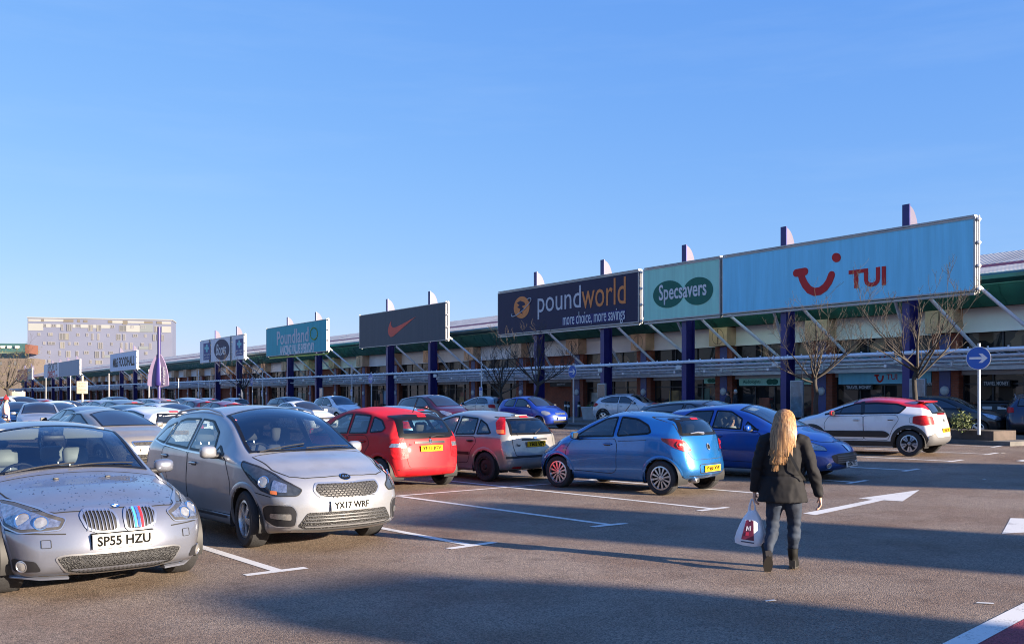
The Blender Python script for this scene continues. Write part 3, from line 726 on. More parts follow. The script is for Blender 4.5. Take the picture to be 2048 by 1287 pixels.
    shop_sign('white and blank grey sign boards side by side on four blue posts', 90, 162, (106, 121, 137, 155), [(90, 120.5, sgn('grey_white', (.74, .75, .78))), (121, 162, sgn('slate', (.27, .34, .42)))], art=art, rails_=False, h0=5.7, h1=8.9)
    def art(put, bo):
        lett(put, bo[0], '&', 43, 742, 50, 756, sgn('rose', (.5, .3, .28)))
    shop_sign('small faded red sign board, farthest along the terrace', 36.5, 66, (51, 65), [(36.5, 57, sgn('brick_red', (.42, .06, .045))), (57.5, 66, sgn('putty', (.42, .40, .34)))], art=art, rails_=False)

def terrace():
    corrugated(); shop_glass(); sky = MATS['sign_sky']; mint = MATS['sign_mint']; dg = MATS['sign_forest']; red = MATS['sign_red']; wh = MATS['sign_white']; ink = mat('ink', (.02, .02, .02), .6)
    bays = [-16.4+6.5*i for i in range(50)]
    fa = [(1677, 742, 1862, 766, sky, (('SMILE', .47, .2, .5, red), ('TUI', .60, .2, .42, red))), (1690, 769, 1745, 779, ink, (('TRAVEL MONEY', .5, .9, .6, wh),)), (1842, 762, 1868, 772, ink, (('TRAVEL MONEY', .5, .95, .6, wh),)), (1965, 760, 2020, 772, ink, (('TRAVEL MONEY', .5, .9, .6, wh),))]
    fb = [(1478, 757, 1560, 770, mint, (('Audiologists', .32, .5, .62, dg), ('TWIN', .82, .3, .5, dg))), (1585, 756, 1640, 768, mint, (('Opticians', .5, .8, .62, dg),))]
    fc = [(1408, 756, 1438, 766, mint, (('TWIN', .5, .5, .5, dg),)), (1100, 764, 1145, 772, ink, (('poundworld', .5, .8, .6, wh),))]
    e = lambda k: bays[k]
    L_ = [(e(0), e(4), 'shop with a pale blue fascia and travel posters in its dark windows', (), fa), (e(4), e(5), 'narrow shop with a mint green fascia below the mint sign', (), fb), (e(5), e(9), 'shop with brick bays behind the navy planet sign', (7,), fc),
          (e(9), e(12), 'shop with plain dark windows behind the charcoal sign', (), None), (e(12), e(16), 'shop with brick upper bays behind the teal sign', (13,), None), (e(16), e(20), 'shop behind the three grey white sign panels', (17, 18), None),
          (e(20), e(26), 'long shop front between the three panel sign and the purple totem', (21,), None), (e(26), e(33), 'shop front below the pale food hall sign', (), None), (e(33), e(48), 'farthest length of the terrace below the white and red signs', (), None)]
    for a, b, lab, bb, fs in L_: shop(a, b, lab, bays, bb, (), fs)
    # pavement in front of the shops
    mb = MB(); n = 60
    top = lambda t, o: FP(t, o, 0) + Vector((0, 0, gh(*FP(t, o).xy)+.12))
    for i in range(n):
        t0, t1 = -18+320*i/n, -18+320*(i+1)/n
        mb.poly([top(t0, 2.6), top(t0, -3.4), top(t1, -3.4), top(t1, 2.6)]); mb.poly([top(t0, 2.6), top(t1, 2.6), top(t1, 2.6)-Vector((0, 0, .3)), top(t0, 2.6)-Vector((0, 0, .3))])
    tag(mb.build('pavement', MATS['paving'], sharp=None), kind='structure')
# ------------------------------------------------------------------ cars
mat('trim_black', (.018, .018, .02), .45, bump=.05)
mat('frame_black', (.006, .006, .007), .3, spec=.25)
mat('grey_trim', (.10, .10, .105), .6, bump=.1)
mat('tyre_rubber', (.022, .022, .024), .85, var=.25, vscale=9, bump=.3, bscale=90)
mat('rim_silver', (.55, .56, .58), .28, .9, var=.12, vscale=12)
mat('rim_dark', (.16, .165, .175), .35, .8, var=.15, vscale=12)
mat('hub_black', (.012, .012, .013), .6)
mat('chrome', (.78, .78, .8), .12, 1.0)
mat('satin_metal', (.55, .56, .58), .3, .9)
mat('cabin_dark', (.035, .035, .038), .8, bump=.1)
mat('seat_cloth', (.10, .10, .105), .85, var=.2, bump=.2)
mat('seat_leather', (.30, .31, .30), .5, var=.1)
mat('lamp_chrome', (.45, .46, .48), .16, .85, var=.35, vscale=26, bump=.35, bscale=30)
mat('lamp_dark', (.05, .055, .06), .12, .4, coat=1, var=.3, vscale=20)
mat('lamp_clear', (.36, .355, .345), .12, .6, coat=1, var=.2, vscale=30)
mat('lamp_red', (.42, .008, .012), .4, coat=.1, spec=.25, var=.35, vscale=18, bump=.15, bscale=40)
mat('lamp_red_deep', (.22, .006, .01), .25, coat=.3, var=.35, vscale=18)
mat('lamp_amber', (.7, .17, .02), .15, coat=1)
mat('plate_white', (.52, .52, .50), .75, spec=.15)
mat('plate_yellow', (.62, .36, .012), .75, spec=.15)
mat('plate_black', (.008, .008, .008), .9, spec=.1)
mat('dark_pane', (.012, .014, .017), .03, coat=1.0, spec=.8)
thin_glass('clear_pane', (.52, .58, .58), boost=1.3)
thin_glass('tinted_pane', (.20, .22, .23), boost=1.25)
mat('seam', (.01, .01, .01), .8)
mat('mesh_black', (.015, .015, .016), .4, bump=.9, bscale=70)

def densify(poly, step, closed=True):
    out = []; n = len(poly)
    for i in range(n if closed else n-1):
        a = Vector(poly[i]); b = Vector(poly[(i+1) % n]); k = max(1, int((b-a).length/step))
        for j in range(k): out.append(tuple(a + (b-a)*j/k))
    if not closed: out.append(tuple(poly[-1]))
    return out

class Car:
    def __init__(s, name, label, L, W, H, r, paintm, zt, ze, zs, wr, w, zb, zm=.55, proff=((.2, .05), (.4, 0), (.6, .02), (.8, .1)),
                 profr=((.2, .04), (.45, 0), (.6, .02), (1.0, .1), (1.5, .4)), bowf=.25, bowr=.14, rend=.10, wb=2.5, fo=.8, tr=.31, tw=.2,
                 crease=.05, ds=.055, cat='car', group=None, rearlen=1.25, wsf=.972):
        s.L, s.W, s.H = L, W, H; s.hl = L/2; s.pm = paintm
        s.root = thing(name, label, cat, group=group)
        q = lambda v: pchip(v) if isinstance(v, (list, tuple)) else (lambda d: v)
        s.zt, s.ze, s.zs, s.wr, s.w, s.zb = map(q, (zt, ze, zs, wr, w, zb)); s.zm = zm
        s.pf, s.pr = pchip(proff), pchip(profr); s.bowf, s.bowr, s.rend, s.crease = bowf, bowr, rend, crease
        s.rearlen = rearlen; s.wsf = wsf
        s.fx = s.hl - fo; s.rx = s.fx - wb; s.tr, s.tw = tr, tw
        s.cuts = []; s.grow(ds)
    def ring(s, d):
        L = s.L; e = min(d, L-d); ins = 0
        if e < s.rend: ins = s.rend - math.sqrt(max(0, s.rend**2-(s.rend-e)**2))
        w = s.w(d); zb, zt, ze, zs = s.zb(d), s.zt(d), s.ze(d), s.zs(d)
        wr = min(s.wr(d), w*.95); zs = min(zs, ze-.015); zt = max(zt, ze+.004)
        zm = min(s.zm, zs-.08)
        P_ = [(0, zb), (w*.9, zb), (w, zm), (w*s.wsf, zs), (wr, ze)]
        rad = [0, .07, .16, s.crease, .10]
        seg = [5, 5, 7, 9]; pts = []
        # corner fillets
        def fil(a, p, b, r):
            a, p, b = Vector(a), Vector(p), Vector(b); u, v = a-p, b-p
            k = min(r, .45*u.length, .45*v.length); return p+u.normalized()*k, p, p+v.normalized()*k
        top = (0, zt); cur = Vector(P_[0])
        ctl = P_ + [(wr*.8, ze + (zt-ze)*.36)]
        for i in range(1, 5):
            f = fil(ctl[i-1], ctl[i], ctl[i+1], rad[i])
            for j in range(seg[i-1]): pts.append(cur.lerp(f[0], j/seg[i-1]))
            for j in range(5):
                t = j/5; pts.append(f[0]*(1-t)**2 + f[1]*2*t*(1-t) + f[2]*t*t)
            cur = f[2]
        y0, z0 = cur.x, cur.y
        for j in range(15):
            y = y0*(1-j/14); pts.append(Vector((y, z0 + (zt-z0)*(1-(y/y0)**2.1))))
        if ins:
            zc, hh = (zb+zt)/2, (zt-zb)/2
            for p in pts:
                p.x *= (w-ins)/w; p.y = zc + (p.y-zc)*(hh-ins)/hh
        return pts
    def warp(s, d, y, z):
        yn = abs(y)/(s.W/2); L = s.L
        df = s.bowf*yn**2.5*(1-smooth01(d/1.9)) + s.pf(z)*(1-smooth01(d/.75))
        dr = s.bowr*yn**2.4*(1-smooth01((L-d)/1.5)) + s.pr(z)*(1-smooth01((L-d)/s.rearlen))
        return Vector((s.hl - d - df + dr, y, z))
    def grow(s, ds):
        L, r = s.L, s.rend; st = [r*(1-math.cos(R(a))) for a in (0, 25, 45, 65, 82)]
        k = int((L-2*r)/ds); mid = [r + (L-2*r)*i/k for i in range(k+1)]
        ds_ = st + mid + [L-x for x in reversed(st)]
        bm = bmesh.new(); rings = []; lj = bm.verts.layers.int.new('ring')
        for d in ds_:
            h = s.ring(d); full = [(p.x, p.y) for p in h] + [(-p.x, p.y) for p in h[-2:0:-1]]
            rings.append([bm.verts.new((s.hl-d, y, z)) for y, z in full])
            for j, v in enumerate(rings[-1]): v[lj] = min(j, len(full)-j)
        n = len(rings[0])
        for i in range(len(rings)-1):
            for j in range(n):
                bm.faces.new((rings[i][j], rings[i][(j+1) % n], rings[i+1][(j+1) % n], rings[i+1][j]))
        caps = [bm.faces.new(rings[0]), bm.faces.new(rings[-1][::-1])]
        cell = ds*1.1
        for c in caps:
            x0 = c.verts[0].co.x
            for ax in (1, 2):
                lo = min(v.co[ax] for v in c.verts) if c.is_valid else -1; 
                fs = [f for f in bm.faces if all(abs(v.co.x-x0) < 1e-6 for v in f.verts)]
                lo = min(v.co[ax] for f in fs for v in f.verts); hi = max(v.co[ax] for f in fs for v in f.verts)
                m = int((hi-lo)/cell)
                for q in range(1, m+1):
                    t = lo+(hi-lo)*q/(m+1)+.0007; co = [0, 0, 0]; co[ax] = t; no = [0, 0, 0]; no[ax] = 1
                    fs = [f for f in bm.faces if all(abs(v.co.x-x0) < 1e-6 for v in f.verts)]
                    es = list({e for f in fs for e in f.edges}); vs = list({v for f in fs for v in f.verts})
                    bmesh.ops.bisect_plane(bm, geom=vs+es+fs, plane_co=co, plane_no=no, dist=1e-6)
        for v in bm.verts: v.co = s.warp(s.hl-v.co.x, v.co.y, v.co.z)
        bmesh.ops.recalc_face_normals(bm, faces=bm.faces[:])
        bm.normal_update(); bm.faces.ensure_lookup_table()
        s.bm = bm; s.bvh = BVHTree.FromBMesh(bm)
    # -------- projection of outlines on to the body
    def ray(s, kind, u, v):
        if kind == 'L': o, d = Vector((u, 4, v)), Vector((0, -1, 0))
        elif kind == 'R': o, d = Vector((u, -4, v)), Vector((0, 1, 0))
        elif kind == 'F': o, d = Vector((6, u, v)), Vector((-1, 0, 0))
        elif kind == 'B': o, d = Vector((-6, u, v)), Vector((1, 0, 0))
        elif kind == 'T': o, d = Vector((u, v, 4)), Vector((0, 0, -1))
        else:
            a = R(kind); e = Vector((math.cos(a), math.sin(a), 0)); o = e*6 + Vector((-e.y, e.x, 0))*u + Vector((0, 0, v)); d = -e
        return o, d
    def to2(s, kind, p):
        if kind in ('L', 'R'): return (p[0], p[2])
        if kind in ('F', 'B'): return (p[1], p[2])
        if kind == 'T': return (p[0], p[1])
        a = R(kind); return (-math.sin(a)*p[0]+math.cos(a)*p[1], p[2])
    def proj(s, kind, u, v, off=0.0):
        o, d = s.ray(kind, u, v)
        hit, no, ix, _ = s.bvh.ray_cast(o, d)
        if hit is None:
            q = o + d*(6 if kind not in ('L', 'R') else 4)
            if kind in ('L', 'R'): q.y = (1 if kind == 'L' else -1)*s.W/2*.9
            hit, no, ix, _ = s.bvh.find_nearest(q)
        if no.dot(d) > 0: no = -no
        return hit + no*off
    def mirror(s, kind, poly):
        if kind == 'L': return 'R', poly
        if kind in ('F', 'B'): return kind, [(-a, b) for a, b in poly]
        if kind == 'T': return kind, [(a, -b) for a, b in poly]
        return -kind, [(-a, b) for a, b in poly]
    def both(s, fn, kind, poly, *a, **k):
        o1 = fn(kind, poly, *a, **k); k2, p2 = s.mirror(kind, poly); o2 = fn(k2, p2, *a, **k); return o1, o2
    def patch(s, kind, poly, name, m, off=.004, step=.06, parent=None, r=0.0, border=None, bw=.012):
        if r: poly = rounded(poly, r)
        poly = densify(poly, step); mb = MB(); mb.use(m if isinstance(m, bpy.types.Material) else MATS[m])
        b2 = polygrid(poly, step); mp = {v: mb.bm.verts.new(s.proj(kind, v.co.x, v.co.y, off)) for v in b2.verts}
        for f in b2.faces: mb.face([mp[v] for v in f.verts], True)
        b2.free()
        if border:
            mb.use(MATS[border]); s.band(mb, kind, poly, bw, off+.003, True)
        return mb.build(name, None, parent or s.root, sharp=50, away=s.ray(kind, 0, 0)[1])
    def band(s, mb, kind, path, w, off, closed):
        """strip of width w along a path, laid on the body"""
        n = len(path); Ls = []
        for i in range(n):
            a = Vector(path[i-1] if (i or closed) else path[0]); b = Vector(path[(i+1) % n] if (i < n-1 or closed) else path[-1])
            t = (b-a)
            if t.length < 1e-9: t = Vector((1, 0))
            t.normalize(); nn = Vector((-t.y, t.x))*w/2; p = Vector(path[i])
            Ls.append((mb.bm.verts.new(s.proj(kind, *(p-nn), off)), mb.bm.verts.new(s.proj(kind, *(p+nn), off))))
        for i in range(n if closed else n-1):
            a, b = Ls[i], Ls[(i+1) % n]; mb.face([a[0], a[1], b[1], b[0]], True)
    def stripe(s, kind, path, w, name, m, off=.006, closed=False, parent=None, step=.05):
        mb = MB(); mb.use(MATS[m] if isinstance(m, str) else m)
        s.band(mb, kind, densify(path, step, closed), w, off, closed)
        return mb.build(name, None, parent or s.root, sharp=50, away=s.ray(kind, 0, 0)[1])
    def stripes(s, kind, paths, w, name, m, off=.006, parent=None, step=.05):
        mb = MB(); mb.use(MATS[m])
        for p in paths: s.band(mb, kind, densify(p, step, False), w, off, False)
        return mb.build(name, None, parent or s.root, sharp=50, away=s.ray(kind, 0, 0)[1])
    def window(s, kind, poly, name='window', pane='clear_pane', border=.028, r=.03, see=True, bm_='frame_black', parent=None):
        poly = densify(rounded(poly, r) if r else poly, .06); inner = shrink(poly, border)
        mb = MB(); mb.use(MATS[bm_]); n = len(poly); q = max(1, round(border/.022)); rows = []
        for e in range(q+1): rows.append([mb.bm.verts.new(s.proj(kind, *Vector(a).lerp(Vector(b), e/q), .007)) for a, b in zip(poly, inner)])
        for vo, vi in zip(rows[:-1], rows[1:]):
            for i in range(n): mb.face([vo[i], vo[(i+1) % n], vi[(i+1) % n], vi[i]], True)
        mb.use(MATS[pane]); b2 = polygrid(inner, .07)
        mp = {v: mb.bm.verts.new(s.proj(kind, v.co.x, v.co.y, .004)) for v in b2.verts}
        for f in b2.faces: mb.face([mp[v] for v in f.verts], True)
        b2.free()
        if see: s.cuts.append((kind, shrink(poly, border*.25)))
        return mb.build(name, None, parent or s.root, sharp=50, away=s.ray(kind, 0, 0)[1])
    def screen(s, d0, d1, m0=.05, m1=.05, name='windscreen', pane='clear_pane', border=.04, see=True, parent=None):
        """glass of the windscreen between the two pillars"""
        left = []
        for i in range(9):
            d = d0+(d1-d0)*i/8; y = s.wr(d)-(m0+(m1-m0)*i/8); p = s.warp(d, y, s.zt(d)); left.append((p.x, y))
        top = []; d = d1
        for i in range(1, 8):
            y = (s.wr(d)-m1)*(1-i/4); p = s.warp(d, y, s.zt(d)); top.append((p.x, y))
        bot = []
        for i in range(1, 8):
            y = -(s.wr(d0)-m0)*(1-i/4); p = s.warp(d0, y, s.zt(d0)); bot.append((p.x, y))
        poly = left + top + [(x, -y) for x, y in reversed(left)] + bot
        return s.window('T', poly, name, pane, border, 0, see, parent=parent)
    def arch(s, x, ra, lip='paint', lw=.05):
        s.archs = getattr(s, 'archs', []) + [(x, ra)]
        cz = s.tr
        a0 = math.asin(max(-1, min(1, (s.zb(s.hl-x)+.02-cz)/ra)))
        for kind, sg in (('L', 1), ('R', -1)):
            mb = MB(); mb.use(s.pm if lip == 'paint' else MATS[lip]); n = 26; prev = None
            for i in range(n+1):
                a = a0 + (math.pi-2*a0)*i/n; row = []
                for rr, off in ((ra-.015, -.02), (ra-.012, .006), (ra+lw*.6, .009), (ra+lw, .001)):
                    row.append(mb.bm.verts.new(s.proj(kind, x+rr*math.cos(a), cz+rr*math.sin(a), off)))
                if prev:
                    for q in range(3): mb.face([prev[q], prev[q+1], row[q+1], row[q]], True)
                prev = row
            mb.build('wheel_arch', None, s.root, sharp=60, away=Vector((0, -sg, -.01)))
        mb = MB(); mb.use(MATS['hub_black'])
        for sg in (1, -1):
            o = s.W/2-.015; i_ = s.W/2-.36; rings = []
            for y, rr in ((o-.02, ra+.012), (i_, ra+.012), (i_, .01)):
                rings.append([Vector((x+rr*math.cos(a), sg*y, max(cz+rr*math.sin(a), .19))) for a in [math.pi*(-.1+1.2*j/24) for j in range(25)]])
            mb.loft(rings, False, False)
        mb.build('wheel_well', None, s.root)
    def wheels(s, style='five', rim='rim_silver', arch_lip='paint', lw=.045, gap=.055, rr=.66, steer=0, caliper=False, ysh=.0):
        for x in (s.fx, s.rx): s.arch(x, s.tr+gap, arch_lip, lw)
        proto = None
        for x in (s.fx, s.rx):
            for sg in (1, -1):
                y = sg*(s.W/2 - s.tw/2 - .025 + ysh)
                if proto is None:
                    proto = s.wheel(style, rim, rr); w_ = proto
                else:
                    w_ = copy_tree(proto, s.root)
                w_.location = (x, y, s.tr); w_.rotation_euler = (0, R(random.uniform(0, 70)), (0 if sg > 0 else math.pi) + (R(steer) if x == s.fx else 0))
    def wheel(s, style, rim, rr):
        Rr, tw = s.tr, s.tw; ri = Rr*rr
        w_ = bpy.data.objects.new('wheel', None); link(w_, s.root); w_.empty_display_size = .1
        mb = MB(); h = tw/2
        prof = [(ri, -h*.8), (ri+.015, -h), (Rr-.03, -h), (Rr-.006, -h*.8), (Rr, -h*.5), (Rr, h*.5), (Rr-.006, h*.8), (Rr-.03, h), (ri+.015, h), (ri, h*.8), (ri-.012, h*.6), (ri-.012, -h*.6)]
        mb.lathe([(a, b) for a, b in prof], 40, 'y', closed=True); mb.build('tyre', MATS['tyre_rubber'], w_, sharp=30)
        mb = MB(); mb.use(MATS['hub_black']); mb.lathe([(.005, h*.25), (ri-.005, h*.15)], 32, 'y')
        mb.use(MATS[rim]); mb.lathe([(ri-.002, h*.2), (ri, h*.86), (ri-.022, h*.9), (ri-.032, h*.5)], 40, 'y')
        mb.lathe([(.001, h*.86), (.04, h*.84), (.055, h*.6)], 20, 'y')
        def spoke(a, w0, w1, y0=.8, y1=.72, r0=.04, r1=None):
            r1 = r1 or ri-.018
            u = Vector((math.cos(a), 0, math.sin(a))); v = Vector((-u.z, 0, u.x)); t = Vector((0, .03, 0))
            q = [u*r0-v*w0+Vector((0, h*y0, 0)), u*r0+v*w0+Vector((0, h*y0, 0)), u*r1+v*w1+Vector((0, h*y1, 0)), u*r1-v*w1+Vector((0, h*y1, 0))]
            mb.prism([p-t for p in q], t)
        if style == 'five':
            for k in range(5): spoke(k*2*math.pi/5, .03, .045)
        elif style == 'split':
            for k in range(5):
                a = k*2*math.pi/5
                for e in (-.17, .17): spoke(a+e, .016, .02)
        elif style == 'blade':
            for k in range(5):
                a = k*2*math.pi/5
                for e in (-.2, .2): spoke(a+e, .008, .034, r0=.07)
        elif style == 'multi':
            for k in range(12): spoke(k*2*math.pi/12, .008, .02, r0=.05)
        elif style == 'steel':
            mb.use(MATS['hub_black']); mb.lathe([(.06, h*.7), (ri*.6, h*.75), (ri-.03, h*.45)], 32, 'y')
        mb.build('rim', None, w_, sharp=35)
        return w_
    # -------- details
    def plate(s, kind, y, z, text, colr='plate_white', tilt=0.0, off=.02, w=.52, h=.111):
        p = s.proj(kind, y, z, 0)
        sg = 1 if kind == 'F' else -1
        x = max((q.x*sg) for q in [s.proj(kind, y+a, z+b) for a in (-w*.42, 0, w*.42) for b in (-h*.4, h*.4)])*sg + sg*off
        xd = Vector((0, sg, 0)); yd = Vector((-sg*math.sin(R(tilt)), 0, math.cos(R(tilt)))); M_ = frame((x, y, z), xd, yd)
        mb = MB(); mb.use(MATS[colr]); b2 = bmesh.new(); bmesh.ops.create_cube(b2, size=1)
        for v in b2.verts: v.co = Vector((v.co.x*w, v.co.y*h, v.co.z*.012))
        b2.transform(M_); mb.absorb(b2); b2.free()
        if colr == 'plate_yellow' or text in ('YX17 WRF', 'SP55 HZU'):
            pass
        o = mb.build('number_plate', None, s.root, sharp=None)
        if text:
            mb = MB(); mb.use(MATS['plate_black']); mb.text(text, width=w*.86, height=h*.68, mtx=M_ @ Matrix.Translation((0, 0, .0075)), bold=.03, depth=.002)
            mb.build('registration', None, o, sharp=None)
        return o
    def mirrors(s, d, z, m=None, cap2=None, size=(.11, .2, .13)):
        for sg in (1, -1):
            k = 'L' if sg > 0 else 'R'; p = s.proj(k, s.hl-d, z)
            c = p + Vector((-.02, sg*(size[1]*.5+.04), .05))
            mb = MB(); mb.use(m or s.pm); b2 = bmesh.new(); bmesh.ops.create_uvsphere(b2, u_segments=20, v_segments=12, radius=.5)
            for v in b2.verts:
                x, y, zz = v.co; x = x*(1.0 if x > 0 else .55)
                q = lambda t: math.copysign(abs(2*t)**.6/2, t)
                v.co = Vector((x*size[0]*1.3, q(y)*size[1], q(zz)*size[2]))
            mb.absorb(b2, c, None, True); b2.free()
            mb.use(MATS['trim_black']); mb.tube([p + Vector((0, -sg*.01, -.0)), c + Vector((0, -sg*.03, -.05))], [.035, .03], 8)
            mb.box(c + Vector((-size[0]*.36, 0, 0)), (.006, size[1]*.8, size[2]*.75))
            mb.build('mirror', None, s.root, sharp=45)
    def handle(s, d, z, parent=None, m=None, both=True):
        for k in ('L', 'R') if both else ('L',):
            p = s.proj(k, s.hl-d, z, .02); mb = MB(); mb.use(m if m else s.pm); mb.rbox(p, (.19, .03, .03), .012)
            mb.use(MATS['trim_black']); q = s.proj(k, s.hl-d+.01, z-.005, .003); mb.rbox(q, (.13, .012, .05), .004)
            mb.build('door_handle', None, parent or s.root, sharp=40)
    def door(s, poly_d, handle=None, hm=None, lw=.010):
        """door skin, its shut line and its handle on both sides; outline in (distance from nose, height)"""
        poly = densify(rounded([(s.hl-d, z) for d, z in poly_d], .06), .06)
        for k in ('L', 'R'):
            o = s.patch(k, shrink(poly, lw*.5), 'door', s.pm, .0015, .055)
            s.stripe(k, poly, lw, 'door_seam', 'seam', .003, True, o)
            if handle:
                p = s.proj(k, s.hl-handle[0], handle[1], .02); mb = MB(); mb.use(hm or s.pm); mb.rbox(p, (.19, .03, .028), .012)
                mb.use(MATS['trim_black']); q = s.proj(k, s.hl-handle[0]+.01, handle[1]-.006, .004); mb.rbox(q, (.13, .012, .05), .004)
                mb.build('door_handle', None, o, sharp=40)
    def wiper(s, a, b, kind='T', n=5):
        mb = MB(); mb.use(MATS['trim_black'])
        pts = [s.proj(kind, a[0]+(b[0]-a[0])*i/n, a[1]+(b[1]-a[1])*i/n, .02) for i in range(n+1)]
        mb.tube(pts, .008, 6); mb.build('wiper', None, s.root)
    def lens(s, p, nrm, rad, m='lamp_clear', ringm='chrome', parent=None, name='lamp_lens'):
        hit = s.bvh.find_nearest(p); n = (hit[1]*(1 if hit[1].dot(Vector(nrm)) > 0 else -1)*1.6 + Vector(nrm).normalized()).normalized(); M_ = n.to_track_quat('Z', 'Y').to_matrix().to_4x4(); M_.translation = p
        mb = MB(); mb.use(MATS[ringm]); mb.lathe([(rad*1.0, -.01), (rad*1.0, .004), (rad*.86, .006), (rad*.8, .001)], 24)
        mb.use(MATS[m]); mb.lathe([(rad*.8, .001), (rad*.55, .005), (rad*.02, .008)], 24)
        mb.bm.transform(M_); mb.build(name, None, parent or s.root)
    def badge(s, kind, u, v, ru, rv, m='chrome', name='badge', off=.012, n=24):
        return s.patch(kind, [(u+ru*math.cos(2*math.pi*i/n), v+rv*math.sin(2*math.pi*i/n)) for i in range(n)], name, m, off, .03)
    def cabin(s, d_seat, zf=.30, seatm='seat_cloth', dash_d=None, rear_d=None, dash_z=None, wheel=True, head=True):
        """seats, dashboard and steering wheel behind the glass"""
        w = s.wr(d_seat)*.9; x = s.hl-d_seat
        mb = MB(); mb.use(MATS['cabin_dark'])
        zd = dash_z or s.zs(dash_d)-.03
        mb.rbox((s.hl-dash_d-.25, 0, zd-.1), (.55, 2*s.w(dash_d)*.86, .22), .08)
        mb.build('dashboard', None, s.root)
        zr = s.zt(d_seat)
        def seat(cx, cy, ww, zb_, zt_):
            mb = MB(); mb.use(MATS[seatm]); rot = Matrix.Rotation(R(-14), 3, 'Y')
            mb.rbox((cx+.22, cy, zb_+.08), (.5, ww, .16), .06)
            hh = zt_-zb_-.1; mb.rbox((cx-.08, cy, zb_+.1+hh/2), (.16, ww*.95, hh), .07, rot)
            o = mb.build('seat', None, s.root, sharp=60)
            if head:
                mb = MB(); mb.use(MATS[seatm]); mb.rbox((cx-.19, cy, zt_+.12), (.11, .27, .19), .05, rot)
                mb.use(MATS['chrome'])
                for e in (-.06, .06): mb.tube([(cx-.17, cy+e, zt_-.05), (cx-.185, cy+e, zt_+.06)], .007, 6)
                mb.build('headrest', None, o, sharp=60)
        for sg in (1, -1): seat(x, sg*.36, .5, zf, min(zr-.36, zf+.68))
        if rear_d:
            xr = s.hl-rear_d
            for sg in (1, -1): seat(xr, sg*.33, .6, zf+.03, min(s.zt(rear_d)-.38, zf+.66))
        if wheel:
            c = Vector((s.hl-dash_d-.58, -.36, zd-.04)); M_ = Matrix.Translation(c) @ Matrix.Rotation(R(-62), 4, 'Y')
            mb = MB(); mb.use(MATS['trim_black'])
            mb.tube([M_ @ Vector((.185*math.cos(a), .185*math.sin(a), 0)) for a in [2*math.pi*i/24 for i in range(25)]], .015, 8, False)
            mb.tube([M_ @ Vector((-.17, 0, 0)), M_ @ Vector((.17, 0, 0))], .02, 6); mb.tube([M_ @ Vector((0, -.17, 0)), M_ @ Vector((0, .17, 0))], .018, 6)
            mb.rbox(c, (.05, .1, .1), .02); mb.build('steering_wheel', None, s.root)
    def finish(s, pos, heading):
        """cut the openings, link the shell and set the car on the ground"""
        bm = s.bm; dead = []
        arch = getattr(s, 'archs', [])
        for f in bm.faces:
            hitc = False
            for x, ra in arch:
                if all(math.hypot(v.co.x-x, v.co.z-s.tr) < ra+.03 for v in f.verts):
                    c = f.calc_center_median()
                    if abs(c.y) > s.W/2-.37: hitc = True; break
                elif f.normal.z < -.6 and all(abs(v.co.x-x) < ra+.03 for v in f.verts) and abs(f.calc_center_median().y) > s.W/2-.37: hitc = True; break
            if not hitc:
                for kind, poly in s.cuts:
                    o, d = s.ray(kind, 0, 0)
                    if f.normal.dot(d) > -.08: continue
                    c = f.calc_center_median()
                    if kind == 'L' and c.y < .2 or kind == 'R' and c.y > -.2: continue
                    if kind == 'T' and c.z < .6: continue
                    if all(inside(s.to2(kind, v.co), poly) for v in f.verts): hitc = True; break
            if hitc: dead.append(f)
        bmesh.ops.delete(bm, geom=dead, context='FACES')
        if getattr(s, 'roof', None):
            lj = bm.verts.layers.int['ring']
            for f in bm.faces:
                if all(v[lj] >= s.roof[1] and v.co.x < s.hl-s.roof[2] for v in f.verts): f.material_index = 1
        me = bpy.data.meshes.new('body'); bm.to_mesh(me); bm.free(); me.materials.append(s.pm)
        if getattr(s, 'roof', None): me.materials.append(s.roof[0])
        me.shade_smooth(); me.set_sharp_from_angle(angle=R(48))
        o = bpy.data.objects.new('body', me); link(o, s.root)
        # pedal box and lining that close the cabin from below
        park(s.root, pos, heading, s.fx, s.rx, s.W)
        return s.root

def park(root, pos, heading, fx=1.2, rx=-1.2, W=1.7):
    """stand a car on the sloping ground; heading = direction it faces"""
    f = Vector((heading[0], heading[1], 0)).normalized(); l = Vector((-f.y, f.x, 0)); p = Vector((pos[0], pos[1], 0))
    q = lambda a, b: gh(*(p + f*a + l*b).xy)
    pf = (q(fx, .7)+q(fx, -.7))/2; pr = (q(rx, .7)+q(rx, -.7))/2; sl = (pf-pr)/(fx-rx)
    roll = ((q(fx, .7)+q(rx, .7))-(q(fx, -.7)+q(rx, -.7)))/2/1.4
    fw = Vector((f.x, f.y, sl)).normalized(); lw = Vector((l.x, l.y, roll)).normalized(); up = fw.cross(lw).normalized(); lw = up.cross(fw)
    root.location = (p.x, p.y, pr - sl*rx)
    root.rotation_euler = Matrix((fw, lw, up)).transposed().to_euler()
    root.empty_display_size = .3
# ------------------------------------------------------------------ the cars
mat('lamp_beige', (.085, .08, .07), .2, .3, coat=.4, var=.3, vscale=14)
mat('cell_dark', (.07, .07, .072), .35, .6)
BAY = Vector((.67, -.742, 0))        # the way a car that faces the aisle points

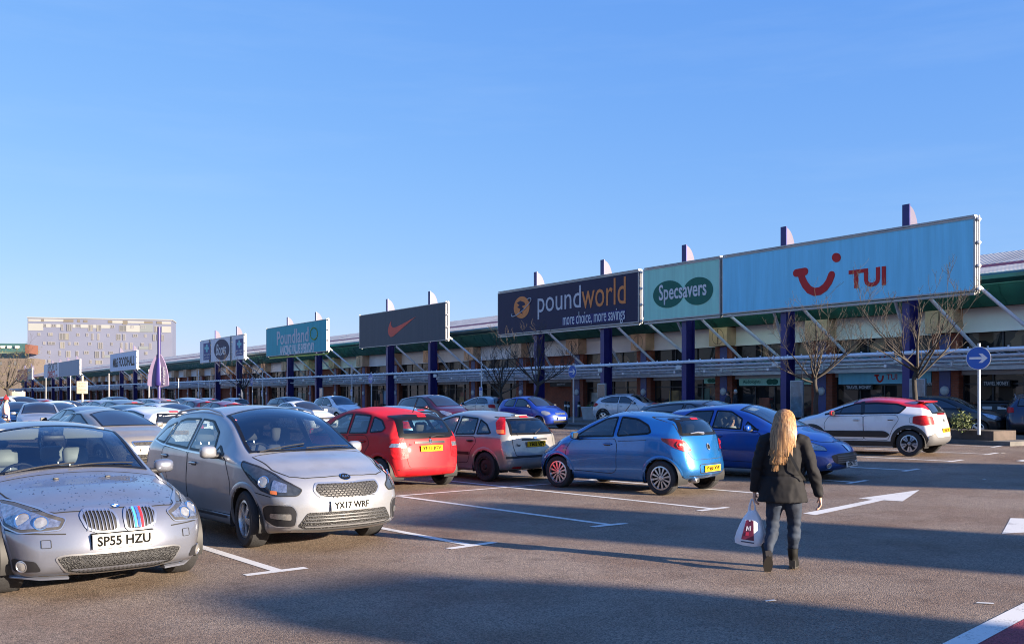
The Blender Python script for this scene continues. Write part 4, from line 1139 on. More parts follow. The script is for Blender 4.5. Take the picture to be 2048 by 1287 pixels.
def rails(L, W, H, hz0, hz1, cd, cz, rd, zr, bf, br, pk=None, wroof=.345, zb0=.22, zb1=.28, nose=.44, tail=.445, wcowl=.41):
    pk = pk or (rd+.6)
    return dict(
        zt=[(0, hz0), (cd*.45, hz1), (cd-.06, cz-.015), (cd+.08, cz+.045), (rd-.12, H-.085), (rd+.12, H-.028), (pk, H), (L-.5, zr+.035), (L, zr)],
        ze=[(0, hz0-.03), (cd*.45, hz1-.045), (cd-.1, cz-.035), (cd+.1, cz+.035), (rd-.05, H-.17), (rd+.25, H-.11), (pk+.2, H-.08), (L-.5, zr-.045), (L, zr-.08)],
        zs=[(0, hz0-.12), (cd*.45, hz1-.09), (cd, bf), (L-.7, br), (L, br-.02)],
        wr=[(0, W*.37), (cd*.45, W*.395), (cd, W*wcowl), (rd, W*(wroof+.01)), (rd+.5, W*wroof), (L-.5, W*(wroof-.02)), (L, W*(wroof-.035))],
        w=[(0, W*nose), (.35, W*.486), (cd, W*.5), (L-1.0, W*.5), (L-.3, W*.482), (L, W*tail)],
        zb=[(0, zb0), (.4, .19), (L-.5, .2), (L, zb1)])

def saloon_silver():
    L, W, H = 4.84, 1.846, 1.47
    pm = paint('paint_silver_blue', (.21, .225, .275), .6, .3)
    c = Car('parked_car', 'silver saloon with rain spotted bonnet and white plate SP55 HZU, nearest to the camera', L, W, H, 0, pm,
            zt=[(0, .755), (.25, .80), (.8, .90), (1.3, .965), (1.45, 1.01), (2.08, 1.37), (2.35, 1.44), (2.8, 1.47), (3.4, 1.42), (4.1, 1.10), (4.84, 1.02)],
            ze=[(0, .72), (.25, .765), (.8, .84), (1.35, .915), (1.55, .99), (2.15, 1.30), (2.4, 1.365), (2.9, 1.395), (3.5, 1.34), (4.1, 1.03), (4.84, .97)],
            zs=[(0, .60), (.5, .70), (1.3, .86), (2, .90), (4.2, .96), (4.84, .9)],
            wr=[(0, .66), (.4, .72), (1.3, .78), (2.1, .695), (2.7, .665), (3.5, .63), (4.1, .72), (4.84, .66)],
            w=[(0, .80), (.4, .905), (1.2, .923), (3.8, .923), (4.5, .89), (4.84, .80)], zb=[(0, .20), (.5, .17), (4.3, .19), (4.84, .26)],
            proff=((.18, .09), (.26, .01), (.42, 0), (.56, .035), (.70, .11), (.80, .2)), profr=((.2, .05), (.5, 0), (.9, .08), (1.0, .1)),
            bowf=.34, bowr=.2, wb=2.89, fo=.83, tr=.335, tw=.235, crease=.06, rearlen=.6, ds=.045)
    c.screen(1.50, 2.28, .035, .04)
    k = c.hl
    c.window('L', [(k-1.98, .955), (k-2.62, 1.34), (k-3.0, 1.365), (k-3.02, .965)]); c.window('R', [(k-1.98, .955), (k-2.62, 1.34), (k-3.0, 1.365), (k-3.02, .965)])
    for kd in 'LR': c.window(kd, [(k-3.06, .965), (k-3.04, 1.365), (k-3.4, 1.33), (k-3.95, 1.02), (k-3.93, .985)])
    c.window('T', [(k-3.45, .55), (k-3.45, -.55), (k-4.05, -.62), (k-4.05, .62)], 'rear_window')
    # bonnet skin, its two long creases and the washer jets
    bon = [(k-.17-.06, .25), (k-.17, 0)]
    left = [(k-.20, .28), (k-.26, .50), (k-.42, .66), (k-.9, .745), (k-1.40, .775)]
    poly = left + [(x, -y) for x, y in reversed(left)]
    b = c.patch('T', poly, 'bonnet', pm, .0015, .07); c.stripe('T', densify(poly, .06), .011, 'bonnet_seam', 'seam', .003, True, b)
    for sg in (1, -1):
        mb = MB(); mb.rbox(c.proj('T', k-1.22, sg*.24, .008), (.03, .05, .016), .006); mb.build('washer_jet', MATS['trim_black'], b)
    mb = MB(); rr = random.Random(4)
    for i in range(230):
        d, y = rr.uniform(.25, 1.38), rr.uniform(-.66, .66); q = c.proj('T', k-d, y, .002); e = rr.uniform(.004, .0095); n = c.bvh.find_nearest(q)[1]; M_ = n.to_track_quat('Z', 'Y').to_matrix().to_4x4(); M_.translation = q
        ring_ = [[mb.bm.verts.new(M_ @ Vector((e*f*math.cos(a), e*f*1.3*math.sin(a), e*z))) for a in [math.pi/3*j for j in range(6)]] for f, z in ((1, 0), (.6, .32))]
        for j in range(6): mb.face([ring_[0][j], ring_[0][(j+1) % 6], ring_[1][(j+1) % 6], ring_[1][j]], True)
        mb.face(ring_[1], True)
    tag(mb.build('water_drops', mat('drop', (.03, .045, .09), .02, coat=1), b, sharp=None), kind='stuff')
    # headlights with twin ringed lenses
    for sg in (1, -1):
        kd = sg*38
        p3 = [(.20, .42, .60), (.155, .43, .685), (.30, .64, .755), (.52, .86, .805), (.76, .905, .82), (.70, .915, .75), (.45, .89, .62), (.30, .76, .575)]
        pts = [c.to2(kd, (k-d, sg*y, z)) for d, y, z in p3]
        lamp = c.patch(kd, rounded(pts, .03), 'headlight', 'lamp_beige', .006, .05, border='satin_metal', bw=.010)
        c.patch(kd, shrink(rounded(pts, .03), .028), 'lamp_bowl', 'lamp_chrome', .009, .04, lamp)
        for y, z, rr in ((.58, .655, .062), (.735, .675, .072)):
            q = c.to2(kd, (k-.3, sg*y, z)); q = (q[0], z); pp = c.proj(kd, *c.to2(kd, (k-.25-(y-.55)*.5, sg*y, z)), .012)
            c.lens(pp, (1, sg*.35, .05), rr, 'lamp_clear', 'chrome', lamp)
    # double grille
    for sg in (1, -1):
        kid = rounded([(sg*.035, .575), (sg*.03, .675), (sg*.06, .735), (sg*.27, .745), (sg*.325, .70), (sg*.29, .60), (sg*.19, .560), (sg*.08, .556)], .03)
        g = c.patch('F', kid, 'grille', 'hub_black', .010, .05, border='satin_metal', bw=.022)
        c.stripes('F', [[(sg*y, .575), (sg*(y+.006), .735)] for y in (.07, .10, .13, .16, .19, .22, .25, .28)], .007, 'grille_slat', 'rim_silver', .022, g)
    for y, cc in ((.115, (.05, .35, .75)), (.145, (.03, .09, .42)), (.175, (.65, .02, .03))):
        c.stripe('F', [(y, .575), (y+.005, .732)], .017, 'grille_stripe', mat('stripe_%d' % int(y*1000), cc, .3), .026)
    bg = c.badge('T', k-.235, 0, .038, .038, 'chrome', 'badge', .004)
    for q, cc in enumerate(((.02, .12, .5), (.8, .8, .8), (.02, .12, .5), (.8, .8, .8))):
        c.patch('T', [(k-.235, 0)]+[(k-.235+.028*math.cos(math.pi/2*(q+i/6)), .028*math.sin(math.pi/2*(q+i/6))) for i in range(7)], 'badge_quarter', mat('badge_b%d' % (q % 2), cc, .3), .007, .1, bg)
    c.plate('F', 0, .49, 'SP55 HZU', tilt=4, off=.012, w=.53, h=.125)
    c.stripe('F', rounded([(-.262, .43), (.262, .43), (.262, .55), (-.262, .55)], .01), .012, 'plate_holder', 'plate_black', .016, True)
    # lower intake, fog lamps, splitter
    low = rounded([(-.54, .37), (-.46, .25), (-.3, .215), (.3, .215), (.46, .25), (.54, .37), (.46, .39), (-.46, .39)], .04)
    g = c.patch('F', low, 'lower_grille', 'mesh_black', .006, .06, border='satin_metal', bw=.014)
    xs = [-.55+.036*i for i in range(31)]
    lat = []
    for x in xs:
        for dx in (.1, -.1):
            a, b2 = (x, .235), (x+dx*1.15, .35)
            if abs(a[0]) < .42 and abs(b2[0]) < .47: lat.append([a, b2])
    c.stripes('F', lat, .006, 'grille_mesh', 'rim_dark', .010, g, .06)
    for sg in (1, -1):
        kd = sg*30
        f = [c.to2(kd, (k-d, sg*y, z)) for d, y, z in ((.2, .60, .26), (.22, .64, .345), (.4, .80, .36), (.42, .82, .30), (.38, .80, .245))]
        o = c.patch(kd, rounded(f, .03), 'fog_lamp_recess', 'trim_black', .006, .05)
        c.lens(c.proj(kd, *c.to2(kd, (k-.3, sg*.735, .30)), .012), (1, sg*.3, 0), .052, 'lamp_clear', 'satin_metal', o, 'fog_lamp')
        mb = MB(); p = [c.proj(kd, *c.to2(kd, (k-d, sg*y, .20)), .02) for d, y in ((.12, .45), (.2, .66), (.4, .86), (.62, .93))]
        mb.loft([[q+Vector((0, 0, .016)), q+Vector((.03, 0, .004)), q+Vector((.03, 0, -.012)), q+Vector((-.05, -sg*.03, -.012))] for q in p], True, True, False)
        mb.build('splitter', pm, c.root)
        c.stripe(kd, [c.to2(kd, (k-d, sg*y, z)) for d, y, z in ((.15, .42, .565), (.3, .70, .575), (.5, .88, .60), (.75, .93, .62))], .010, 'bumper_seam', 'seam', .003)
        c.patch('F', rounded([(sg*.60-.035, .455), (sg*.60+.035, .455), (sg*.60+.035, .52), (sg*.60-.035, .52)], .01), 'tow_eye_cover', pm, .004, .06, border='seam', bw=.005)
    c.mirrors(1.78, .94, pm, size=(.12, .21, .14)); c.wheels('split', 'rim_silver', 'paint', .045)
    c.cabin(2.55, .28, 'seat_leather', 1.55, 3.35, .93)
    mb = MB(); mb.use(MATS['seat_leather'])
    for sg in (1, -1): mb.rbox((k-2.34, sg*.33, 1.345), (.03, .42, .12), .012, Matrix.Rotation(R(20), 3, 'Y'))
    mb.build('sun_visor', None, c.root); mb = MB(); mb.rbox((k-2.22, 0, 1.30), (.05, .22, .07), .02); mb.build('rear_view_mirror', MATS['trim_black'], c.root)
    c.wiper((k-1.50, -.62), (k-1.56, .02)); c.wiper((k-1.50, -.05), (k-1.60, .60))
    return c

def people_carrier_silver():
    L, W, H = 4.525, 1.805, 1.62
    pm = paint('paint_silver', (.33, .34, .365), .5, .31)
    rl = rails(L, W, H, .84, .985, 1.02, 1.08, 1.95, 1.50, .97, 1.05, pk=2.5, wroof=.352, zb0=.23)
    c = Car('parked_car', 'silver people carrier with honeycomb grille, roof rails and white plate YX17 WRF', L, W, H, 0, pm, **rl, zm=.6,
            proff=((.2, .07), (.3, .0), (.52, 0), (.66, .035), (.80, .10), (.9, .2)), profr=((.2, .05), (.5, 0), (.75, .03), (1.0, .10), (1.55, .50)),
            bowf=.36, bowr=.16, wb=2.75, fo=.92, tr=.328, tw=.225, crease=.05, ds=.05)
    k = c.hl
    c.screen(1.0, 2.02, .02, .045)
    for kd in 'LR':
        c.window(kd, [(k-1.52, 1.03), (k-1.72, 1.15), (k-1.80, 1.035)], r=.02)
        c.window(kd, [(k-1.80, 1.035), (k-1.92, 1.30), (k-2.2, 1.435), (k-2.55, 1.455), (k-2.57, 1.055)])
        c.window(kd, [(k-2.64, 1.06), (k-2.62, 1.455), (k-3.15, 1.445), (k-3.34, 1.41), (k-3.44, 1.09)], pane='tinted_pane')
        c.window(kd, [(k-3.51, 1.10), (k-3.42, 1.40), (k-3.75, 1.32), (k-3.96, 1.15), (k-3.93, 1.12)], pane='tinted_pane', r=.05)
        c.stripe(kd, [(k-1.5, 1.005), (k-2.6, 1.035), (k-3.5, 1.085), (k-3.98, 1.13)], .018, 'chrome_strip', 'chrome', .008)
        c.stripe(kd, [(k-1.45, .30), (k-3.1, .29)], .03, 'sill_trim', 'trim_black', .004)
        c.stripe(kd, [(k-1.35, .33), (k-3.15, .335)], .010, 'sill_strip', 'chrome', .007)
    c.window('B', [(-.56, 1.02), (.56, 1.02), (.50, 1.42), (-.50, 1.42)], 'rear_window')
    c.door([(1.28, .34), (1.26, .72), (1.45, 1.0), (2.59, 1.03), (2.60, .36), (2.5, .33)], (2.38, .90), MATS['satin_metal'])
    c.door([(2.61, .36), (2.60, 1.03), (3.45, 1.07), (3.52, .92), (3.30, .72), (3.20, .5), (3.12, .34)], (3.36, .95), MATS['satin_metal'])
    left = [(k-.165, 0.001), (k-.17, .25), (k-.22, .46), (k-.33, .60), (k-.6, .68), (k-1.0, .73)]
    poly = left + [(x, -y) for x, y in reversed(left[1:])]
    b = c.patch('T', poly, 'bonnet', pm, .0015, .07); c.stripe('T', densify(poly, .06), .012, 'bonnet_seam', 'seam', .003, True, b)
    for sg in (1, -1):
        kd = sg*48
        p3 = [(.28, .44, .635), (.22, .45, .70), (.28, .58, .765), (.45, .72, .85), (.70, .83, .935), (1.0, .875, .985), (.98, .89, .94), (.75, .895, .80), (.52, .86, .685), (.38, .70, .635)]
        pts = rounded([c.to2(kd, (k-d, sg*y, z)) for d, y, z in p3], .03)
        lamp = c.patch(kd, pts, 'headlight', 'lamp_dark', .006, .05, border='trim_black', bw=.012)
        c.lens(c.proj(kd, *c.to2(kd, (k-.55, sg*.775, .775)), .014), (1, sg*.6, .1), .068, 'lamp_clear', 'chrome', lamp)
        c.patch(kd, rounded([c.to2(kd, (k-d, sg*y, z)) for d, y, z in ((.33, .56, .67), (.34, .57, .755), (.46, .70, .80), (.46, .70, .68))], .02), 'lamp_bowl', 'lamp_chrome', .011, .05, lamp)
        c.patch(kd, rounded([c.to2(kd, (k-d, sg*y, z)) for d, y, z in ((.42, .62, .645), (.42, .63, .685), (.47, .70, .69), (.47, .70, .655))], .01), 'indicator', 'lamp_amber', .014, .05, lamp)
        kd = sg*30
        f = [c.to2(kd, (k-d, sg*y, z)) for d, y, z in ((.2, .585, .30), (.2, .56, .46), (.24, .60, .535), (.42, .80, .54), (.47, .86, .50), (.45, .85, .36), (.36, .76, .29))]
        o = c.patch(kd, rounded(f, .04), 'fog_lamp_recess', 'trim_black', .006, .05, border='satin_metal', bw=.012)
        f = [c.to2(kd, (k-d, sg*y, z)) for d, y, z in ((.24, .61, .37), (.24, .61, .44), (.40, .79, .44), (.40, .79, .385))]
        c.patch(kd, rounded(f, .02), 'fog_lamp', 'lamp_clear', .014, .05, o)
        c.stripe(kd, [c.to2(kd, (k-d, sg*y, z)) for d, y, z in ((.42, .78, .62), (.6, .90, .655), (.85, .91, .71))], .010, 'bumper_seam', 'seam', .003)
    g = c.patch('F', rounded([(-.42, .69), (-.36, .615), (-.2, .585), (.2, .585), (.36, .615), (.42, .69), (.38, .765), (.15, .765), (.08, .755), (-.08, .755), (-.15, .765), (-.38, .765)], .03), 'grille', 'mesh_black', .008, .06, border='satin_metal', bw=.02)
    hx = []
    for r_ in range(7):
        for q in range(17):
            y = -.38+.046*q+(r_ % 2)*.023; z = .605+.0235*r_
            if abs(y) < .375-(.06 if r_ < 1 else 0)-(.02 if r_ > 5 else 0): hx.append([(y-.015, z), (y+.015, z)])
    c.stripes('F', hx, .008, 'grille_cell', 'cell_dark', .018, g, .06)
    bg = c.badge('F', 0, .815, .065, .032, 'chrome'); c.badge('F', 0, .815, .058, .026, 'plate_black', 'badge_field', .016)
    mb = MB(); mb.text('KIA', width=.085, height=.03, mtx=frame(c.proj('F', 0, .815, .018), (0, 1, 0), (-.5, 0, .87)), bold=.01); mb.build('badge_letters', MATS['chrome'], bg, sharp=None)
    c.plate('F', 0, .515, 'YX17 WRF', tilt=6, off=.012)
    g = c.patch('F', rounded([(-.60, .30), (-.5, .45), (.5, .45), (.60, .30), (.5, .27), (-.5, .27)], .03), 'lower_grille', 'mesh_black', .006, .06)
    c.stripes('F', [[(-.56+.5*(z-.3), z), (.56-.5*(z-.3), z)] for z in (.31, .345, .38, .415)], .010, 'grille_slat', 'rim_dark', .02, g)
    c.stripe('F', [(-.64, .255), (-.3, .235), (.3, .235), (.64, .255)], .03, 'bumper_trim', 'satin_metal', .012)
    for sg in (1, -1):
        pts = [c.proj('T', k-d, sg*(c.wr(d)-.03), h) for d, h in ((2.0, -.02), (2.12, .035), (2.5, .045), (3.0, .045), (3.5, .045), (3.72, .03), (3.82, -.02))]
        mb = MB(); mb.tube(pts, .017, 8); mb.build('roof_rail', MATS['satin_metal'], c.root)
    c.mirrors(1.62, 1.02, pm, size=(.12, .2, .15)); c.wheels('five', 'rim_silver', 'paint', .05, steer=-6)
    c.cabin(2.30, .42, 'seat_cloth', 1.15, 3.2, 1.03)
    c.wiper((k-1.05, -.62), (k-1.14, .0)); c.wiper((k-1.04, -.02), (k-1.12, .60))
    return c

def hatch_red():
    L, W, H = 3.9, 1.695, 1.525
    pm = paint('paint_red', (.48, .008, .016), 0, .5); pb = pm.node_tree.nodes['Principled BSDF']; pm.node_tree.links.remove(pb.inputs['Coat Weight'].links[0]); pb.inputs['Coat Weight'].default_value = .04; pb.inputs['Coat Roughness'].default_value = .08; pb.inputs['Specular IOR Level'].default_value = .25
    c = Car('parked_car', 'red hatchback seen from behind with yellow plate YF13 JGV', L, W, H, 0, pm,
            **rails(L, W, H, .80, .92, .85, 1.03, 1.75, 1.40, .93, 1.02, pk=2.2, wroof=.36, zb1=.26, tail=.46), zm=.62,
            profr=((.2, .05), (.38, 0), (.6, .015), (.75, .035), (.95, .08), (1.15, .17), (1.45, .40)), bowr=.16, wb=2.5, fo=.82, tr=.295, tw=.185, ds=.045)
    k = c.hl
    c.screen(.87, 1.82)
    for kd in 'LR':
        c.window(kd, [(k-1.32, .985), (k-1.75, 1.27), (k-2.05, 1.385), (k-2.28, 1.40), (k-2.33, 1.01)])
        c.window(kd, [(k-2.38, 1.01), (k-2.34, 1.40), (k-2.85, 1.375), (k-2.96, 1.03)])
        c.window(kd, [(k-3.02, 1.04), (k-2.92, 1.36), (k-3.2, 1.29), (k-3.40, 1.14), (k-3.36, 1.07)], r=.06)
    w = [(-.66, .945), (.66, .945), (.64, 1.10), (.55, 1.36), (.3, 1.385), (-.3, 1.385), (-.55, 1.36), (-.64, 1.10)]
    rw = c.window('B', rounded(w, .06), 'rear_window', border=.10, r=0)
    c.patch('B', [(-.10, 1.335), (.10, 1.335), (.10, 1.365), (-.10, 1.365)], 'brake_light', 'lamp_red', .012, .05, rw)
    c.door([(1.05, .34), (1.02, .7), (1.3, .955), (2.33, .98), (2.35, .36)], (2.15, .86)); c.door([(2.36, .36), (2.35, .985), (2.95, 1.0), (3.06, .85), (2.85, .6), (2.72, .36)], (2.84, .89))
    hat = rounded([(-.50, .42), (.50, .42), (.545, .60), (.57, .72), (.60, .935), (-.60, .935), (-.57, .72), (-.545, .60)], .05)
    h = c.patch('B', hat, 'tailgate', pm, .0015, .06); c.stripe('B', densify(hat, .06), .009, 'tailgate_seam', 'seam', .003, True, h)
    c.stripe('B', [(-.36, .875), (.36, .875)], .045, 'tailgate_bar', 'trim_black', .012)
    c.badge('B', 0, .89, .035, .045, 'chrome')
    mb = MB(); mb.text('H', height=.06, width=.055, mtx=frame(c.proj('B', 0, .89, .015), (0, -1, 0), (0, 0, 1)), bold=.01); mb.build('badge_letter', MATS['trim_black'], h, sharp=None)
    mb = MB(); mb.text('Jazz', height=.045, mtx=frame(c.proj('B', .45, .84, .004), (.05, -1, 0), (.1, 0, 1)), shear=.3, depth=.006); mb.build('badge_lettering', MATS['chrome'], h, sharp=None)
    c.plate('B', 0, .765, 'YF13 JGV', 'plate_yellow', off=.016)
    for sg in (1, -1):
        kd = sg*140
        p3 = [(3.90, .56, .60), (3.86, .56, .78), (3.80, .60, .965), (3.68, .74, .955), (3.60, .80, .86), (3.66, .81, .70), (3.74, .78, .60), (3.86, .68, .575)]
        pts = rounded([c.to2(kd, (k-d, sg*y, z)) for d, y, z in p3], .02)
        t = c.patch(kd, pts, 'tail_light', 'lamp_red', .008, .05)
        f = rounded([c.to2(kd, (k-d, sg*y, z)) for d, y, z in ((3.83, .57, .785), (3.82, .58, .87), (3.66, .77, .865), (3.62, .79, .80))], .015)
        c.patch(kd, f, 'lamp_bowl', 'lamp_chrome', .012, .05, t)
        c.patch('B', [(sg*.42-.12, .285), (sg*.42+.12, .285), (sg*.42+.12, .305), (sg*.42-.12, .305)], 'reflector', 'lamp_red', .006, .06)
    c.stripe('B', [(-.75, .385), (-.4, .40), (.4, .40), (.75, .385)], .012, 'bumper_seam', 'seam', .003)
    p = c.proj('B', 0, .955, .02); mb = MB(); mb.tube([p, c.proj('B', -.15, .985, .03), c.proj('B', -.36, .975, .03)], [.02, .012, .008], 6); mb.build('wiper', MATS['trim_black'], c.root)
    p = c.proj('T', k-3.25, -.05); mb = MB(); mb.tube([p, p+Vector((-.1, 0, .18))], [.012, .004], 6); mb.build('aerial', MATS['trim_black'], c.root)
    c.mirrors(1.35, .98, pm); c.wheels('five'); c.cabin(2.15, .36, 'seat_cloth', .95, 2.95, .97)
    return c

def hatch_silver():
    L, W, H = 4.17, 1.70, 1.43
    pm = paint('paint_champagne', (.34, .33, .31), .5, .3)
    c = Car('parked_car', 'silver hatchback seen from behind with tall red corner lamps and yellow plate YE02 VEV', L, W, H, 0, pm,
            **rails(L, W, H, .74, .86, 1.0, .96, 1.95, 1.325, .87, .93, pk=2.4, wroof=.345, zb1=.26, tail=.455), zm=.58,
            profr=((.2, .05), (.4, 0), (.58, .015), (.75, .06), (.93, .10), (1.10, .21), (1.36, .44)), bowr=.17, wb=2.615, fo=.83, tr=.30, tw=.19, ds=.045)
    k = c.hl
    c.screen(1.02, 2.02)
    for kd in 'LR':
        c.window(kd, [(k-1.45, .905), (k-2.0, 1.24), (k-2.3, 1.31), (k-2.48, 1.315), (k-2.5, .925)])
        c.window(kd, [(k-2.55, .925), (k-2.54, 1.315), (k-3.05, 1.28), (k-3.14, .945)])
        c.window(kd, [(k-3.19, .95), (k-3.11, 1.265), (k-3.35, 1.17), (k-3.58, .99), (k-3.55, .965)], r=.03)
        c.stripe(kd, [(k-1.35, .56), (k-3.0, .56)], .06, 'side_moulding', 'trim_black', .010)
    w = [(-.60, .945), (.60, .945), (.60, .99), (.49, 1.265), (.3, 1.275), (-.3, 1.275), (-.49, 1.265), (-.60, .99)]
    c.window('B', rounded(w, .03), 'rear_window', 'tinted_pane', .045, 0)
    c.door([(1.3, .34), (1.24, .68), (1.42, .875), (2.52, .895), (2.53, .36)], (2.33, .80), MATS['trim_black'])
    c.door([(2.54, .36), (2.53, .895), (3.15, .915), (3.22, .80), (3.05, .62), (2.92, .36)], (3.03, .82), MATS['trim_black'])
    hat = rounded([(-.55, .535), (.55, .535), (.585, .70), (.585, .945), (.48, 1.305), (-.48, 1.305), (-.585, .945), (-.585, .70)], .04)
    h = c.stripe('B', densify(hat, .06), .009, 'tailgate_seam', 'seam', .004, True)
    c.patch('B', [(-.12, 1.285), (.12, 1.285), (.11, 1.315), (-.11, 1.315)], 'brake_light', 'lamp_red', .012, .05)
    for sg in (1, -1):
        kd = sg*135
        p3 = [(3.78, .545, 1.29), (3.66, .585, 1.295), (3.58, .625, 1.19), (3.70, .70, .985), (3.78, .715, .96), (3.90, .655, .96)]
        t = c.patch(kd, rounded([c.to2(kd, (k-d, sg*y, z)) for d, y, z in p3], .015), 'tail_light', 'lamp_red', .010, .05)
        f = [c.to2(kd, (k-d, sg*y, z)) for d, y, z in ((3.66, .69, 1.045), (3.71, .705, .975), (3.87, .655, .975), (3.83, .63, 1.05))]
        c.patch(kd, rounded(f, .01), 'indicator', 'lamp_amber', .014, .05, t)
        c.patch('B', [(sg*.52-.1, .285), (sg*.52+.1, .285), (sg*.52+.1, .32), (sg*.52-.1, .32)], 'reflector', 'lamp_red', .008, .06)
    c.stripe('B', [(-.74, .50), (-.4, .515), (.4, .515), (.74, .50)], .045, 'bumper_strip', 'trim_black', .010)
    lo = rounded([(-.72, .45), (-.7, .26), (.7, .26), (.72, .45), (.4, .47), (-.4, .47)], .03)
    c.patch('B', lo, 'bumper', mat('bumper_grey', (.24, .24, .245), .45, .3, var=.1), .003, .06)
    c.stripe('B', [(-.36, .855), (.36, .855)], .035, 'tailgate_grip', 'trim_black', .010)
    c.badge('B', 0, .885, .05, .024, 'chrome')
    c.plate('B', -.0, .765, 'YE02 VEV', 'plate_yellow', off=.016)
    mb = MB(); mb.text('Focus', height=.06, width=.17, mtx=frame(c.proj('B', .44, .75, .004), (.05, -1, 0), (.1, 0, 1)), shear=.3, depth=.006); mb.build('badge_lettering', MATS['trim_black'], c.root, sharp=None)
    p = c.proj('B', 0, .955, .02); mb = MB(); mb.tube([p, c.proj('B', -.10, 1.0, .02), c.proj('B', -.25, 1.06, .02)], [.022, .012, .007], 6); mb.build('wiper', MATS['trim_black'], c.root)
    mb = MB(); p = c.proj('B', .42, .28); mb.tube([p+Vector((.3, 0, -.06)), p+Vector((-.0, 0, -.07))], .03, 10); mb.build('exhaust_pipe', MATS['grey_trim'], c.root)
    mb = MB(); zq = c.proj('T', k-3.60, 0).z; mb.rbox((k-3.62, 0, zq), (.14, .34, .025), .01); mb.build('spoiler', pm, c.root)
    c.mirrors(1.5, .92, MATS['trim_black']); c.wheels('steel', 'hub_black'); c.cabin(2.3, .30, 'seat_cloth', 1.1, 3.2, .90)
    return c

def mini_hatch_blue():
    L, W, H = 3.62, 1.66, 1.46
    pm = paint('paint_sky_blue', (.016, .155, .44), .55, .24)
    rl = rails(L, W, H, .74, .90, .80, 1.0, 1.62, 1.36, .91, 1.06, pk=1.95, wroof=.34, zb1=.30, tail=.455)
    c = Car('parked_car', 'bright blue three door city car with multi spoke wheels and yellow plate YH60 XVP', L, W, H, 0, pm, **rl, zm=.6,
            profr=((.2, .06), (.42, 0), (.6, .03), (.8, .085), (1.0, .15), (1.2, .26), (1.45, .48)), proff=((.2, .06), (.4, 0), (.6, .05), (.8, .2)), bowf=.36, bowr=.24, wb=2.30, fo=.74, tr=.30, tw=.195, ds=.04, rend=.12)
    k = c.hl
    c.screen(.82, 1.70)
    for kd in 'LR':
        c.window(kd, [(k-1.10, .965), (k-1.42, 1.16), (k-1.75, 1.325), (k-2.02, 1.365), (k-2.06, .995)], border=.03, r=.04)
        c.window(kd, [(k-2.13, 1.0), (k-2.09, 1.365), (k-2.45, 1.33), (k-2.72, 1.22), (k-2.84, 1.09), (k-2.78, 1.055)], pane='tinted_pane', border=.03, r=.05)
        c.stripe(kd, [(k-2.15, .925), (k-2.4, .935), (k-2.75, .955)], .010, 'body_crease', 'seam', .001)
    w = rounded([(-.60, 1.03), (.60, 1.03), (.60, 1.10), (.47, 1.325), (.25, 1.345), (-.25, 1.345), (-.47, 1.325), (-.60, 1.10)], .06)
    rw = c.window('B', w, 'rear_window', 'tinted_pane', .05, 0)
    c.patch('B', [(-.11, 1.30), (.11, 1.30), (.10, 1.33), (-.10, 1.33)], 'brake_light', 'lamp_red', .012, .05, rw)
    c.door([(.98, .36), (.95, .72), (1.1, .93), (2.09, .965), (2.13, .85), (2.10, .4), (2.0, .33)], (1.93, .865))
    hat = rounded([(-.47, .62), (.47, .62), (.55, .72), (.62, 1.0), (.60, 1.12), (.5, 1.36), (-.5, 1.36), (-.60, 1.12), (-.62, 1.0), (-.55, .72)], .06)
    c.stripe('B', densify(hat, .06), .008, 'tailgate_seam', 'seam', .003, True)
    for sg in (1, -1):
        kd = sg*135
        p3 = [(3.50, .50, .78), (3.40, .57, .955), (3.28, .70, .985), (3.06, .79, 1.0), (3.10, .81, .95), (3.30, .77, .84), (3.46, .62, .755)]
        t = c.patch(kd, rounded([c.to2(kd, (k-d, sg*y, z)) for d, y, z in p3], [.02, .05, .05, .015, .02, .05, .03]), 'tail_light', 'lamp_red_deep', .010, .04)
        q = c.proj(kd, *c.to2(kd, (k-3.36, sg*.67, .885)), .014); c.lens(q, (-1, sg*.8, .15), .068, 'lamp_red', 'lamp_red_deep', t)
        q = c.proj(kd, *c.to2(kd, (k-3.36, sg*.67, .885)), .026); c.lens(q, (-1, sg*.8, .15), .034, 'lamp_clear', 'lamp_red', t)
        c.stripe('B', [(sg*.60, .70), (sg*.62, .60)], .010, 'bumper_seam', 'seam', .002)
        pts = [c.to2(-kd+180*0 if False else sg*42, (k-d, sg*y, z)) for d, y, z in ((.25, .56, .68), (.42, .70, .83), (.62, .78, .86), (.5, .80, .70), (.34, .72, .64))]
        c.patch(sg*42, rounded(pts, .04), 'headlight', 'lamp_chrome', .006, .05)
    rec = rounded([(-.35, .385), (.35, .385), (.37, .50), (.33, .535), (-.33, .535), (-.37, .50)], .03)
    c.patch('B', rec, 'plate_recess', pm, .003, .06, border='seam', bw=.012)
    c.plate('B', 0, .455, 'YH60 XVP', 'plate_yellow', off=.004)
    c.badge('B', 0, .83, .048, .06, 'satin_metal'); c.badge('B', 0, .83, .032, .042, 'plate_black', 'badge_field', .018)
    mb = MB(); mb.text('Ka', height=.06, mtx=frame(c.proj('B', -.40, .76, .004), (.1, -1, 0), (.1, 0, 1)), shear=.3, depth=.006); mb.build('badge_lettering', MATS['chrome'], c.root, sharp=None)
    mb = MB(); a = c.proj('B', .05, 1.06, .02); mb.tube([a, c.proj('B', .2, 1.08, .02), c.proj('B', .40, 1.065, .02)], [.03, .016, .008], 6); mb.build('wiper', MATS['satin_metal'], c.root)
    c.stripe('B', [(-.72, .36), (-.4, .335), (.4, .335), (.72, .36)], .010, 'bumper_line', 'seam', .001)
    mb = MB(); p = c.proj('B', .36, .30); mb.rbox((p.x+.05, p.y, .26), (.16, .12, .085), .03); mb.use(MATS['hub_black']); mb.box((p.x-.031, p.y, .26), (.004, .085, .05)); mb.build('exhaust_pipe', MATS['chrome'], c.root) if False else None
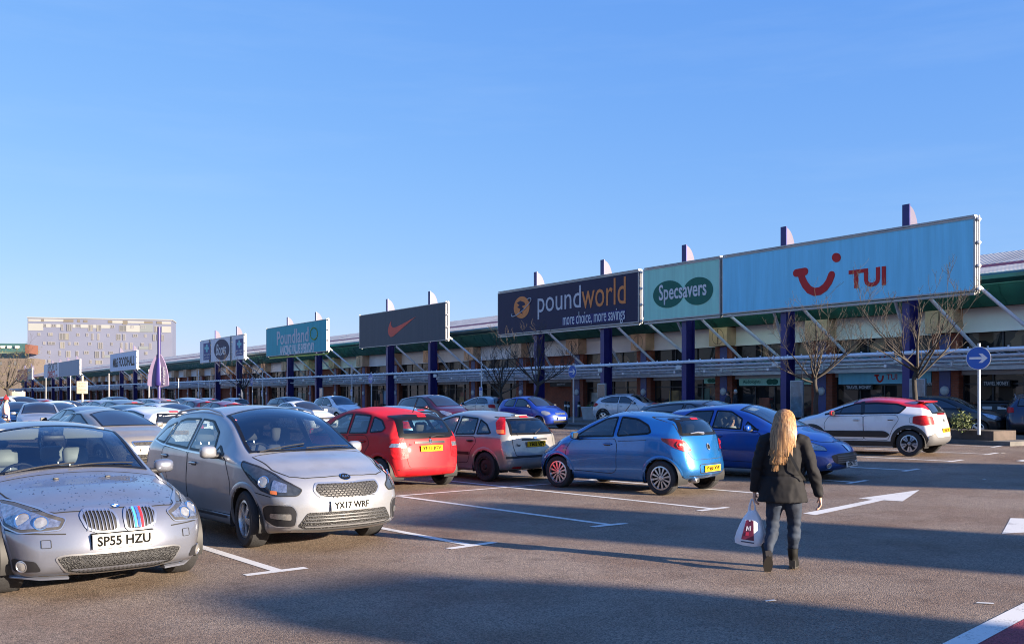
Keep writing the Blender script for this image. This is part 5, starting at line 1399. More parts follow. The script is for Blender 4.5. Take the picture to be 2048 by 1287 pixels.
    mb2 = MB(); mb2.use(MATS['satin_metal']); mb2.rbox((p.x+.05, p.y, .255), (.18, .125, .09), .03); mb2.use(MATS['hub_black']); mb2.rbox((p.x-.04, p.y, .255), (.004, .09, .055), .002); mb2.build('exhaust_pipe', None, c.root)
    p = c.proj('T', k-1.75, 0); mb = MB(); mb.tube([p, p+Vector((-.22, 0, .25))], [.010, .003], 6); mb.build('aerial', MATS['trim_black'], c.root)
    c.mirrors(1.22, .96, pm, size=(.1, .18, .13)); c.wheels('multi', 'rim_silver', 'paint', .04, rr=.70); c.cabin(1.95, .34, 'seat_cloth', .90, 2.75, .94)
    return c

def hatch_blue():
    L, W, H = 4.20, 1.746, 1.51
    pm = paint('paint_blue', (.012, .075, .36), .45, .28)
    c = Car('car', 'dark blue hatchback with driver at the wheel and white plate YX06 TLY', L, W, H, 0, pm,
            **rails(L, W, H, .70, .88, 1.08, 1.02, 2.02, 1.40, .93, 1.0, pk=2.4, wroof=.35, zb0=.2), zm=.6,
            proff=((.2, .08), (.34, 0), (.48, .01), (.64, .10), (.78, .24)), profr=((.2, .05), (.45, 0), (.65, .03), (.95, .1), (1.2, .22), (1.45, .42)), bowf=.42, wb=2.61, fo=.92, tr=.315, tw=.2, ds=.045)
    k = c.hl
    c.screen(1.08, 2.10)
    for kd in 'LR':
        c.window(kd, [(k-1.55, .985), (k-1.85, 1.17), (k-1.92, .995)], r=.02)
        c.window(kd, [(k-1.95, .995), (k-1.97, 1.22), (k-2.25, 1.37), (k-2.60, 1.39), (k-2.63, 1.02)])
        c.window(kd, [(k-2.70, 1.02), (k-2.67, 1.39), (k-3.2, 1.37), (k-3.38, 1.28), (k-3.42, 1.05)], pane='tinted_pane')
        c.stripe(kd, [(k-1.35, .575), (k-3.1, .60)], .028, 'side_moulding', pm, .010)
    c.window('B', [(-.56, 1.02), (.56, 1.02), (.48, 1.33), (-.48, 1.33)], 'rear_window', 'tinted_pane')
    c.door([(1.42, .34), (1.40, .7), (1.55, .955), (2.65, .985), (2.67, .36)], (2.47, .865)); c.door([(2.68, .36), (2.66, .985), (3.42, 1.01), (3.48, .9), (3.25, .66), (3.12, .36)], (3.30, .89))
    left = [(k-.30, .2), (k-.42, .42), (k-.7, .62), (k-1.1, .74)]
    poly = left + [(x, -y) for x, y in reversed(left)]
    b = c.stripe('T', densify(poly, .06), .012, 'bonnet_seam', 'seam', .003, True)
    for sg in (1, -1):
        kd = sg*45
        p3 = [(.30, .52, .595), (.32, .56, .665), (.62, .74, .80), (1.02, .845, .875), (1.0, .86, .84), (.75, .86, .70), (.48, .76, .61)]
        lamp = c.patch(kd, rounded([c.to2(kd, (k-d, sg*y, z)) for d, y, z in p3], .02), 'headlight', 'lamp_clear', .008, .05, border='trim_black', bw=.006)
        for d, y, z, r_ in ((.52, .70, .67, .05), (.72, .80, .74, .05)):
            c.lens(c.proj(kd, *c.to2(kd, (k-d, sg*y, z)), .012), (1, sg*.6, .1), r_, 'lamp_chrome', 'chrome', lamp)
        c.lens(c.proj('F', sg*.62, .31, .010), (1, sg*.3, 0), .055, 'lamp_clear', 'satin_metal', None, 'fog_lamp')
    g = c.patch('F', rounded([(-.58, .50), (-.52, .36), (-.3, .30), (.3, .30), (.52, .36), (.58, .50), (.40, .535), (-.40, .535)], .04), 'grille', 'trim_black', .006, .06)
    c.stripes('F', [[(-.46, z), (.46, z)] for z in (.36, .40, .44, .48)], .02, 'grille_slat', 'grey_trim', .02, g)
    c.badge('F', 0, .625, .065, .075, 'chrome', n=6)
    c.badge('F', 0, .625, .05, .06, 'paint_blue', 'badge_field', .016, n=6) if False else None
    c.plate('F', 0, .315, 'YX06 TLY', tilt=4, off=.012)
    c.mirrors(1.72, .985, pm); c.wheels('five'); c.cabin(2.42, .34, 'seat_cloth', 1.2, 3.2, .97)
    mb = MB(); mb.use(mat('pale_card', (.6, .6, .45), .6)); mb.poly([c.proj('T', k-d, y, -.012) for d, y in ((1.86, -.40), (1.86, -.18), (2.02, -.17), (2.02, -.40))]); mb.build('dashboard_card', None, c.root)
    return c

def hatch_white_red():
    L, W, H = 4.0, 1.75, 1.49
    pm = paint('paint_white', (.72, .72, .73), .0, .3, .4); rm = paint('paint_roof_red', (.50, .01, .015), .0, .3)
    c = Car('parked_car', 'white hatchback with bright red roof and black side cladding', L, W, H, 0, pm,
            **rails(L, W, H, .86, .99, .95, 1.08, 1.85, 1.37, .97, 1.06, pk=2.3, wroof=.35, zb1=.30, tail=.455), zm=.65,
            profr=((.2, .07), (.45, 0), (.65, .02), (.9, .08), (1.08, .14), (1.25, .28), (1.45, .46)), bowr=.2, wb=2.54, fo=.80, tr=.325, tw=.2, ds=.045)
    c.roof = (rm, 39, 1.85); k = c.hl
    c.screen(.97, 1.92, pane='dark_pane', see=False)
    dlo = [(k-1.12, 1.035), (k-1.62, 1.235), (k-1.95, 1.335), (k-2.5, 1.35), (k-3.0, 1.325), (k-3.25, 1.24), (k-3.12, 1.07)]
    for kd in 'LR':
        o = c.window(kd, dlo, pane='dark_pane', border=.035, r=.05, see=False)
        c.stripe(kd, [(k-2.18, 1.045), (k-2.12, 1.375)], .10, 'pillar', 'trim_black', .008, parent=o)
        c.stripe(kd, [(k-1.55, 1.04), (k-1.62, 1.24)], .03, 'pillar', 'trim_black', .008, parent=o)
        c.patch(kd, rounded([(k-1.12, .47), (k-1.12, .62), (k-2.75, .635), (k-2.88, .55), (k-2.80, .47)], .06), 'side_bump_panel', 'trim_black', .014, .06)
        c.stripe(kd, [(k-1.2, .30), (k-2.95, .31)], .13, 'sill_cladding', 'trim_black', .010)
        c.patch(kd, rounded([(k-3.36, .84), (k-3.36, .98), (k-3.52, .98), (k-3.52, .84)], .03), 'fuel_flap', pm, .002, .06, border='seam', bw=.006)
    c.window('B', rounded([(-.54, 1.06), (.54, 1.06), (.46, 1.34), (-.46, 1.34)], .05), 'rear_window', 'dark_pane', .03, 0, see=False)
    c.door([(1.22, .40), (1.15, .8), (1.28, 1.0), (2.19, 1.015), (2.20, .40)], (2.02, .91)); c.door([(2.21, .40), (2.20, 1.015), (3.06, 1.035), (3.10, .92), (2.95, .7), (2.82, .40)], (2.90, .93))
    for sg in (1, -1):
        kd = sg*130
        p3 = [(3.86, .53, .80), (3.82, .55, .99), (3.64, .72, 1.03), (3.44, .82, 1.01), (3.44, .85, .83), (3.62, .80, .78)]
        t = c.patch(kd, rounded([c.to2(kd, (k-d, sg*y, z)) for d, y, z in p3], .045), 'tail_light', 'lamp_red', .012, .04)
    hat = rounded([(-.52, .50), (.52, .50), (.56, .8), (.54, 1.03), (-.54, 1.03), (-.56, .8)], .05)
    c.stripe('B', densify(hat, .06), .008, 'tailgate_seam', 'seam', .003, True)
    c.patch('B', rounded([(-.74, .28), (-.76, .52), (-.62, .60), (-.52, .48), (.52, .48), (.62, .60), (.76, .52), (.74, .28)], .03), 'bumper', 'grey_trim', .012, .06)
    c.plate('B', 0, .64, 'YE68 OKC', 'plate_yellow', off=.01)
    mb = MB(); mb.prism([c.proj('B', y, z, .012) for y, z in ((-.06, .86), (0, .93), (.06, .86), (.06, .83), (0, .89), (-.06, .83))], (-.008, 0, 0)); mb.build('badge', MATS['trim_black'], c.root)
    mb = MB(); mb.tube([c.proj('B', .0, 1.075, .03), c.proj('B', .35, 1.09, .03)], [.02, .008], 6); mb.build('wiper', MATS['trim_black'], c.root)
    mb = MB(); zq = c.proj('T', k-3.50, 0).z; mb.rbox((k-3.52, 0, zq-.005), (.22, 1.05, .03), .012, Matrix.Rotation(R(-9), 3, 'Y')); mb.build('spoiler', rm, c.root)
    c.mirrors(1.40, 1.03, rm); c.wheels('blade', 'rim_silver', 'trim_black', .085, rr=.66)
    return c

def small_hatch_blue():
    L, W, H = 3.62, 1.66, 1.5
    pm = paint('paint_royal_blue', (.012, .045, .33), .35, .28)
    c = Car('parked_car', 'royal blue three door hatchback with round lamps facing the aisle by the bare trees', L, W, H, 0, pm,
            **rails(L, W, H, .80, .93, .82, 1.02, 1.60, 1.38, .93, .98, wroof=.345), zm=.6, wb=2.37, fo=.70, tr=.29, tw=.18, ds=.06, bowf=.34,
            proff=((.2, .06), (.36, 0), (.55, .01), (.7, .06), (.85, .18)), profr=((.2, .05), (.45, 0), (.65, .03), (.95, .1), (1.2, .2), (1.45, .36)))
    k = c.hl
    c.screen(.84, 1.66, pane='dark_pane', see=False)
    for kd in 'LR':
        c.window(kd, [(k-1.15, .985), (k-1.62, 1.29), (k-1.85, 1.37), (k-2.2, 1.38), (k-2.2, 1.0)], pane='dark_pane', see=False)
        c.window(kd, [(k-2.3, 1.0), (k-2.28, 1.38), (k-2.8, 1.34), (k-3.0, 1.18), (k-2.95, 1.03)], pane='dark_pane', see=False, r=.05)
    c.door([(1.05, .36), (1.05, .7), (1.15, .95), (2.22, .97), (2.24, .4)], (2.05, .88))
    for sg in (1, -1):
        kd = sg*42; p3 = [(.22, .48, .66), (.26, .52, .76), (.42, .66, .82), (.58, .74, .80), (.5, .77, .68), (.34, .68, .62)]
        c.patch(kd, rounded([c.to2(kd, (k-d, sg*y, z)) for d, y, z in p3], .05), 'headlight', 'lamp_clear', .008, .05)
    c.patch('F', rounded([(-.30, .64), (.30, .64), (.33, .72), (-.33, .72)], .02), 'grille', 'lamp_chrome', .01, .06)
    c.patch('F', rounded([(-.42, .26), (.42, .26), (.46, .38), (-.46, .38)], .03), 'lower_grille', 'mesh_black', .006, .06)
    c.stripe('F', [(-.6, .53), (.6, .53)], .02, 'bumper_strip', 'trim_black', .008)
    c.badge('F', 0, .745, .05, .035, 'chrome'); c.plate('F', 0, .47, 'YC02 TZW')
    c.mirrors(1.25, 1.0, MATS['trim_black']); c.wheels('five')
    return c

def crossover(name_label, pm, rails_on=True, plate=None):
    L, W, H = 4.33, 1.78, 1.60
    c = Car('parked_car', name_label, L, W, H, 0, pm, **rails(L, W, H, .92, 1.04, 1.0, 1.12, 1.85, 1.45, 1.0, 1.1, wroof=.345, zb1=.34, zb0=.28), zm=.68,
            wb=2.63, fo=.86, tr=.345, tw=.22, ds=.06, bowf=.3,
            profr=((.2, .08), (.5, 0), (.7, .02), (1.0, .10), (1.2, .22), (1.55, .50)), proff=((.2, .08), (.45, 0), (.65, .01), (.85, .05), (1.0, .16)))
    k = c.hl
    c.screen(1.02, 1.94, pane='dark_pane', see=False)
    for kd in 'LR':
        c.window(kd, [(k-1.42, 1.08), (k-1.95, 1.37), (k-2.2, 1.455), (k-2.5, 1.46), (k-2.5, 1.10)], pane='dark_pane', see=False)
        c.window(kd, [(k-2.56, 1.10), (k-2.55, 1.46), (k-3.1, 1.43), (k-3.5, 1.32), (k-3.72, 1.2), (k-3.6, 1.14)], pane='dark_pane', see=False, r=.05)
        c.stripe(kd, [(k-1.3, .33), (k-3.15, .34)], .13, 'sill_cladding', 'trim_black', .010)
    c.window('B', rounded([(-.54, 1.12), (.54, 1.12), (.46, 1.42), (-.46, 1.42)], .05), 'rear_window', 'dark_pane', .03, 0, see=False)
    c.door([(1.3, .42), (1.25, .8), (1.45, 1.05), (2.52, 1.07), (2.54, .42)], (2.35, .93)); c.door([(2.55, .42), (2.53, 1.07), (3.3, 1.11), (3.35, .95), (3.15, .72), (3.05, .42)], (3.2, .98))
    for sg in (1, -1):
        kd = sg*135; p3 = [(4.15, .58, .92), (4.08, .6, 1.08), (3.9, .74, 1.10), (3.78, .82, 1.04), (3.85, .83, .93), (4.05, .74, .88)]
        c.patch(kd, rounded([c.to2(kd, (k-d, sg*y, z)) for d, y, z in p3], .03), 'tail_light', 'lamp_red', .010, .05)
        kd = sg*42; p3 = [(.2, .5, .74), (.24, .52, .84), (.6, .78, .98), (.8, .84, .98), (.6, .84, .84), (.34, .7, .74)]
        c.patch(kd, rounded([c.to2(kd, (k-d, sg*y, z)) for d, y, z in p3], .03), 'headlight', 'lamp_chrome', .008, .05)
        if rails_on:
            mb = MB(); mb.tube([c.proj('T', k-d, sg*(c.wr(d)-.03), h) for d, h in ((2.0, -.01), (2.15, .04), (2.8, .045), (3.5, .04), (3.65, -.01))], .018, 8); mb.build('roof_rail', MATS['satin_metal'], c.root)
    c.patch('F', rounded([(-.4, .66), (.4, .66), (.44, .80), (-.44, .80)], .03), 'grille', 'mesh_black', .01, .06, border='chrome', bw=.02)
    c.patch('F', rounded([(-.6, .34), (.6, .34), (.6, .48), (-.6, .48)], .03), 'lower_grille', 'mesh_black', .006, .06)
    c.patch('B', rounded([(-.76, .34), (.76, .34), (.76, .50), (-.76, .50)], .03), 'bumper', 'trim_black', .006, .06)
    c.plate('F', 0, .56, None); c.plate('B', 0, .80, plate, 'plate_yellow')
    c.mirrors(1.55, 1.08, pm); c.wheels('five', arch_lip='trim_black', lw=.07)
    return c

def generic(label, L, W, H, pm, kind='hatch', group=None, ds=.085, name='parked_car'):
    """an ordinary car for the rows further off: hatch, mpv or saloon"""
    if kind == 'saloon':
        rl = dict(zt=[(0, .74), (.5, .86), (1.15, .97), (1.3, 1.02), (1.95, H-.07), (2.3, H-.01), (2.6, H), (3.3, H-.06), (L-.75, 1.1), (L, 1.04)],
                  ze=[(0, .70), (.5, .82), (1.15, .93), (1.4, 1.0), (2.05, H-.15), (2.4, H-.09), (2.7, H-.07), (3.35, H-.13), (L-.75, 1.04), (L, .99)],
                  zs=[(0, .6), (.5, .75), (1.2, .9), (L-.8, .97), (L, .92)], wr=[(0, W*.37), (1.2, W*.42), (2.1, W*.35), (3.3, W*.33), (L-.7, W*.39), (L, W*.36)],
                  w=[(0, W*.44), (.4, W*.49), (1.2, W*.5), (L-.9, W*.5), (L-.3, W*.48), (L, W*.44)], zb=.2)
        rp = ((.2, .05), (.5, 0), (.9, .06), (1.05, .12)); rdl = .6; cd, rd, br = 1.25, 1.98, .98
    else:
        z0 = .80 if kind == 'hatch' else .88
        cd, rd, br = (.95, 1.85, 1.0) if kind == 'hatch' else (.95, 1.9, 1.06)
        rl = rails(L, W, H, z0, z0+.13, cd, z0+.22, rd, H-.12, z0+.13, br, wroof=.345)
        rp = ((.2, .05), (.45, 0), (.65, .03), (.95, .1), (1.2, .22), (H-.03, .42)); rdl = 1.25
    c = Car(name, label, L, W, H, 0, pm, **rl, zm=.6, profr=rp, proff=((.2, .06), (.38, 0), (.55, .02), (.75, .09), (.9, .2)), wb=L*.605, fo=.84, tr=.31, tw=.2, ds=ds, bowf=.32, bowr=.17, rearlen=rdl, group=group)
    k = c.hl; zbw = c.zs(2.3)+.035; zt_ = c.ze(2.6)-.03; pm_ = dict(pane='dark_pane', see=False)
    c.screen(cd+.03, rd+.08, **pm_)
    for kd in 'LR':
        c.window(kd, [(k-cd-.42, zbw-.01), (k-rd-.05, zt_-.12), (k-rd-.4, zt_), (k-2.5, zt_), (k-2.5, zbw)], **pm_)
        e = 3.75 if kind == 'saloon' else L-.52
        c.window(kd, [(k-2.56, zbw), (k-2.56, zt_), (k-3.0, zt_-.01), (k-e+.22, zt_-.1 if kind != 'saloon' else zbw+.14), (k-e, zbw+.04)], r=.05, **pm_)
    if kind == 'saloon': c.window('T', [(k-3.4, .5), (k-3.4, -.5), (k-L+.8, -.56), (k-L+.8, .56)], 'rear_window', **pm_)
    else: c.window('B', rounded([(-.56, br+.02), (.56, br+.02), (.46, H-.17), (-.46, H-.17)], .06), 'rear_window', 'dark_pane', .03, 0, see=False)
    c.door([(1.28, .36), (1.25, .7), (cd+.45, zbw-.04), (2.52, zbw-.035), (2.54, .38)], (2.35, zbw-.13)); c.door([(2.55, .38), (2.53, zbw-.035), (3.3, zbw), (3.32, .85), (3.15, .62), (3.0, .38)], (3.15, zbw-.12))
    for sg in (1, -1):
        kd = sg*42; zz = rl['zt'][0][1] if isinstance(rl['zt'], list) else .8
        p3 = [(.22, .46, zz-.18), (.24, .5, zz-.07), (.55, .74, zz+.05), (.75, .8, zz+.05), (.55, .82, zz-.08), (.34, .68, zz-.18)]
        c.patch(kd, rounded([c.to2(kd, (k-d, sg*y, z)) for d, y, z in p3], .03), 'headlight', 'lamp_chrome', .008, .06)
        kd = sg*135; z1 = br if kind != 'saloon' else .95
        p3 = [(L-.06, .56, z1-.22), (L-.12, .58, z1-.02), (L-.3, .74, z1), (L-.45, .8, z1-.05), (L-.35, .82, z1-.2)]
        c.patch(kd, rounded([c.to2(kd, (k-d, sg*y, z)) for d, y, z in p3], .03), 'tail_light', 'lamp_red', .010, .06)
    if kind != 'saloon': c.patch('B', [(-.12, H-.155), (.12, H-.155), (.12, H-.12), (-.12, H-.12)], 'brake_light', 'lamp_red', .012, .06)
    c.patch('F', rounded([(-.38, .60), (.38, .60), (.42, .70), (-.42, .70)], .03), 'grille', 'mesh_black', .01, .08, border='chrome', bw=.02)
    c.patch('F', rounded([(-.55, .28), (.55, .28), (.55, .42), (-.55, .42)], .03), 'lower_grille', 'mesh_black', .006, .08)
    c.plate('F', 0, .50, None); c.plate('B', 0, .78 if kind != 'saloon' else .74, None, 'plate_yellow')
    c.mirrors(cd+.5, zbw-.04, pm); c.wheels('five')
    return c
# ------------------------------------------------------------------ people
from mathutils import noise as mnoise
mat('skin', (.55, .32, .23), .5, var=.06); mat('jacket_black', (.012, .012, .014), .8, spec=.22, var=.25, vscale=7, sheen=.0); mat('boot_black', (.006, .006, .006), .6, spec=.25); mat('boot_sole', (.025, .021, .018), .7)
mat('strap_black', (.012, .012, .012), .5); mat('coat_pink', (.62, .36, .32), .8, var=.1); mat('hat_red', (.30, .012, .02), .9); mat('coat_dark', (.02, .021, .026), .8); mat('trousers_dark', (.025, .026, .03), .85)
mat('hair_dark', (.02, .014, .01), .6); mat('hair_white', (.6, .58, .55), .6); mat('scarf_white', (.6, .6, .58), .8)
def denim():
    m = mat('denim', (.03, .06, .13), .8); N, Lk, b = nt(m); tc = N.new('ShaderNodeTexCoord')
    n = N.new('ShaderNodeTexNoise'); n.inputs['Scale'].default_value = 7; n.inputs['Detail'].default_value = 5; Lk.new(tc.outputs['Object'], n.inputs['Vector'])
    cr = N.new('ShaderNodeValToRGB'); e = cr.color_ramp.elements; e[0].position = .3; e[0].color = (.004, .008, .02, 1); e[1].position = .72; e[1].color = (.016, .030, .058, 1)
    Lk.new(n.outputs['Fac'], cr.inputs['Fac']); Lk.new(cr.outputs[0], b.inputs['Base Color']); return m
denim()
def hair_mat(name, c1, c2):
    m = mat(name, c1, .38); N, Lk, b = nt(m); tc = N.new('ShaderNodeTexCoord'); mp = N.new('ShaderNodeMapping'); mp.inputs['Scale'].default_value = (60, 60, 2.0); Lk.new(tc.outputs['Object'], mp.inputs['Vector'])
    n = N.new('ShaderNodeTexNoise'); n.inputs['Scale'].default_value = 1; n.inputs['Detail'].default_value = 3; Lk.new(mp.outputs[0], n.inputs['Vector'])
    cr = N.new('ShaderNodeValToRGB'); e = cr.color_ramp.elements; e[0].position = .32; e[0].color = (*c1, 1); e[1].position = .68; e[1].color = (*c2, 1)
    Lk.new(n.outputs['Fac'], cr.inputs['Fac']); Lk.new(cr.outputs[0], b.inputs['Base Color']); b.inputs['Specular IOR Level'].default_value = .6
    return m
hair_mat('hair_blonde', (.15, .07, .027), (.50, .28, .115))

def bake(o):
    dg = bpy.context.evaluated_depsgraph_get(); me = bpy.data.meshes.new_from_object(o.evaluated_get(dg))
    o.modifiers.clear(); old = o.data; o.data = me; bpy.data.meshes.remove(old); me.shade_smooth()
    return o

def skin(name, chains, m, parent, sub=2):
    """continuous body grown round a skeleton: chains of (point, radius), joined where points coincide"""
    vs, rad, es = [], [], []; key = {}
    def idx(p, r):
        k = tuple(round(c, 4) for c in p)
        if k not in key: key[k] = len(vs); vs.append(p); rad.append(r)
        return key[k]
    for ch in chains:
        ids = [idx(p, r) for p, r in ch]
        es += [(a, b) for a, b in zip(ids[:-1], ids[1:])]
    me = bpy.data.meshes.new(name); me.from_pydata(vs, es, []); o = bpy.data.objects.new(name, me); link(o, parent)
    o.modifiers.new('s', 'SKIN'); sd = o.modifiers.new('d', 'SUBSURF'); sd.levels = sub; sd.render_levels = sub
    for i, v in enumerate(me.skin_vertices[0].data):
        r = rad[i]; v.radius = (r, r) if not isinstance(r, tuple) else r; v.use_root = (i == 0)
    bake(o); o.data.materials.clear(); o.data.materials.append(m)
    return o

def cloth(name, mb, m, parent, vox=.014, amp=.006, sc=14, smooth_it=4, fold=None):
    o = mb.build(name, m, parent, sharp=None)
    r = o.modifiers.new('r', 'REMESH'); r.mode = 'VOXEL'; r.voxel_size = vox
    s = o.modifiers.new('s', 'SMOOTH'); s.iterations = smooth_it; s.factor = .5
    bake(o); me = o.data
    no = [v.normal.copy() for v in me.vertices]
    for v, n in zip(me.vertices, no):
        p = v.co; d = mnoise.noise(Vector((p.x*sc, p.y*sc, p.z*sc*.8))) + .5*mnoise.noise(p*sc*2.1)
        if fold: d += fold(p)
        v.co = p + n*amp*d
    me.materials.clear(); me.materials.append(m); me.shade_smooth()
    return o

def ring(c, rx, ry, n=20, rot=None):
    out = []
    for j in range(n):
        a = 2*math.pi*j/n; v = Vector((rx*math.cos(a), ry*math.sin(a), 0))
        if rot is not None: v = rot @ v
        out.append(Vector(c)+v)
    return out

def limb(mb, pts, n=14):
    """closed tapering tube through (point, radius)"""
    mb.tube([p for p, r in pts], [r for p, r in pts], n)

def hand_chains(w, d, side, up, s=1.0):
    """five separate fingers: w wrist, d direction down the hand, side towards the thumb"""
    w, d, sd = Vector(w), Vector(d).normalized(), Vector(side).normalized(); pr = d.cross(sd)*up
    palm = w+d*.055*s; k = [[(w, .021*s), (palm, .026*s)]]
    for i, (o, l) in enumerate(((.024, .070), (.008, .080), (-.008, .075), (-.023, .060))):
        b = palm + sd*o*s + d*.028*s
        k.append([(palm, .026*s), (b, .0095*s), (b+d*l*.45*s+pr*.012*s, .0085*s), (b+d*l*.75*s+pr*.034*s, .0075*s), (b+d*l*.82*s+pr*.055*s, .0065*s)])
    t = w+d*.03*s+sd*.022*s
    k.append([(palm, .026*s), (t, .011*s), (t+sd*.022*s+d*.028*s+pr*.01*s, .0095*s), (t+sd*.026*s+d*.052*s+pr*.024*s, .008*s)])
    return k

def woman():
    root = thing('person', 'woman with long blonde hair walking away in a black jacket, jeans and ankle boots', 'person', G(1568, 1139), R(-14)); root.scale = (.94, .97, .98)
    V = Vector
    # joints, metres; x to the right, y away from the camera, z up
    LS, LE, LW = V((-.19, .0, 1.33)), V((-.275, .0, 1.06)), V((-.305, .05, .80)); RS, RE, RW = V((.19, .0, 1.33)), V((.285, -.03, 1.05)), V((.365, .03, .765))
    LK, LA, RK, RA = V((-.115, .03, .47)), V((-.165, -.13, .185)), V((.105, .07, .46)), V((.095, .10, .12))
    pel = V((0, 0, .86))
    head = [(pel, .11), (V((0, 0, 1.02)), .105), (V((0, .01, 1.22)), .12), (V((0, .0, 1.37)), .075), (V((0, .015, 1.43)), .045), (V((.005, .03, 1.50)), .075), (V((.005, .04, 1.56)), .076), (V((.005, .035, 1.60)), .045)]
    ch = [head, [(V((0, .01, 1.22)), .12), (LS, .055), (LE, .042), (LW, .024)], [(V((0, .01, 1.22)), .12), (RS, .055), (RE, .042), (RW, .024)],
          [(pel, .11), (V((-.09, 0, .78)), .085), (LK, .055), (LA, .036), (LA+V((0, .05, -.09)), .03)], [(pel, .11), (V((.09, 0, .78)), .085), (RK, .055), (RA, .036), (RA+V((0, .09, -.06)), .03)],
          [(V((.005, .04, 1.56)), .076), (V((.005, .115, 1.535)), .018)]]
    ch += hand_chains(LW, (-.02, .03, -1), (.2, 1, 0), 1, .95) + hand_chains(RW, (.12, .1, -1), (-.3, 1, 0), -1, .95)
    skin('body', ch, MATS['skin'], root)
    # jeans
    mb = MB()
    limb(mb, [(V((-.075, 0, .90)), .11), (V((-.085, 0, .80)), .108), (V((-.095, .01, .66)), .093), (LK+V((0, 0, .07)), .077), (LK, .070), (LK+V((-.01, -.045, -.12)), .068), (LA+V((0, .01, .06)), .052), (LA+V((0, .0, .0)), .046)])
    limb(mb, [(V((.075, 0, .90)), .11), (V((.085, 0, .80)), .108), (V((.09, .015, .66)), .094), (RK+V((0, 0, .07)), .078), (RK, .070), (RK+V((-.0, -.015, -.12)), .069), (RA+V((0, 0, .10)), .052), (RA+V((0, 0, .03)), .046)])
    mb.loft([ring((0, 0, z), rx, ry) for z, rx, ry in ((.74, .10, .08), (.80, .175, .125), (.88, .185, .135), (.98, .165, .115))])
    cloth('jeans', mb, MATS['denim'], root, .012, .005, 16, 3, lambda p: 1.1*math.sin(p.z*75+p.x*20)*max(0, 1-abs(p.z-.43)/.14) + .9*math.sin(p.z*90)*max(0, 1-abs(p.z-.2)/.1))
    # jacket with sleeves
    mb = MB()
    mb.loft([ring(c, rx, ry) for c, rx, ry in (((-.02, 0, .70), .265, .165), ((-.015, 0, .78), .245, .16), ((-.01, 0, .92), .215, .145), ((-.005, 0, 1.02), .198, .135), ((0, 0, 1.15), .208, .135), ((0, 0, 1.27), .212, .12), ((0, 0, 1.35), .165, .09), ((0, .0, 1.40), .085, .07), ((0, .005, 1.44), .065, .06))])
    for S_, E_, W_ in ((LS, LE, LW), (RS, RE, RW)):
        limb(mb, [(S_+V((-S_.x*.35, 0, .0)), .085), (S_+V((S_.x*.0, 0, -.02)), .088), ((S_+E_)/2, .076), (E_, .066), ((E_+W_)/2, .060), (W_+(E_-W_)*.12, .054), (W_+(W_-E_)*.03, .05)])
    def fold(p):
        arm = abs(p.x) > .225 and p.z < 1.3
        return (.75*math.sin(p.z*55+p.x*45+5*mnoise.noise(p*9))*max(0, mnoise.noise(p*7+Vector((3, 1, 2)))+.45) if arm else 0) + (1.6*math.exp(-((p.z-.965)/.012)**2)*-1 if abs(p.x) < .24 else 0)
    cloth('jacket', mb, MATS['jacket_black'], root, .013, .009, 11, 3, fold)
    mb = MB(); pts = [V((-.10, -.10, 1.41)), V((-.03, -.142, 1.33)), V((.06, -.158, 1.18)), V((.14, -.155, 1.03)), V((.21, -.10, .93)), V((.225, 0, .90))]
    for a, b in zip(pts[:-1], pts[1:]):
        d = (b-a).normalized(); n = V((-d.z, 0, d.x))*.014; mb.prism([a-n, b-n, b+n, a+n], (0, -.004, 0))
    mb.build('bag_strap', MATS['strap_black'], root)
    # ankle boots: the trailing one stands on its toe
    def boot(name, ank, pitch, yaw):
        mb = MB(); mb.use(MATS['boot_black']); M_ = Matrix.Translation(ank) @ Matrix.Rotation(R(yaw), 4, 'Z') @ Matrix.Rotation(R(pitch), 4, 'X')
        rg = []
        for c, rx, ry, tilt in (((0, 0, .10), .058, .064, 0), ((0, 0, .07), .054, .062, 0), ((0, .008, .02), .052, .066, -10), ((0, .045, -.03), .050, .095, -25), ((0, .075, -.06), .050, .125, -12), ((0, .075, -.088), .047, .125, 0)):
            rg.append([M_ @ p for p in ring(c, rx, ry, 18, Matrix.Rotation(R(tilt), 3, 'X'))])
        mb.loft(rg); mb.use(MATS['boot_sole']); mb.loft([[M_ @ p for p in ring((0, .073, z), .048, .126, 18)] for z in (-.087, -.102)])
        mb.prism([M_ @ V(q) for q in ((-.03, -.05, -.02), (.03, -.05, -.02), (.03, -.05, -.10), (-.03, -.05, -.10))], M_.to_3x3() @ V((0, .10, 0)))
        mb.build(name, None, root, sharp=50)
    boot('boot', V((.095, .09, .112)), 0, -12); boot('boot', V((-.17, -.145, .19)), -56, 6)
    # hair: a full cap with long strands falling down the back
    mb = MB(); hm = MATS['hair_blonde']; mb.use(hm); hc = V((.005, .03, 1.525))
    cap_ = [((.005, .03, 1.640), .012, .012), ((.005, .026, 1.632), .045, .048), ((.005, .02, 1.61), .072, .078), ((.005, .01, 1.58), .090, .098), ((.004, 0, 1.54), .100, .108), ((.0, -.02, 1.49), .108, .106), ((-.005, -.06, 1.42), .118, .085), ((-.012, -.09, 1.34), .116, .062), ((-.028, -.115, 1.25), .096, .05), ((-.05, -.13, 1.17), .066, .036), ((-.066, -.135, 1.10), .03, .022)]
    mb.loft([ring(c, rx, ry, 28) for c, rx, ry in cap_])
    rr = random.Random(5)
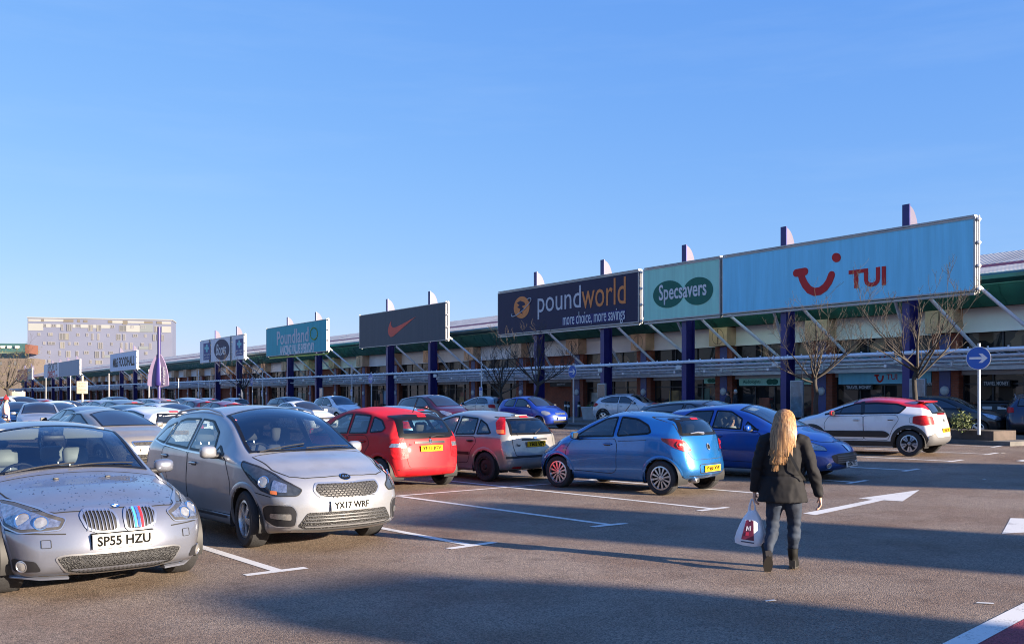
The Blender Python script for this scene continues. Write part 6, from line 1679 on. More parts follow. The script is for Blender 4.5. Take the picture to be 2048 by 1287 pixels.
    for i in range(900):
        a = R(-178 + 176*rr.random()) if rr.random() < .85 else R(rr.uniform(-10, 190)); u = math.cos(a); drop = rr.uniform(.72, 1.0)
        pts = []; w0 = rr.uniform(-.005, .005); ph = rr.uniform(0, 6.28); k0 = rr.choice((0, 1, 2, 3))
        tip = 1.05 + .09*abs(u+.45) + rr.uniform(0, .13)
        for j in range(k0, len(cap_)):
            c, rx, ry = cap_[j]; z = c[2]
            if z < tip: break
            q = 1.0+.035*rr.random() + .01
            aa = a if j < 6 else max(-math.pi, min(0, a)) if a <= 0 else (-.05 if a < math.pi/2 else -math.pi+.05)
            pts.append(V((c[0]+rx*q*math.cos(aa)+w0*j*.35+.0022*math.sin(z*16+ph), c[1]+ry*q*math.sin(aa)-.004, z)))
        if len(pts) > 2:
            e = pts[-1]; pts.append(e+V((-.010+rr.uniform(-.02, .016), -.004, -.035-.05*rr.random()))); n = len(pts)
            mb.tube(pts, [.0038*(1-.75*(j/(n-1))**2)+.001 for j in range(n)], 4, False)
    mb.build('hair', hm, root, sharp=None, recalc=False)
    # carrier bag in her near hand
    M_ = Matrix.Translation(root.location) @ Matrix.Rotation(R(-14), 4, 'Z'); hp = LW + V((-.005, .012, -.115))
    bag = thing('carrier_bag', 'white plastic carrier bag with a maroon print in the hand of the blonde woman', 'bag', M_ @ (hp+V((0, 0, -.45))), R(-14-8))
    mb = MB(); rg = []
    rr = random.Random(3)
    for z, rx, ry in ((.0, .12, .055), (.004, .145, .075), (.05, .152, .085), (.12, .140, .08), (.20, .115, .066), (.27, .085, .05), (.32, .055, .034), (.345, .038, .024)):
        r_ = []
        for j in range(40):
            a = 2*math.pi*j/40; k = 1+.05*mnoise.noise(V((math.cos(a)*2.2, math.sin(a)*2.2, z*9)))+.05*math.sin(a*9+z*8)*(z/.35)
            q = lambda t: math.copysign(abs(t)**.75, t)
            r_.append(V((q(math.cos(a))*rx*k-.03*(1-z/.345)+.02*z, q(math.sin(a))*ry*k, z + .012*math.sin(a*2+1)*(1-z/.35))))
        rg.append(r_)
    mb.loft(rg, True, True); bm_ = mat('bag_white', (.70, .70, .73), .35, var=.06, vscale=14, bump=.35, bscale=22); bb = MATS['bag_white'].node_tree.nodes['Principled BSDF']; bb.inputs['Subsurface Weight'].default_value = .15; bb.inputs['Subsurface Radius'].default_value = (.03, .03, .03)
    b_ = mb.build('bag_body', bm_, bag)
    mb = MB()
    for sx in (-.022, .022):
        pts = [V((sx*1.5, sx*.3, .335)), V((sx*1.2, 0, .40)), V((sx*.5, 0, .452)), V((-sx*.1, .004, .462)), V((sx*.4, .012, .44)), V((sx*1.1, .015, .38)), V((sx*1.2, .012, .335))]
        mb.tube(pts, [.012, .009, .006, .006, .006, .008, .011], 6)
    mb.build('bag_handle', bm_, bag)
    bv = BVHTree.FromPolygons([v.co[:] for v in b_.data.vertices], [p.vertices[:] for p in b_.data.polygons])
    def on(x, z, off):
        h = bv.ray_cast(V((x, -1, z)), V((0, 1, 0)))[0]; return (h or V((x, -.06, z))) + V((0, -off, 0))
    def prt(poly, name, m, off, par):
        mb = MB(); b2 = polygrid(densify(poly, .015), .02); mp = {v: mb.bm.verts.new(on(v.co.x, v.co.y, off)) for v in b2.verts}
        for f in b2.faces: mb.face([mp[v] for v in f.verts], True)
        b2.free(); return mb.build(name, m, par)
    mr = mat('maroon_print', (.13, .012, .035), .4)
    pr = prt([(-.098, .062), (.030, .050), (.022, .245), (-.004, .255), (-.014, .235), (-.030, .255), (-.052, .250)], 'print', mr, .004, bag)
    wp = mat('print_white', (.75, .7, .7), .4); rp = mat('print_red', (.4, .02, .05), .4)
    prt([(-.050, .148), (-.040, .148), (-.036, .175), (-.026, .150), (-.016, .178), (-.010, .19), (-.014, .148), (-.004, .15), (.0, .195), (-.012, .20), (-.024, .175), (-.036, .195), (-.046, .19)], 'print_letter', wp, .007, pr)
    prt([(-.056, .10), (-.02, .10), (-.02, .135), (-.05, .135)], 'print_letter', rp, .007, pr)
    prt([(-.10, .034), (.03, .022), (.03, .034), (-.10, .046)], 'print_line', mat('print_ink', (.05, .06, .12), .5), .004, bag)

def passer(label, loc, rz, h, coat, legs, hairm, hat=None, group=None, face=True, arms=None):
    """a distant pedestrian: one continuous body, coat, trousers and hair"""
    root = thing('person', label, 'person', loc, rz, group); V = Vector; s = h/1.72
    pel = V((0, 0, .93)); st = .13
    ch = [[(pel, .10), (V((0, 0, 1.25)), .12), (V((0, 0, 1.44)), .06), (V((0, .0, 1.50)), .05), (V((0, .01, 1.57)), .08), (V((0, .01, 1.64)), .08), (V((0, .01, 1.69)), .05)], [(V((0, .01, 1.57)), .08), (V((0, .105, 1.59)), .016)]]
    for sg in (-1, 1):
        a = arms or (sg*.05,)
        ch.append([(V((0, 0, 1.25)), .12), (V((sg*.19, 0, 1.41)), .055), (V((sg*.25, .02, 1.12)), .042), (V((sg*.25, .10+sg*.05, .88)), .025), (V((sg*.25, .12+sg*.06, .78)), .028)])
        ch.append([(pel, .10), (V((sg*.09, 0, .86)), .085), (V((sg*.10, sg*st*.5, .48)), .055), (V((sg*.10, sg*st, .09)), .038), (V((sg*.10, sg*st+.13, .04)), .032)])
    ch = [[(p*s, (r*s)) for p, r in c] for c in ch]
    skin('body', ch, MATS['skin'], root, 1)
    mb = MB(); mb.loft([ring(V((0, 0, z))*s, rx*s, ry*s, 16) for z, rx, ry in ((.80, .20, .15), (1.0, .19, .14), (1.25, .205, .14), (1.38, .19, .115), (1.46, .10, .08), (1.51, .065, .062))])
    for sg in (-1, 1): limb(mb, [(V((sg*.15, 0, 1.40))*s, .075*s), (V((sg*.22, .01, 1.30))*s, .075*s), (V((sg*.25, .02, 1.12))*s, .065*s), (V((sg*.25, .09+sg*.05, .88))*s, .05*s)], 10)
    mb.build('coat', coat, root, sharp=60)
    mb = MB()
    for sg in (-1, 1): limb(mb, [(V((sg*.085, 0, .92))*s, .10*s), (V((sg*.10, sg*st*.5, .48))*s, .072*s), (V((sg*.10, sg*st, .08))*s, .06*s)], 10); mb.rbox(V((sg*.10, sg*st+.06, .04))*s, (.09*s, .26*s, .08*s), .03)
    mb.build('trousers', legs, root, sharp=60)
    mb = MB(); mb.loft([ring(V((0, y, z))*s, rx*s, ry*s, 14) for z, rx, ry, y in ((1.56, .07, .05, -.035), (1.62, .092, .085, -.015), (1.68, .09, .09, 0), (1.73, .055, .06, .0), (1.745, .01, .01, 0))]); mb.build('hair', hairm, root, sharp=60)
    if hat:
        mb = MB(); mb.loft([ring(V((0, .005, z))*s, r_*s, r_*s, 16) for z, r_ in ((1.64, .102), (1.69, .106), (1.75, .085), (1.775, .03))])
        b2 = bmesh.new(); bmesh.ops.create_uvsphere(b2, u_segments=10, v_segments=8, radius=.035*s); mb.absorb(b2, V((0, 0, 1.80))*s, None, True); b2.free(); mb.build('woolly_hat', hat, root, sharp=60)
    return root

def driver(car):
    """person at the wheel of the dark blue car, seated on the right"""
    M_ = car.matrix_basis.copy(); V = Vector; root = thing('person', 'driver in a pale scarf looking out of the dark blue car', 'person')
    root.matrix_world = M_ @ Matrix.Translation((-.30, -.37, .55)) @ Matrix.Rotation(R(-90), 4, 'Z')
    pel = V((0, 0, 0)); nk = V((0, -.03, .50)); hd = V((.0, -.02, .585))
    def t(p): return V(p)
    ch = [[(pel, .12), (V((0, -.05, .25)), .12), (V((0, -.05, .42)), .08), (nk, .05), (hd, .075), (hd+V((0, 0, .06)), .072)], [(hd, .075), (hd+V((.045, .085, .0)), .016)]]
    for sg in (-1, 1):
        ch.append([(V((0, -.05, .25)), .12), (V((sg*.17, -.05, .38)), .052), (V((sg*.22, .08, .16)), .04), (V((sg*.14, .34, .24)), .026), (V((sg*.12, .39, .27)), .026)])
        ch.append([(pel, .12), (V((sg*.10, .05, 0)), .085), (V((sg*.12, .45, .08)), .06), (V((sg*.12, .75, -.18)), .04), (V((sg*.12, .85, -.18)), .035)])
    skin('body', ch, MATS['skin'], root, 1)
    mb = MB(); mb.loft([ring((0, -.04, z), rx, ry, 16) for z, rx, ry in ((-.05, .19, .15), (.15, .19, .145), (.33, .20, .13), (.41, .15, .10), (.47, .07, .065))])
    for sg in (-1, 1): limb(mb, [(V((sg*.15, -.05, .37)), .07), (V((sg*.22, .06, .17)), .06), (V((sg*.15, .30, .235)), .045)], 10)
    mb.build('coat', MATS['coat_dark'], root, sharp=60)
    mb = MB(); mb.loft([ring((0, -.02, z), r_, r_, 14) for z, r_ in ((.40, .12), (.44, .115), (.49, .085))]); mb.build('scarf', MATS['scarf_white'], root, sharp=60)
    mb = MB(); mb.loft([ring((-.01, y, z), rx, ry, 14) for z, rx, ry, y in ((.56, .075, .05, -.06), (.62, .092, .08, -.04), (.67, .085, .085, -.025), (.71, .04, .04, -.025))]); mb.build('hair', MATS['hair_dark'], root, sharp=60)
# ------------------------------------------------------------------ trees, signs, street furniture, far buildings
mat('bark', (.035, .03, .026), .9, var=.35, vscale=5, bump=.5, bscale=25); mat('twig', (.048, .04, .033), .8, var=.2); mat('sign_face_blue', (.012, .10, .42), .35); mat('sign_face_white', (.70, .70, .70), .4); mat('pole_grey', (.48, .48, .48), .4, .3, var=.08)
mat('kerb_stone', (.11, .105, .10), .85, var=.2, bump=.25); mat('planter_brick', (.075, .058, .05), .9, var=.3, bump=.3); mat('soil', (.04, .03, .02), .95); mat('pot_white', (.5, .49, .47), .7, var=.1)
mat('shrub_leaf', (.10, .13, .04), .6, var=.3); mat('bin_black', (.014, .014, .015), .4); mat('cream_sign', (.40, .35, .27), .5, var=.05)
mat('totem_dark', (.035, .025, .15), .35, .2); mat('totem_lilac', (.25, .19, .29), .4, var=.06); mat('cladding_lilac', (.12, .135, .20), .6, .1, var=.06, vscale=.15); mat('cladding_cream', (.225, .235, .235), .6, var=.05, vscale=.2); mat('cladding_tan', (.11, .10, .085), .6); mat('cladding_pale', (.13, .15, .165), .6)
mat('far_pane', (.10, .10, .10), .06, .0, coat=1); mat('curtain_pane', (.17, .165, .14), .15, coat=1); mat('far_frame', (.20, .20, .22), .5); mat('roof_green', (.035, .085, .08), .5, var=.1); mat('wall_mint', (.20, .27, .20), .7, var=.06); mat('far_brick', (.11, .09, .08), .9, var=.2); mat('rust_brick', (.13, .05, .035), .9, var=.15); mat('lemon', (.6, .6, .5), .5)

def bare_tree(label, base, height, spread, seed, trunk_h=2.3, r0=.10, limbs=7, green=False):
    rr = random.Random(seed); root = thing('bare_tree', label, 'tree', base, 0, 'bare trees in the car park'); V = Vector
    tm = MB(); tops = []
    pts = [V((0, 0, -.1))]; 
    for i in range(1, 7): pts.append(V((rr.uniform(-.03, .03)*i*.5, rr.uniform(-.03, .03)*i*.5, trunk_h*i/6)))
    tm.tube(pts, [r0*1.25]+[r0*(1-.32*i/6) for i in range(1, 7)], 10); tm.build('trunk', MATS['bark'], root, sharp=None)
    cm = MB()
    def branch(p, d, L, r, lev):
        n = 5 if lev < 2 else 3; q = [p]; c = p.copy(); dd = d.normalized()
        for i in range(n):
            dd = (dd + V((rr.uniform(-.16, .16), rr.uniform(-.16, .16), rr.uniform(-.06, .17)))).normalized(); c = c + dd*L/n; q.append(c.copy())
        rads = [max(.0048, r*(1-.78*i/n)) for i in range(n+1)]
        cm.tube(q, rads, 6 if lev < 2 else 4, False)
        if lev >= 3: return
        m = (5, 4, 2)[lev]
        for k in range(m):
            f = rr.uniform(.22, .98); i = min(n-1, int(f*n)); b = q[i].lerp(q[i+1], f*n-i)
            ax = V((rr.uniform(-1, 1), rr.uniform(-1, 1), rr.uniform(-.2, .9))).normalized()
            nd = (dd*.9 + ax*.85).normalized(); branch(b, nd, L*rr.uniform(.34, .58), max(.005, rads[i]*.5), lev+1)
    th = height-trunk_h
    for k in range(limbs):
        a = 2*math.pi*(k+rr.uniform(-.3, .3))/limbs; el = rr.uniform(.25, 1.05); d = V((math.cos(a)*math.cos(el), math.sin(a)*math.cos(el), math.sin(el)))
        L = min(spread*.5/max(.25, math.cos(el)), th/max(.3, math.sin(el)+.12))*rr.uniform(.62, .82)
        branch(pts[-1]-V((0, 0, rr.uniform(0, .35))), d, L, r0*.40, 0)
    branch(pts[-1], V((.05, .0, 1)), th*.62, r0*.5, 0)
    cm.build('crown', MATS['twig'], root, sharp=None, recalc=False)
    if green:
        lm = MB()
        for i in range(500):
            v = V((rr.gauss(0, spread*.22), rr.gauss(0, spread*.22), trunk_h+th*rr.uniform(.0, .9))); M_ = Matrix.Rotation(rr.uniform(0, 6), 3, V((rr.random(), rr.random(), rr.random())+V((.01, 0, 0)) if False else (1, rr.random(), rr.random())).normalized()); s = rr.uniform(.05, .11)
            lm.poly([v + M_ @ V(q) for q in ((-s, 0, 0), (0, s*.5, 0), (s, 0, 0), (0, -s*.5, 0))])
        lm.build('crown', mat('dry_leaf', (.13, .11, .045), .8, var=.3), root, sharp=None, recalc=False)

def arrow_sign(label, base, top, dia, facing):
    rz = math.atan2(facing[1], facing[0])+math.pi/2; root = thing('arrow_sign', label, 'road sign', base, rz, 'one way arrow signs on the traffic islands')
    h = top-dia*.5; mb = MB(); mb.tube([(0, 0, -.1), (0, 0, top+.10)], .045, 12); mb.build('pole', MATS['pole_grey'], root)
    mb = MB(); mb.use(MATS['pole_grey']); mb.lathe([(dia/2, 0), (dia/2, -.02), (.001, -.02)], 40, 'y', off=(0, -.06, h)); mb.lathe([(dia/2, -.02), (dia/2-.018, -.023)], 40, 'y', off=(0, -.06, h))
    mb.use(MATS['sign_face_white']); mb.lathe([(dia/2-.001, -.021), (dia/2-.02, -.0225)], 40, 'y', off=(0, -.06, h)); mb.use(MATS['sign_face_blue']); mb.lathe([(dia/2-.018, -.0235), (.001, -.0235)], 40, 'y', off=(0, -.06, h)); d = mb.build('disc', None, root)
    s = dia/2; mb = MB(); mb.prism([(x*s, -.087, h+z*s) for x, z in ((-.72, -.10), (.30, -.10), (.02, -.40), (.32, -.40), (.74, 0), (.32, .40), (.02, .40), (.30, .10), (-.72, .10))], (0, -.003, 0)); mb.build('arrow', MATS['sign_face_white'], d, sharp=None)

def bay_sign(label, base, h):
    root = thing('bay_sign', label, 'sign', base, math.atan2(NRM.y, NRM.x)+math.pi/2, 'parking notices on white poles'); mb = MB(); mb.tube([(0, 0, -.1), (0, 0, h)], .04, 10); mb.build('pole', MATS['sign_face_white'], root)
    mb = MB(); mb.use(MATS['sign_face_white']); mb.box((0, -.05, 1.75), (.36, .02, .56)); o = mb.build('plate', None, root, sharp=None)
    mb = MB(); mb.use(MATS['sign_face_blue']); mb.box((-.08, -.063, 1.90), (.14, .004, .2)); mb.box((.08, -.063, 1.90), (.14, .004, .2))
    for k in range(4): mb.box((0, -.063, 1.74-.06*k), (.28, .004, .025))
    mb.build('lettering', None, o, sharp=None)

def furniture():
    I0 = Vector((15, 30, 0)); isl = lambda t, o=0: I0 + U*t + NRM*o
    def gz(p): p = p.copy(); p.z = gh(p.x, p.y); return p
    # raised planter at the right and the low kerbed islands beyond it
    root = thing('planter', 'low brick planter bed with a kerb under the largest arrow sign', 'planter', gz(isl(3)), 0); off = -root.location
    mb = MB(); n = 12
    def bed(mb, a, b, o0, o1, h0, h1):
        for i in range(n):
            t0, t1 = a+(b-a)*i/n, a+(b-a)*(i+1)/n; z = gz(isl((t0+t1)/2)).z
            mb.prism([isl(t0, o0)+Vector((0, 0, z+h0)), isl(t1, o0)+Vector((0, 0, z+h0)), isl(t1, o0)+Vector((0, 0, z+h1)), isl(t0, o0)+Vector((0, 0, z+h1))], NRM*(o1-o0))
    bed(mb, -.75, 9, -1.0, .75, -.2, .13); o = mb.build('kerb', MATS['kerb_stone'], root, sharp=None); o.data.transform(Matrix.Translation(off))
    mb = MB(); bed(mb, -.1, 8.8, -.75, .5, .1, .42); o = mb.build('brick_wall', MATS['planter_brick'], root, sharp=None); o.data.transform(Matrix.Translation(off))
    mb = MB(); bed(mb, .1, 8.6, -.55, .3, .3, .426); o = mb.build('soil', MATS['soil'], root, sharp=None); o.data.transform(Matrix.Translation(off))
    for a, b in ((12, 30), (36, 52), (58, 76)):
        mb = MB(); n = 14; bed(mb, a, b, -.7, .7, -.2, .13); tag(mb.build('kerb', MATS['kerb_stone'], sharp=None), kind='structure')
    fc = None
    for px, dp, top, dia, lab in ((1958, 29.5, 2.98, .70, 'largest blue arrow sign, standing in the brick planter at the edge of the view'), (1147, 53, 3.15, .72, 'blue arrow sign on a pole between the royal blue car and the white crossover'), (743, 71, 3.1, .75, 'blue arrow sign on a pole behind the red hatchback'), (505, 88, 3.2, .75, 'blue arrow sign beside the bare tree in front of the three panel sign')):
        p = D(px, dp)
        if px == 1958: p.z += .42; top -= .42
        arrow_sign(lab, p, top, dia, NRM if px < 1900 else Vector((-.62, -.78, 0)))
    for px, dp, h, sp, seed, lab in ((1832, 32.4, 5.7, 5.6, 31, 'bare tree in front of the red smile logo, nearest the brick planter'), (1632, 35.8, 5.2, 5.0, 14, 'bare spreading tree behind the blonde woman'), (1073, 50.6, 5.9, 5.0, 5, 'bare tree in front of the navy planet sign'), (1001, 54, 4.8, 4.2, 8, 'smaller bare tree left of the navy planet sign'), (488, 89, 5.8, 6.4, 9, 'bare tree in front of the three grey white sign panels')):
        bare_tree(lab, D(px, dp)+Vector((0, 0, .25 if px > 1500 else 0)), h, sp, seed, trunk_h=h*.38, limbs=8, r0=.10 if px > 1500 else .115)
    bare_tree('tree with a few yellowed leaves at the far end of the car park', D(16, 118), 8.2, 9.5, 21, 2.6, .22, 8, True)
    for px, dp, h, lab in ((963, 62, 4.0, 'white notice pole in front of the navy sign, beside the small bare tree'), (704, 84, 4.2, 'white notice pole between the teal and charcoal signs'), (525, 95, 4.2, 'white notice pole behind the arrow sign near the teal sign'), (397, 108, 4.4, 'white notice pole left of the three panel sign')): bay_sign(lab, D(px, dp), h)
    # plain lamp and canopy poles far left
    for i, (px, dp, h) in enumerate(((298, 115, 3.6), (357, 112, 3.6), (218, 120, 4.4), (141, 125, 4.2), (92, 140, 4.2), (420, 104, 3.1))):
        mb = MB(); mb.tube([(0, 0, -.1), (0, 0, h)], [.07, .055], 8); mb.rbox((0, 0, h), (.16, .16, .06), .02); o = mb.build('pole', MATS['pole_grey']); o.location = D(px, dp)
        tag(o, ('slim grey pole right of the purple totem', 'slim grey pole between the totem and the three panel sign', 'grey pole in front of the pale food hall sign', 'pale pole below the blank grey banner', 'grey pole below the white sign with dark capitals', 'grey pole in front of the three panel sign')[i], 'pole', 'slim poles before the shops')
    # cream notice board on a pole
    p = D(165, 62); root = thing('notice_board', 'square cream notice board on a pole above the cars', 'notice board', p, R(12)); mb = MB(); mb.tube([(0, 0, -.1), (0, 0, 3.0)], .06, 8); mb.build('pole', MATS['cream_sign'], root)
    mb = MB(); mb.rbox((0, -.08, 2.25), (.66, .05, .80), .02); b = mb.build('board', MATS['cream_sign'], root); mb = MB(); mt = lambda z: frame((0, -.106, z), (1, 0, 0), (0, 0, 1))
    for z, s_, w in ((2.50, 'ZONE', .42), (2.33, 'P 4 hrs', .4), (2.08, 'no return within', .5), (1.98, '2 hours', .3)): mb.text(s_, width=w, height=.07 if z > 2.2 else .05, mtx=mt(z))
    mb.build('lettering', mat('ink_brown', (.16, .10, .07), .6), b, sharp=None)
    p = D(37, 118); root = thing('notice_board', 'wide cream board on two legs beyond the white van', 'notice board', p, R(15)); mb = MB(); mb.rbox((0, 0, 1.9), (1.5, .06, .62), .02); mb.build('board', MATS['cream_sign'], root)
    for sx in (-.45, .45): mb = MB(); mb.tube([(sx, .06, -.1), (sx, .06, 2.3)], .05, 8); mb.build('leg', MATS['pole_grey'], root)
    # purple totem with bullet shaped fins
    p = D(318, 60); root = thing('totem_sign', 'tall purple totem post with pointed lilac fins', 'totem sign', p, R(-8))
    mb = MB(); mb.tube([(0, 0, -.1), (0, 0, 5.95)], .105, 16); mb.build('post', mat('totem_post', (.035, .028, .12), .4, .0), root)
    z0, z1 = 2.28, 4.35; prof = [(.0, z1)]+[(.70*math.sin(math.pi/2*j/10)**.9, z1-(z1-z0-.1)*(j/10)**1.3) for j in range(1, 11)]+[(.66, z0+.06), (.25, z0-.03), (0, z0-.06)]
    for a, m in ((188, 'totem_lilac'), (-8, 'totem_lilac'), (262, 'totem_dark'), (80, 'totem_dark')):
        c, s_ = math.cos(R(a)), math.sin(R(a)); mb = MB(); k = .42 if m == 'totem_dark' else 1
        if m == 'totem_dark': mb.loft([[Vector((x*.36*math.cos(q), x*.36*math.sin(q), z)) for q in [R(a-62+124*i/8) for i in range(9)]]+[Vector((0, 0, z))] for x, z in prof[:-2]], True, True)
        else: mb.prism([Vector((x*c, x*s_, z))+Vector((-s_, c, 0))*-.03 for x, z in prof], Vector((-s_, c, 0))*.06)
        f = mb.build('totem_fin', MATS[m], root)
        if a == 188:
            for i, w in enumerate(('DINE', "'TIL", 'LATE')): mb = MB(); mb.text(w, height=.20, mtx=frame((-.40, .095-.17+.0, 3.25-.27*i), (1, .14, 0), (0, 0, 1)), bold=.03, maxw=.46); mb.build('lettering', MATS['sign_face_white'], f, sharp=None)
        if a == -8:
            mb = MB(); mb.text('PLAY PLENTY', height=.15, mtx=frame((.40, -.12, 2.95), (0.001, 0, 1), (-1, .14, 0)), bold=.02, maxw=1.1); mb.build('lettering', MATS['sign_face_white'], f, sharp=None)
    # bollards, pots, bins, display cases
    for px, dp, lab in ((1131, 64, 'black bollard with a pale band left of the arrow sign pole'), (1137, 61, 'black bollard with a pale band touching the arrow sign pole'), (1158, 62, 'black bollard with a pale band right of the arrow sign pole'), (1184, 58, 'black bollard with a pale band above the pale planter pot')):
        root = thing('bollard', lab, 'bollard', D(px, dp), 0, 'bollards along the pavement'); mb = MB(); mb.lathe([(.10, -.05), (.10, .95), (.075, 1.0), (.06, 1.02), (.11, 1.06), (.09, 1.12), (.001, 1.14)], 16); mb.build('shaft', MATS['bin_black'], root); mb = MB(); mb.lathe([(.104, .78), (.104, .90)], 16); mb.build('band', MATS['sign_face_white'], root)
    root = thing('planter_pot', 'square pale planter pot with clipped greenery beside the white crossover', 'plant pot', D(1186, 57), R(-30)); mb = MB()
    mb.loft([[(x*k, y*k, z) for x, y in ((-1, -1), (1, -1), (1, 1), (-1, 1))] for z, k in ((0, .42), (.75, .52), (.82, .55), (.84, .50), (.76, .47))], True, True, False); mb.build('pot', MATS['pot_white'], root, sharp=20)
    leafy(root, (0, 0, .86), .42, .16, 260, 4)
    o = thing('shrub', 'small pale green shrub in the brick planter', 'shrub', D(1924, 30.2)+Vector((0, 0, .42)), 0); leafy(o, (0, 0, .28), .34, .32, 420, 6)
    root = thing('litter_bin', 'black double litter bin beside the navy car', 'litter bin', D(1992, 40), R(-35)); mb = MB(); mb.rbox((0, 0, .6), (1.15, .6, 1.2), .06); mb.rbox((0, 0, 1.24), (1.2, .65, .10), .04); mb.build('casing', MATS['bin_black'], root)
    for sx in (-.28, .28): mb = MB(); mb.box((sx, -.305, 1.0), (.36, .012, .12)); mb.build('slot', MATS['sign_face_white'], root, sharp=None)
    mb = MB(); mb.box((.46, -.305, .55), (.16, .012, .34)); mb.build('sticker', mat('sticker_red', (.45, .05, .03), .5), root, sharp=None)
    for px, dp, lab, c in ((1204, 56, 'upright poster case at the foot of the blue post under the navy sign', (.05, .055, .065)), (1594, 45, 'tall poster case beside the blue post with a pale blue poster', (.05, .12, .16)), (1836, 40, 'narrow pale poster case beside the blue post under the pale blue sign', (.14, .16, .18)), (870, 78, 'poster case at the foot of the blue post under the charcoal sign', (.12, .13, .15)), (643, 92, 'poster case at the foot of the blue post under the teal sign', (.3, .22, .2)), (485, 104, 'poster case at the foot of the blue post under the three panel sign', (.35, .3, .25))):
        root = thing('poster_case', lab, 'poster case', D(px, dp), math.atan2(NRM.y, NRM.x)+math.pi/2, 'poster cases beside the blue posts'); mb = MB(); mb.rbox((0, 0, 1.35), (.72, .12, 1.7), .02); mb.box((-.28, 0, .25), (.06, .06, .6)); mb.box((.28, 0, .25), (.06, .06, .6)); mb.build('case', MATS['alu'], root)
        mb = MB(); mb.box((0, -.063, 1.35), (.64, .006, 1.60)); o = mb.build('poster', mat('poster_%d' % px, c, .25, coat=.6, var=.5, vscale=3), root, sharp=None)
    # paper scraps on the asphalt
    for px, py, w, a in ((1540, 1200, .10, .3), (1970, 1205, .14, -.4), (1968, 958, .08, .2), (2006, 905, .12, .1)):
        p = G(px, py, .006); mb = MB(); c, s_ = math.cos(a), math.sin(a); mb.prism([(w*c*x-w*.3*s_*y, w*s_*x+w*.3*c*y, .004*x) for x, y in ((-.5, -.4), (.5, -.5), (.45, .5), (-.4, .4))], (0, 0, .003)); o = mb.build('paper_scrap', mat('paper', (.6, .6, .58), .8), sharp=None); o.location = p
        tag(o, {1540: 'scrap of pale paper on the shaded asphalt', 1970: 'longer scrap of paper near the red walkway', 1968: 'tiny pale scrap lying beyond the arrow', 2006: 'pale scrap close to the planter kerb'}[px], 'litter', 'paper scraps on the asphalt')

def leafy(root, c, rx, rz_, n, seed):
    rr = random.Random(seed); lm = MB(); V = Vector
    for i in range(n):
        d = V((rr.gauss(0, 1), rr.gauss(0, 1), rr.gauss(0, 1))).normalized()*rr.uniform(.4, 1.05); v = V(c)+V((d.x*rx, d.y*rx, d.z*rz_)); M_ = Matrix.Rotation(rr.uniform(0, 6.28), 3, V((rr.uniform(-1, 1), rr.uniform(-1, 1), rr.uniform(-1, 1))).normalized()); s = rr.uniform(.03, .06)
        lm.poly([v + M_ @ V(q) for q in ((-s, 0, 0), (0, s*.45, .01), (s, 0, 0), (0, -s*.45, .01))])
    lm.build('foliage', MATS['shrub_leaf'], root, sharp=None, recalc=False)
    mb = MB(); mb.tube([V((0, 0, 0)), V(c)], .015, 5); mb.build('stem', MATS['bark'], root)

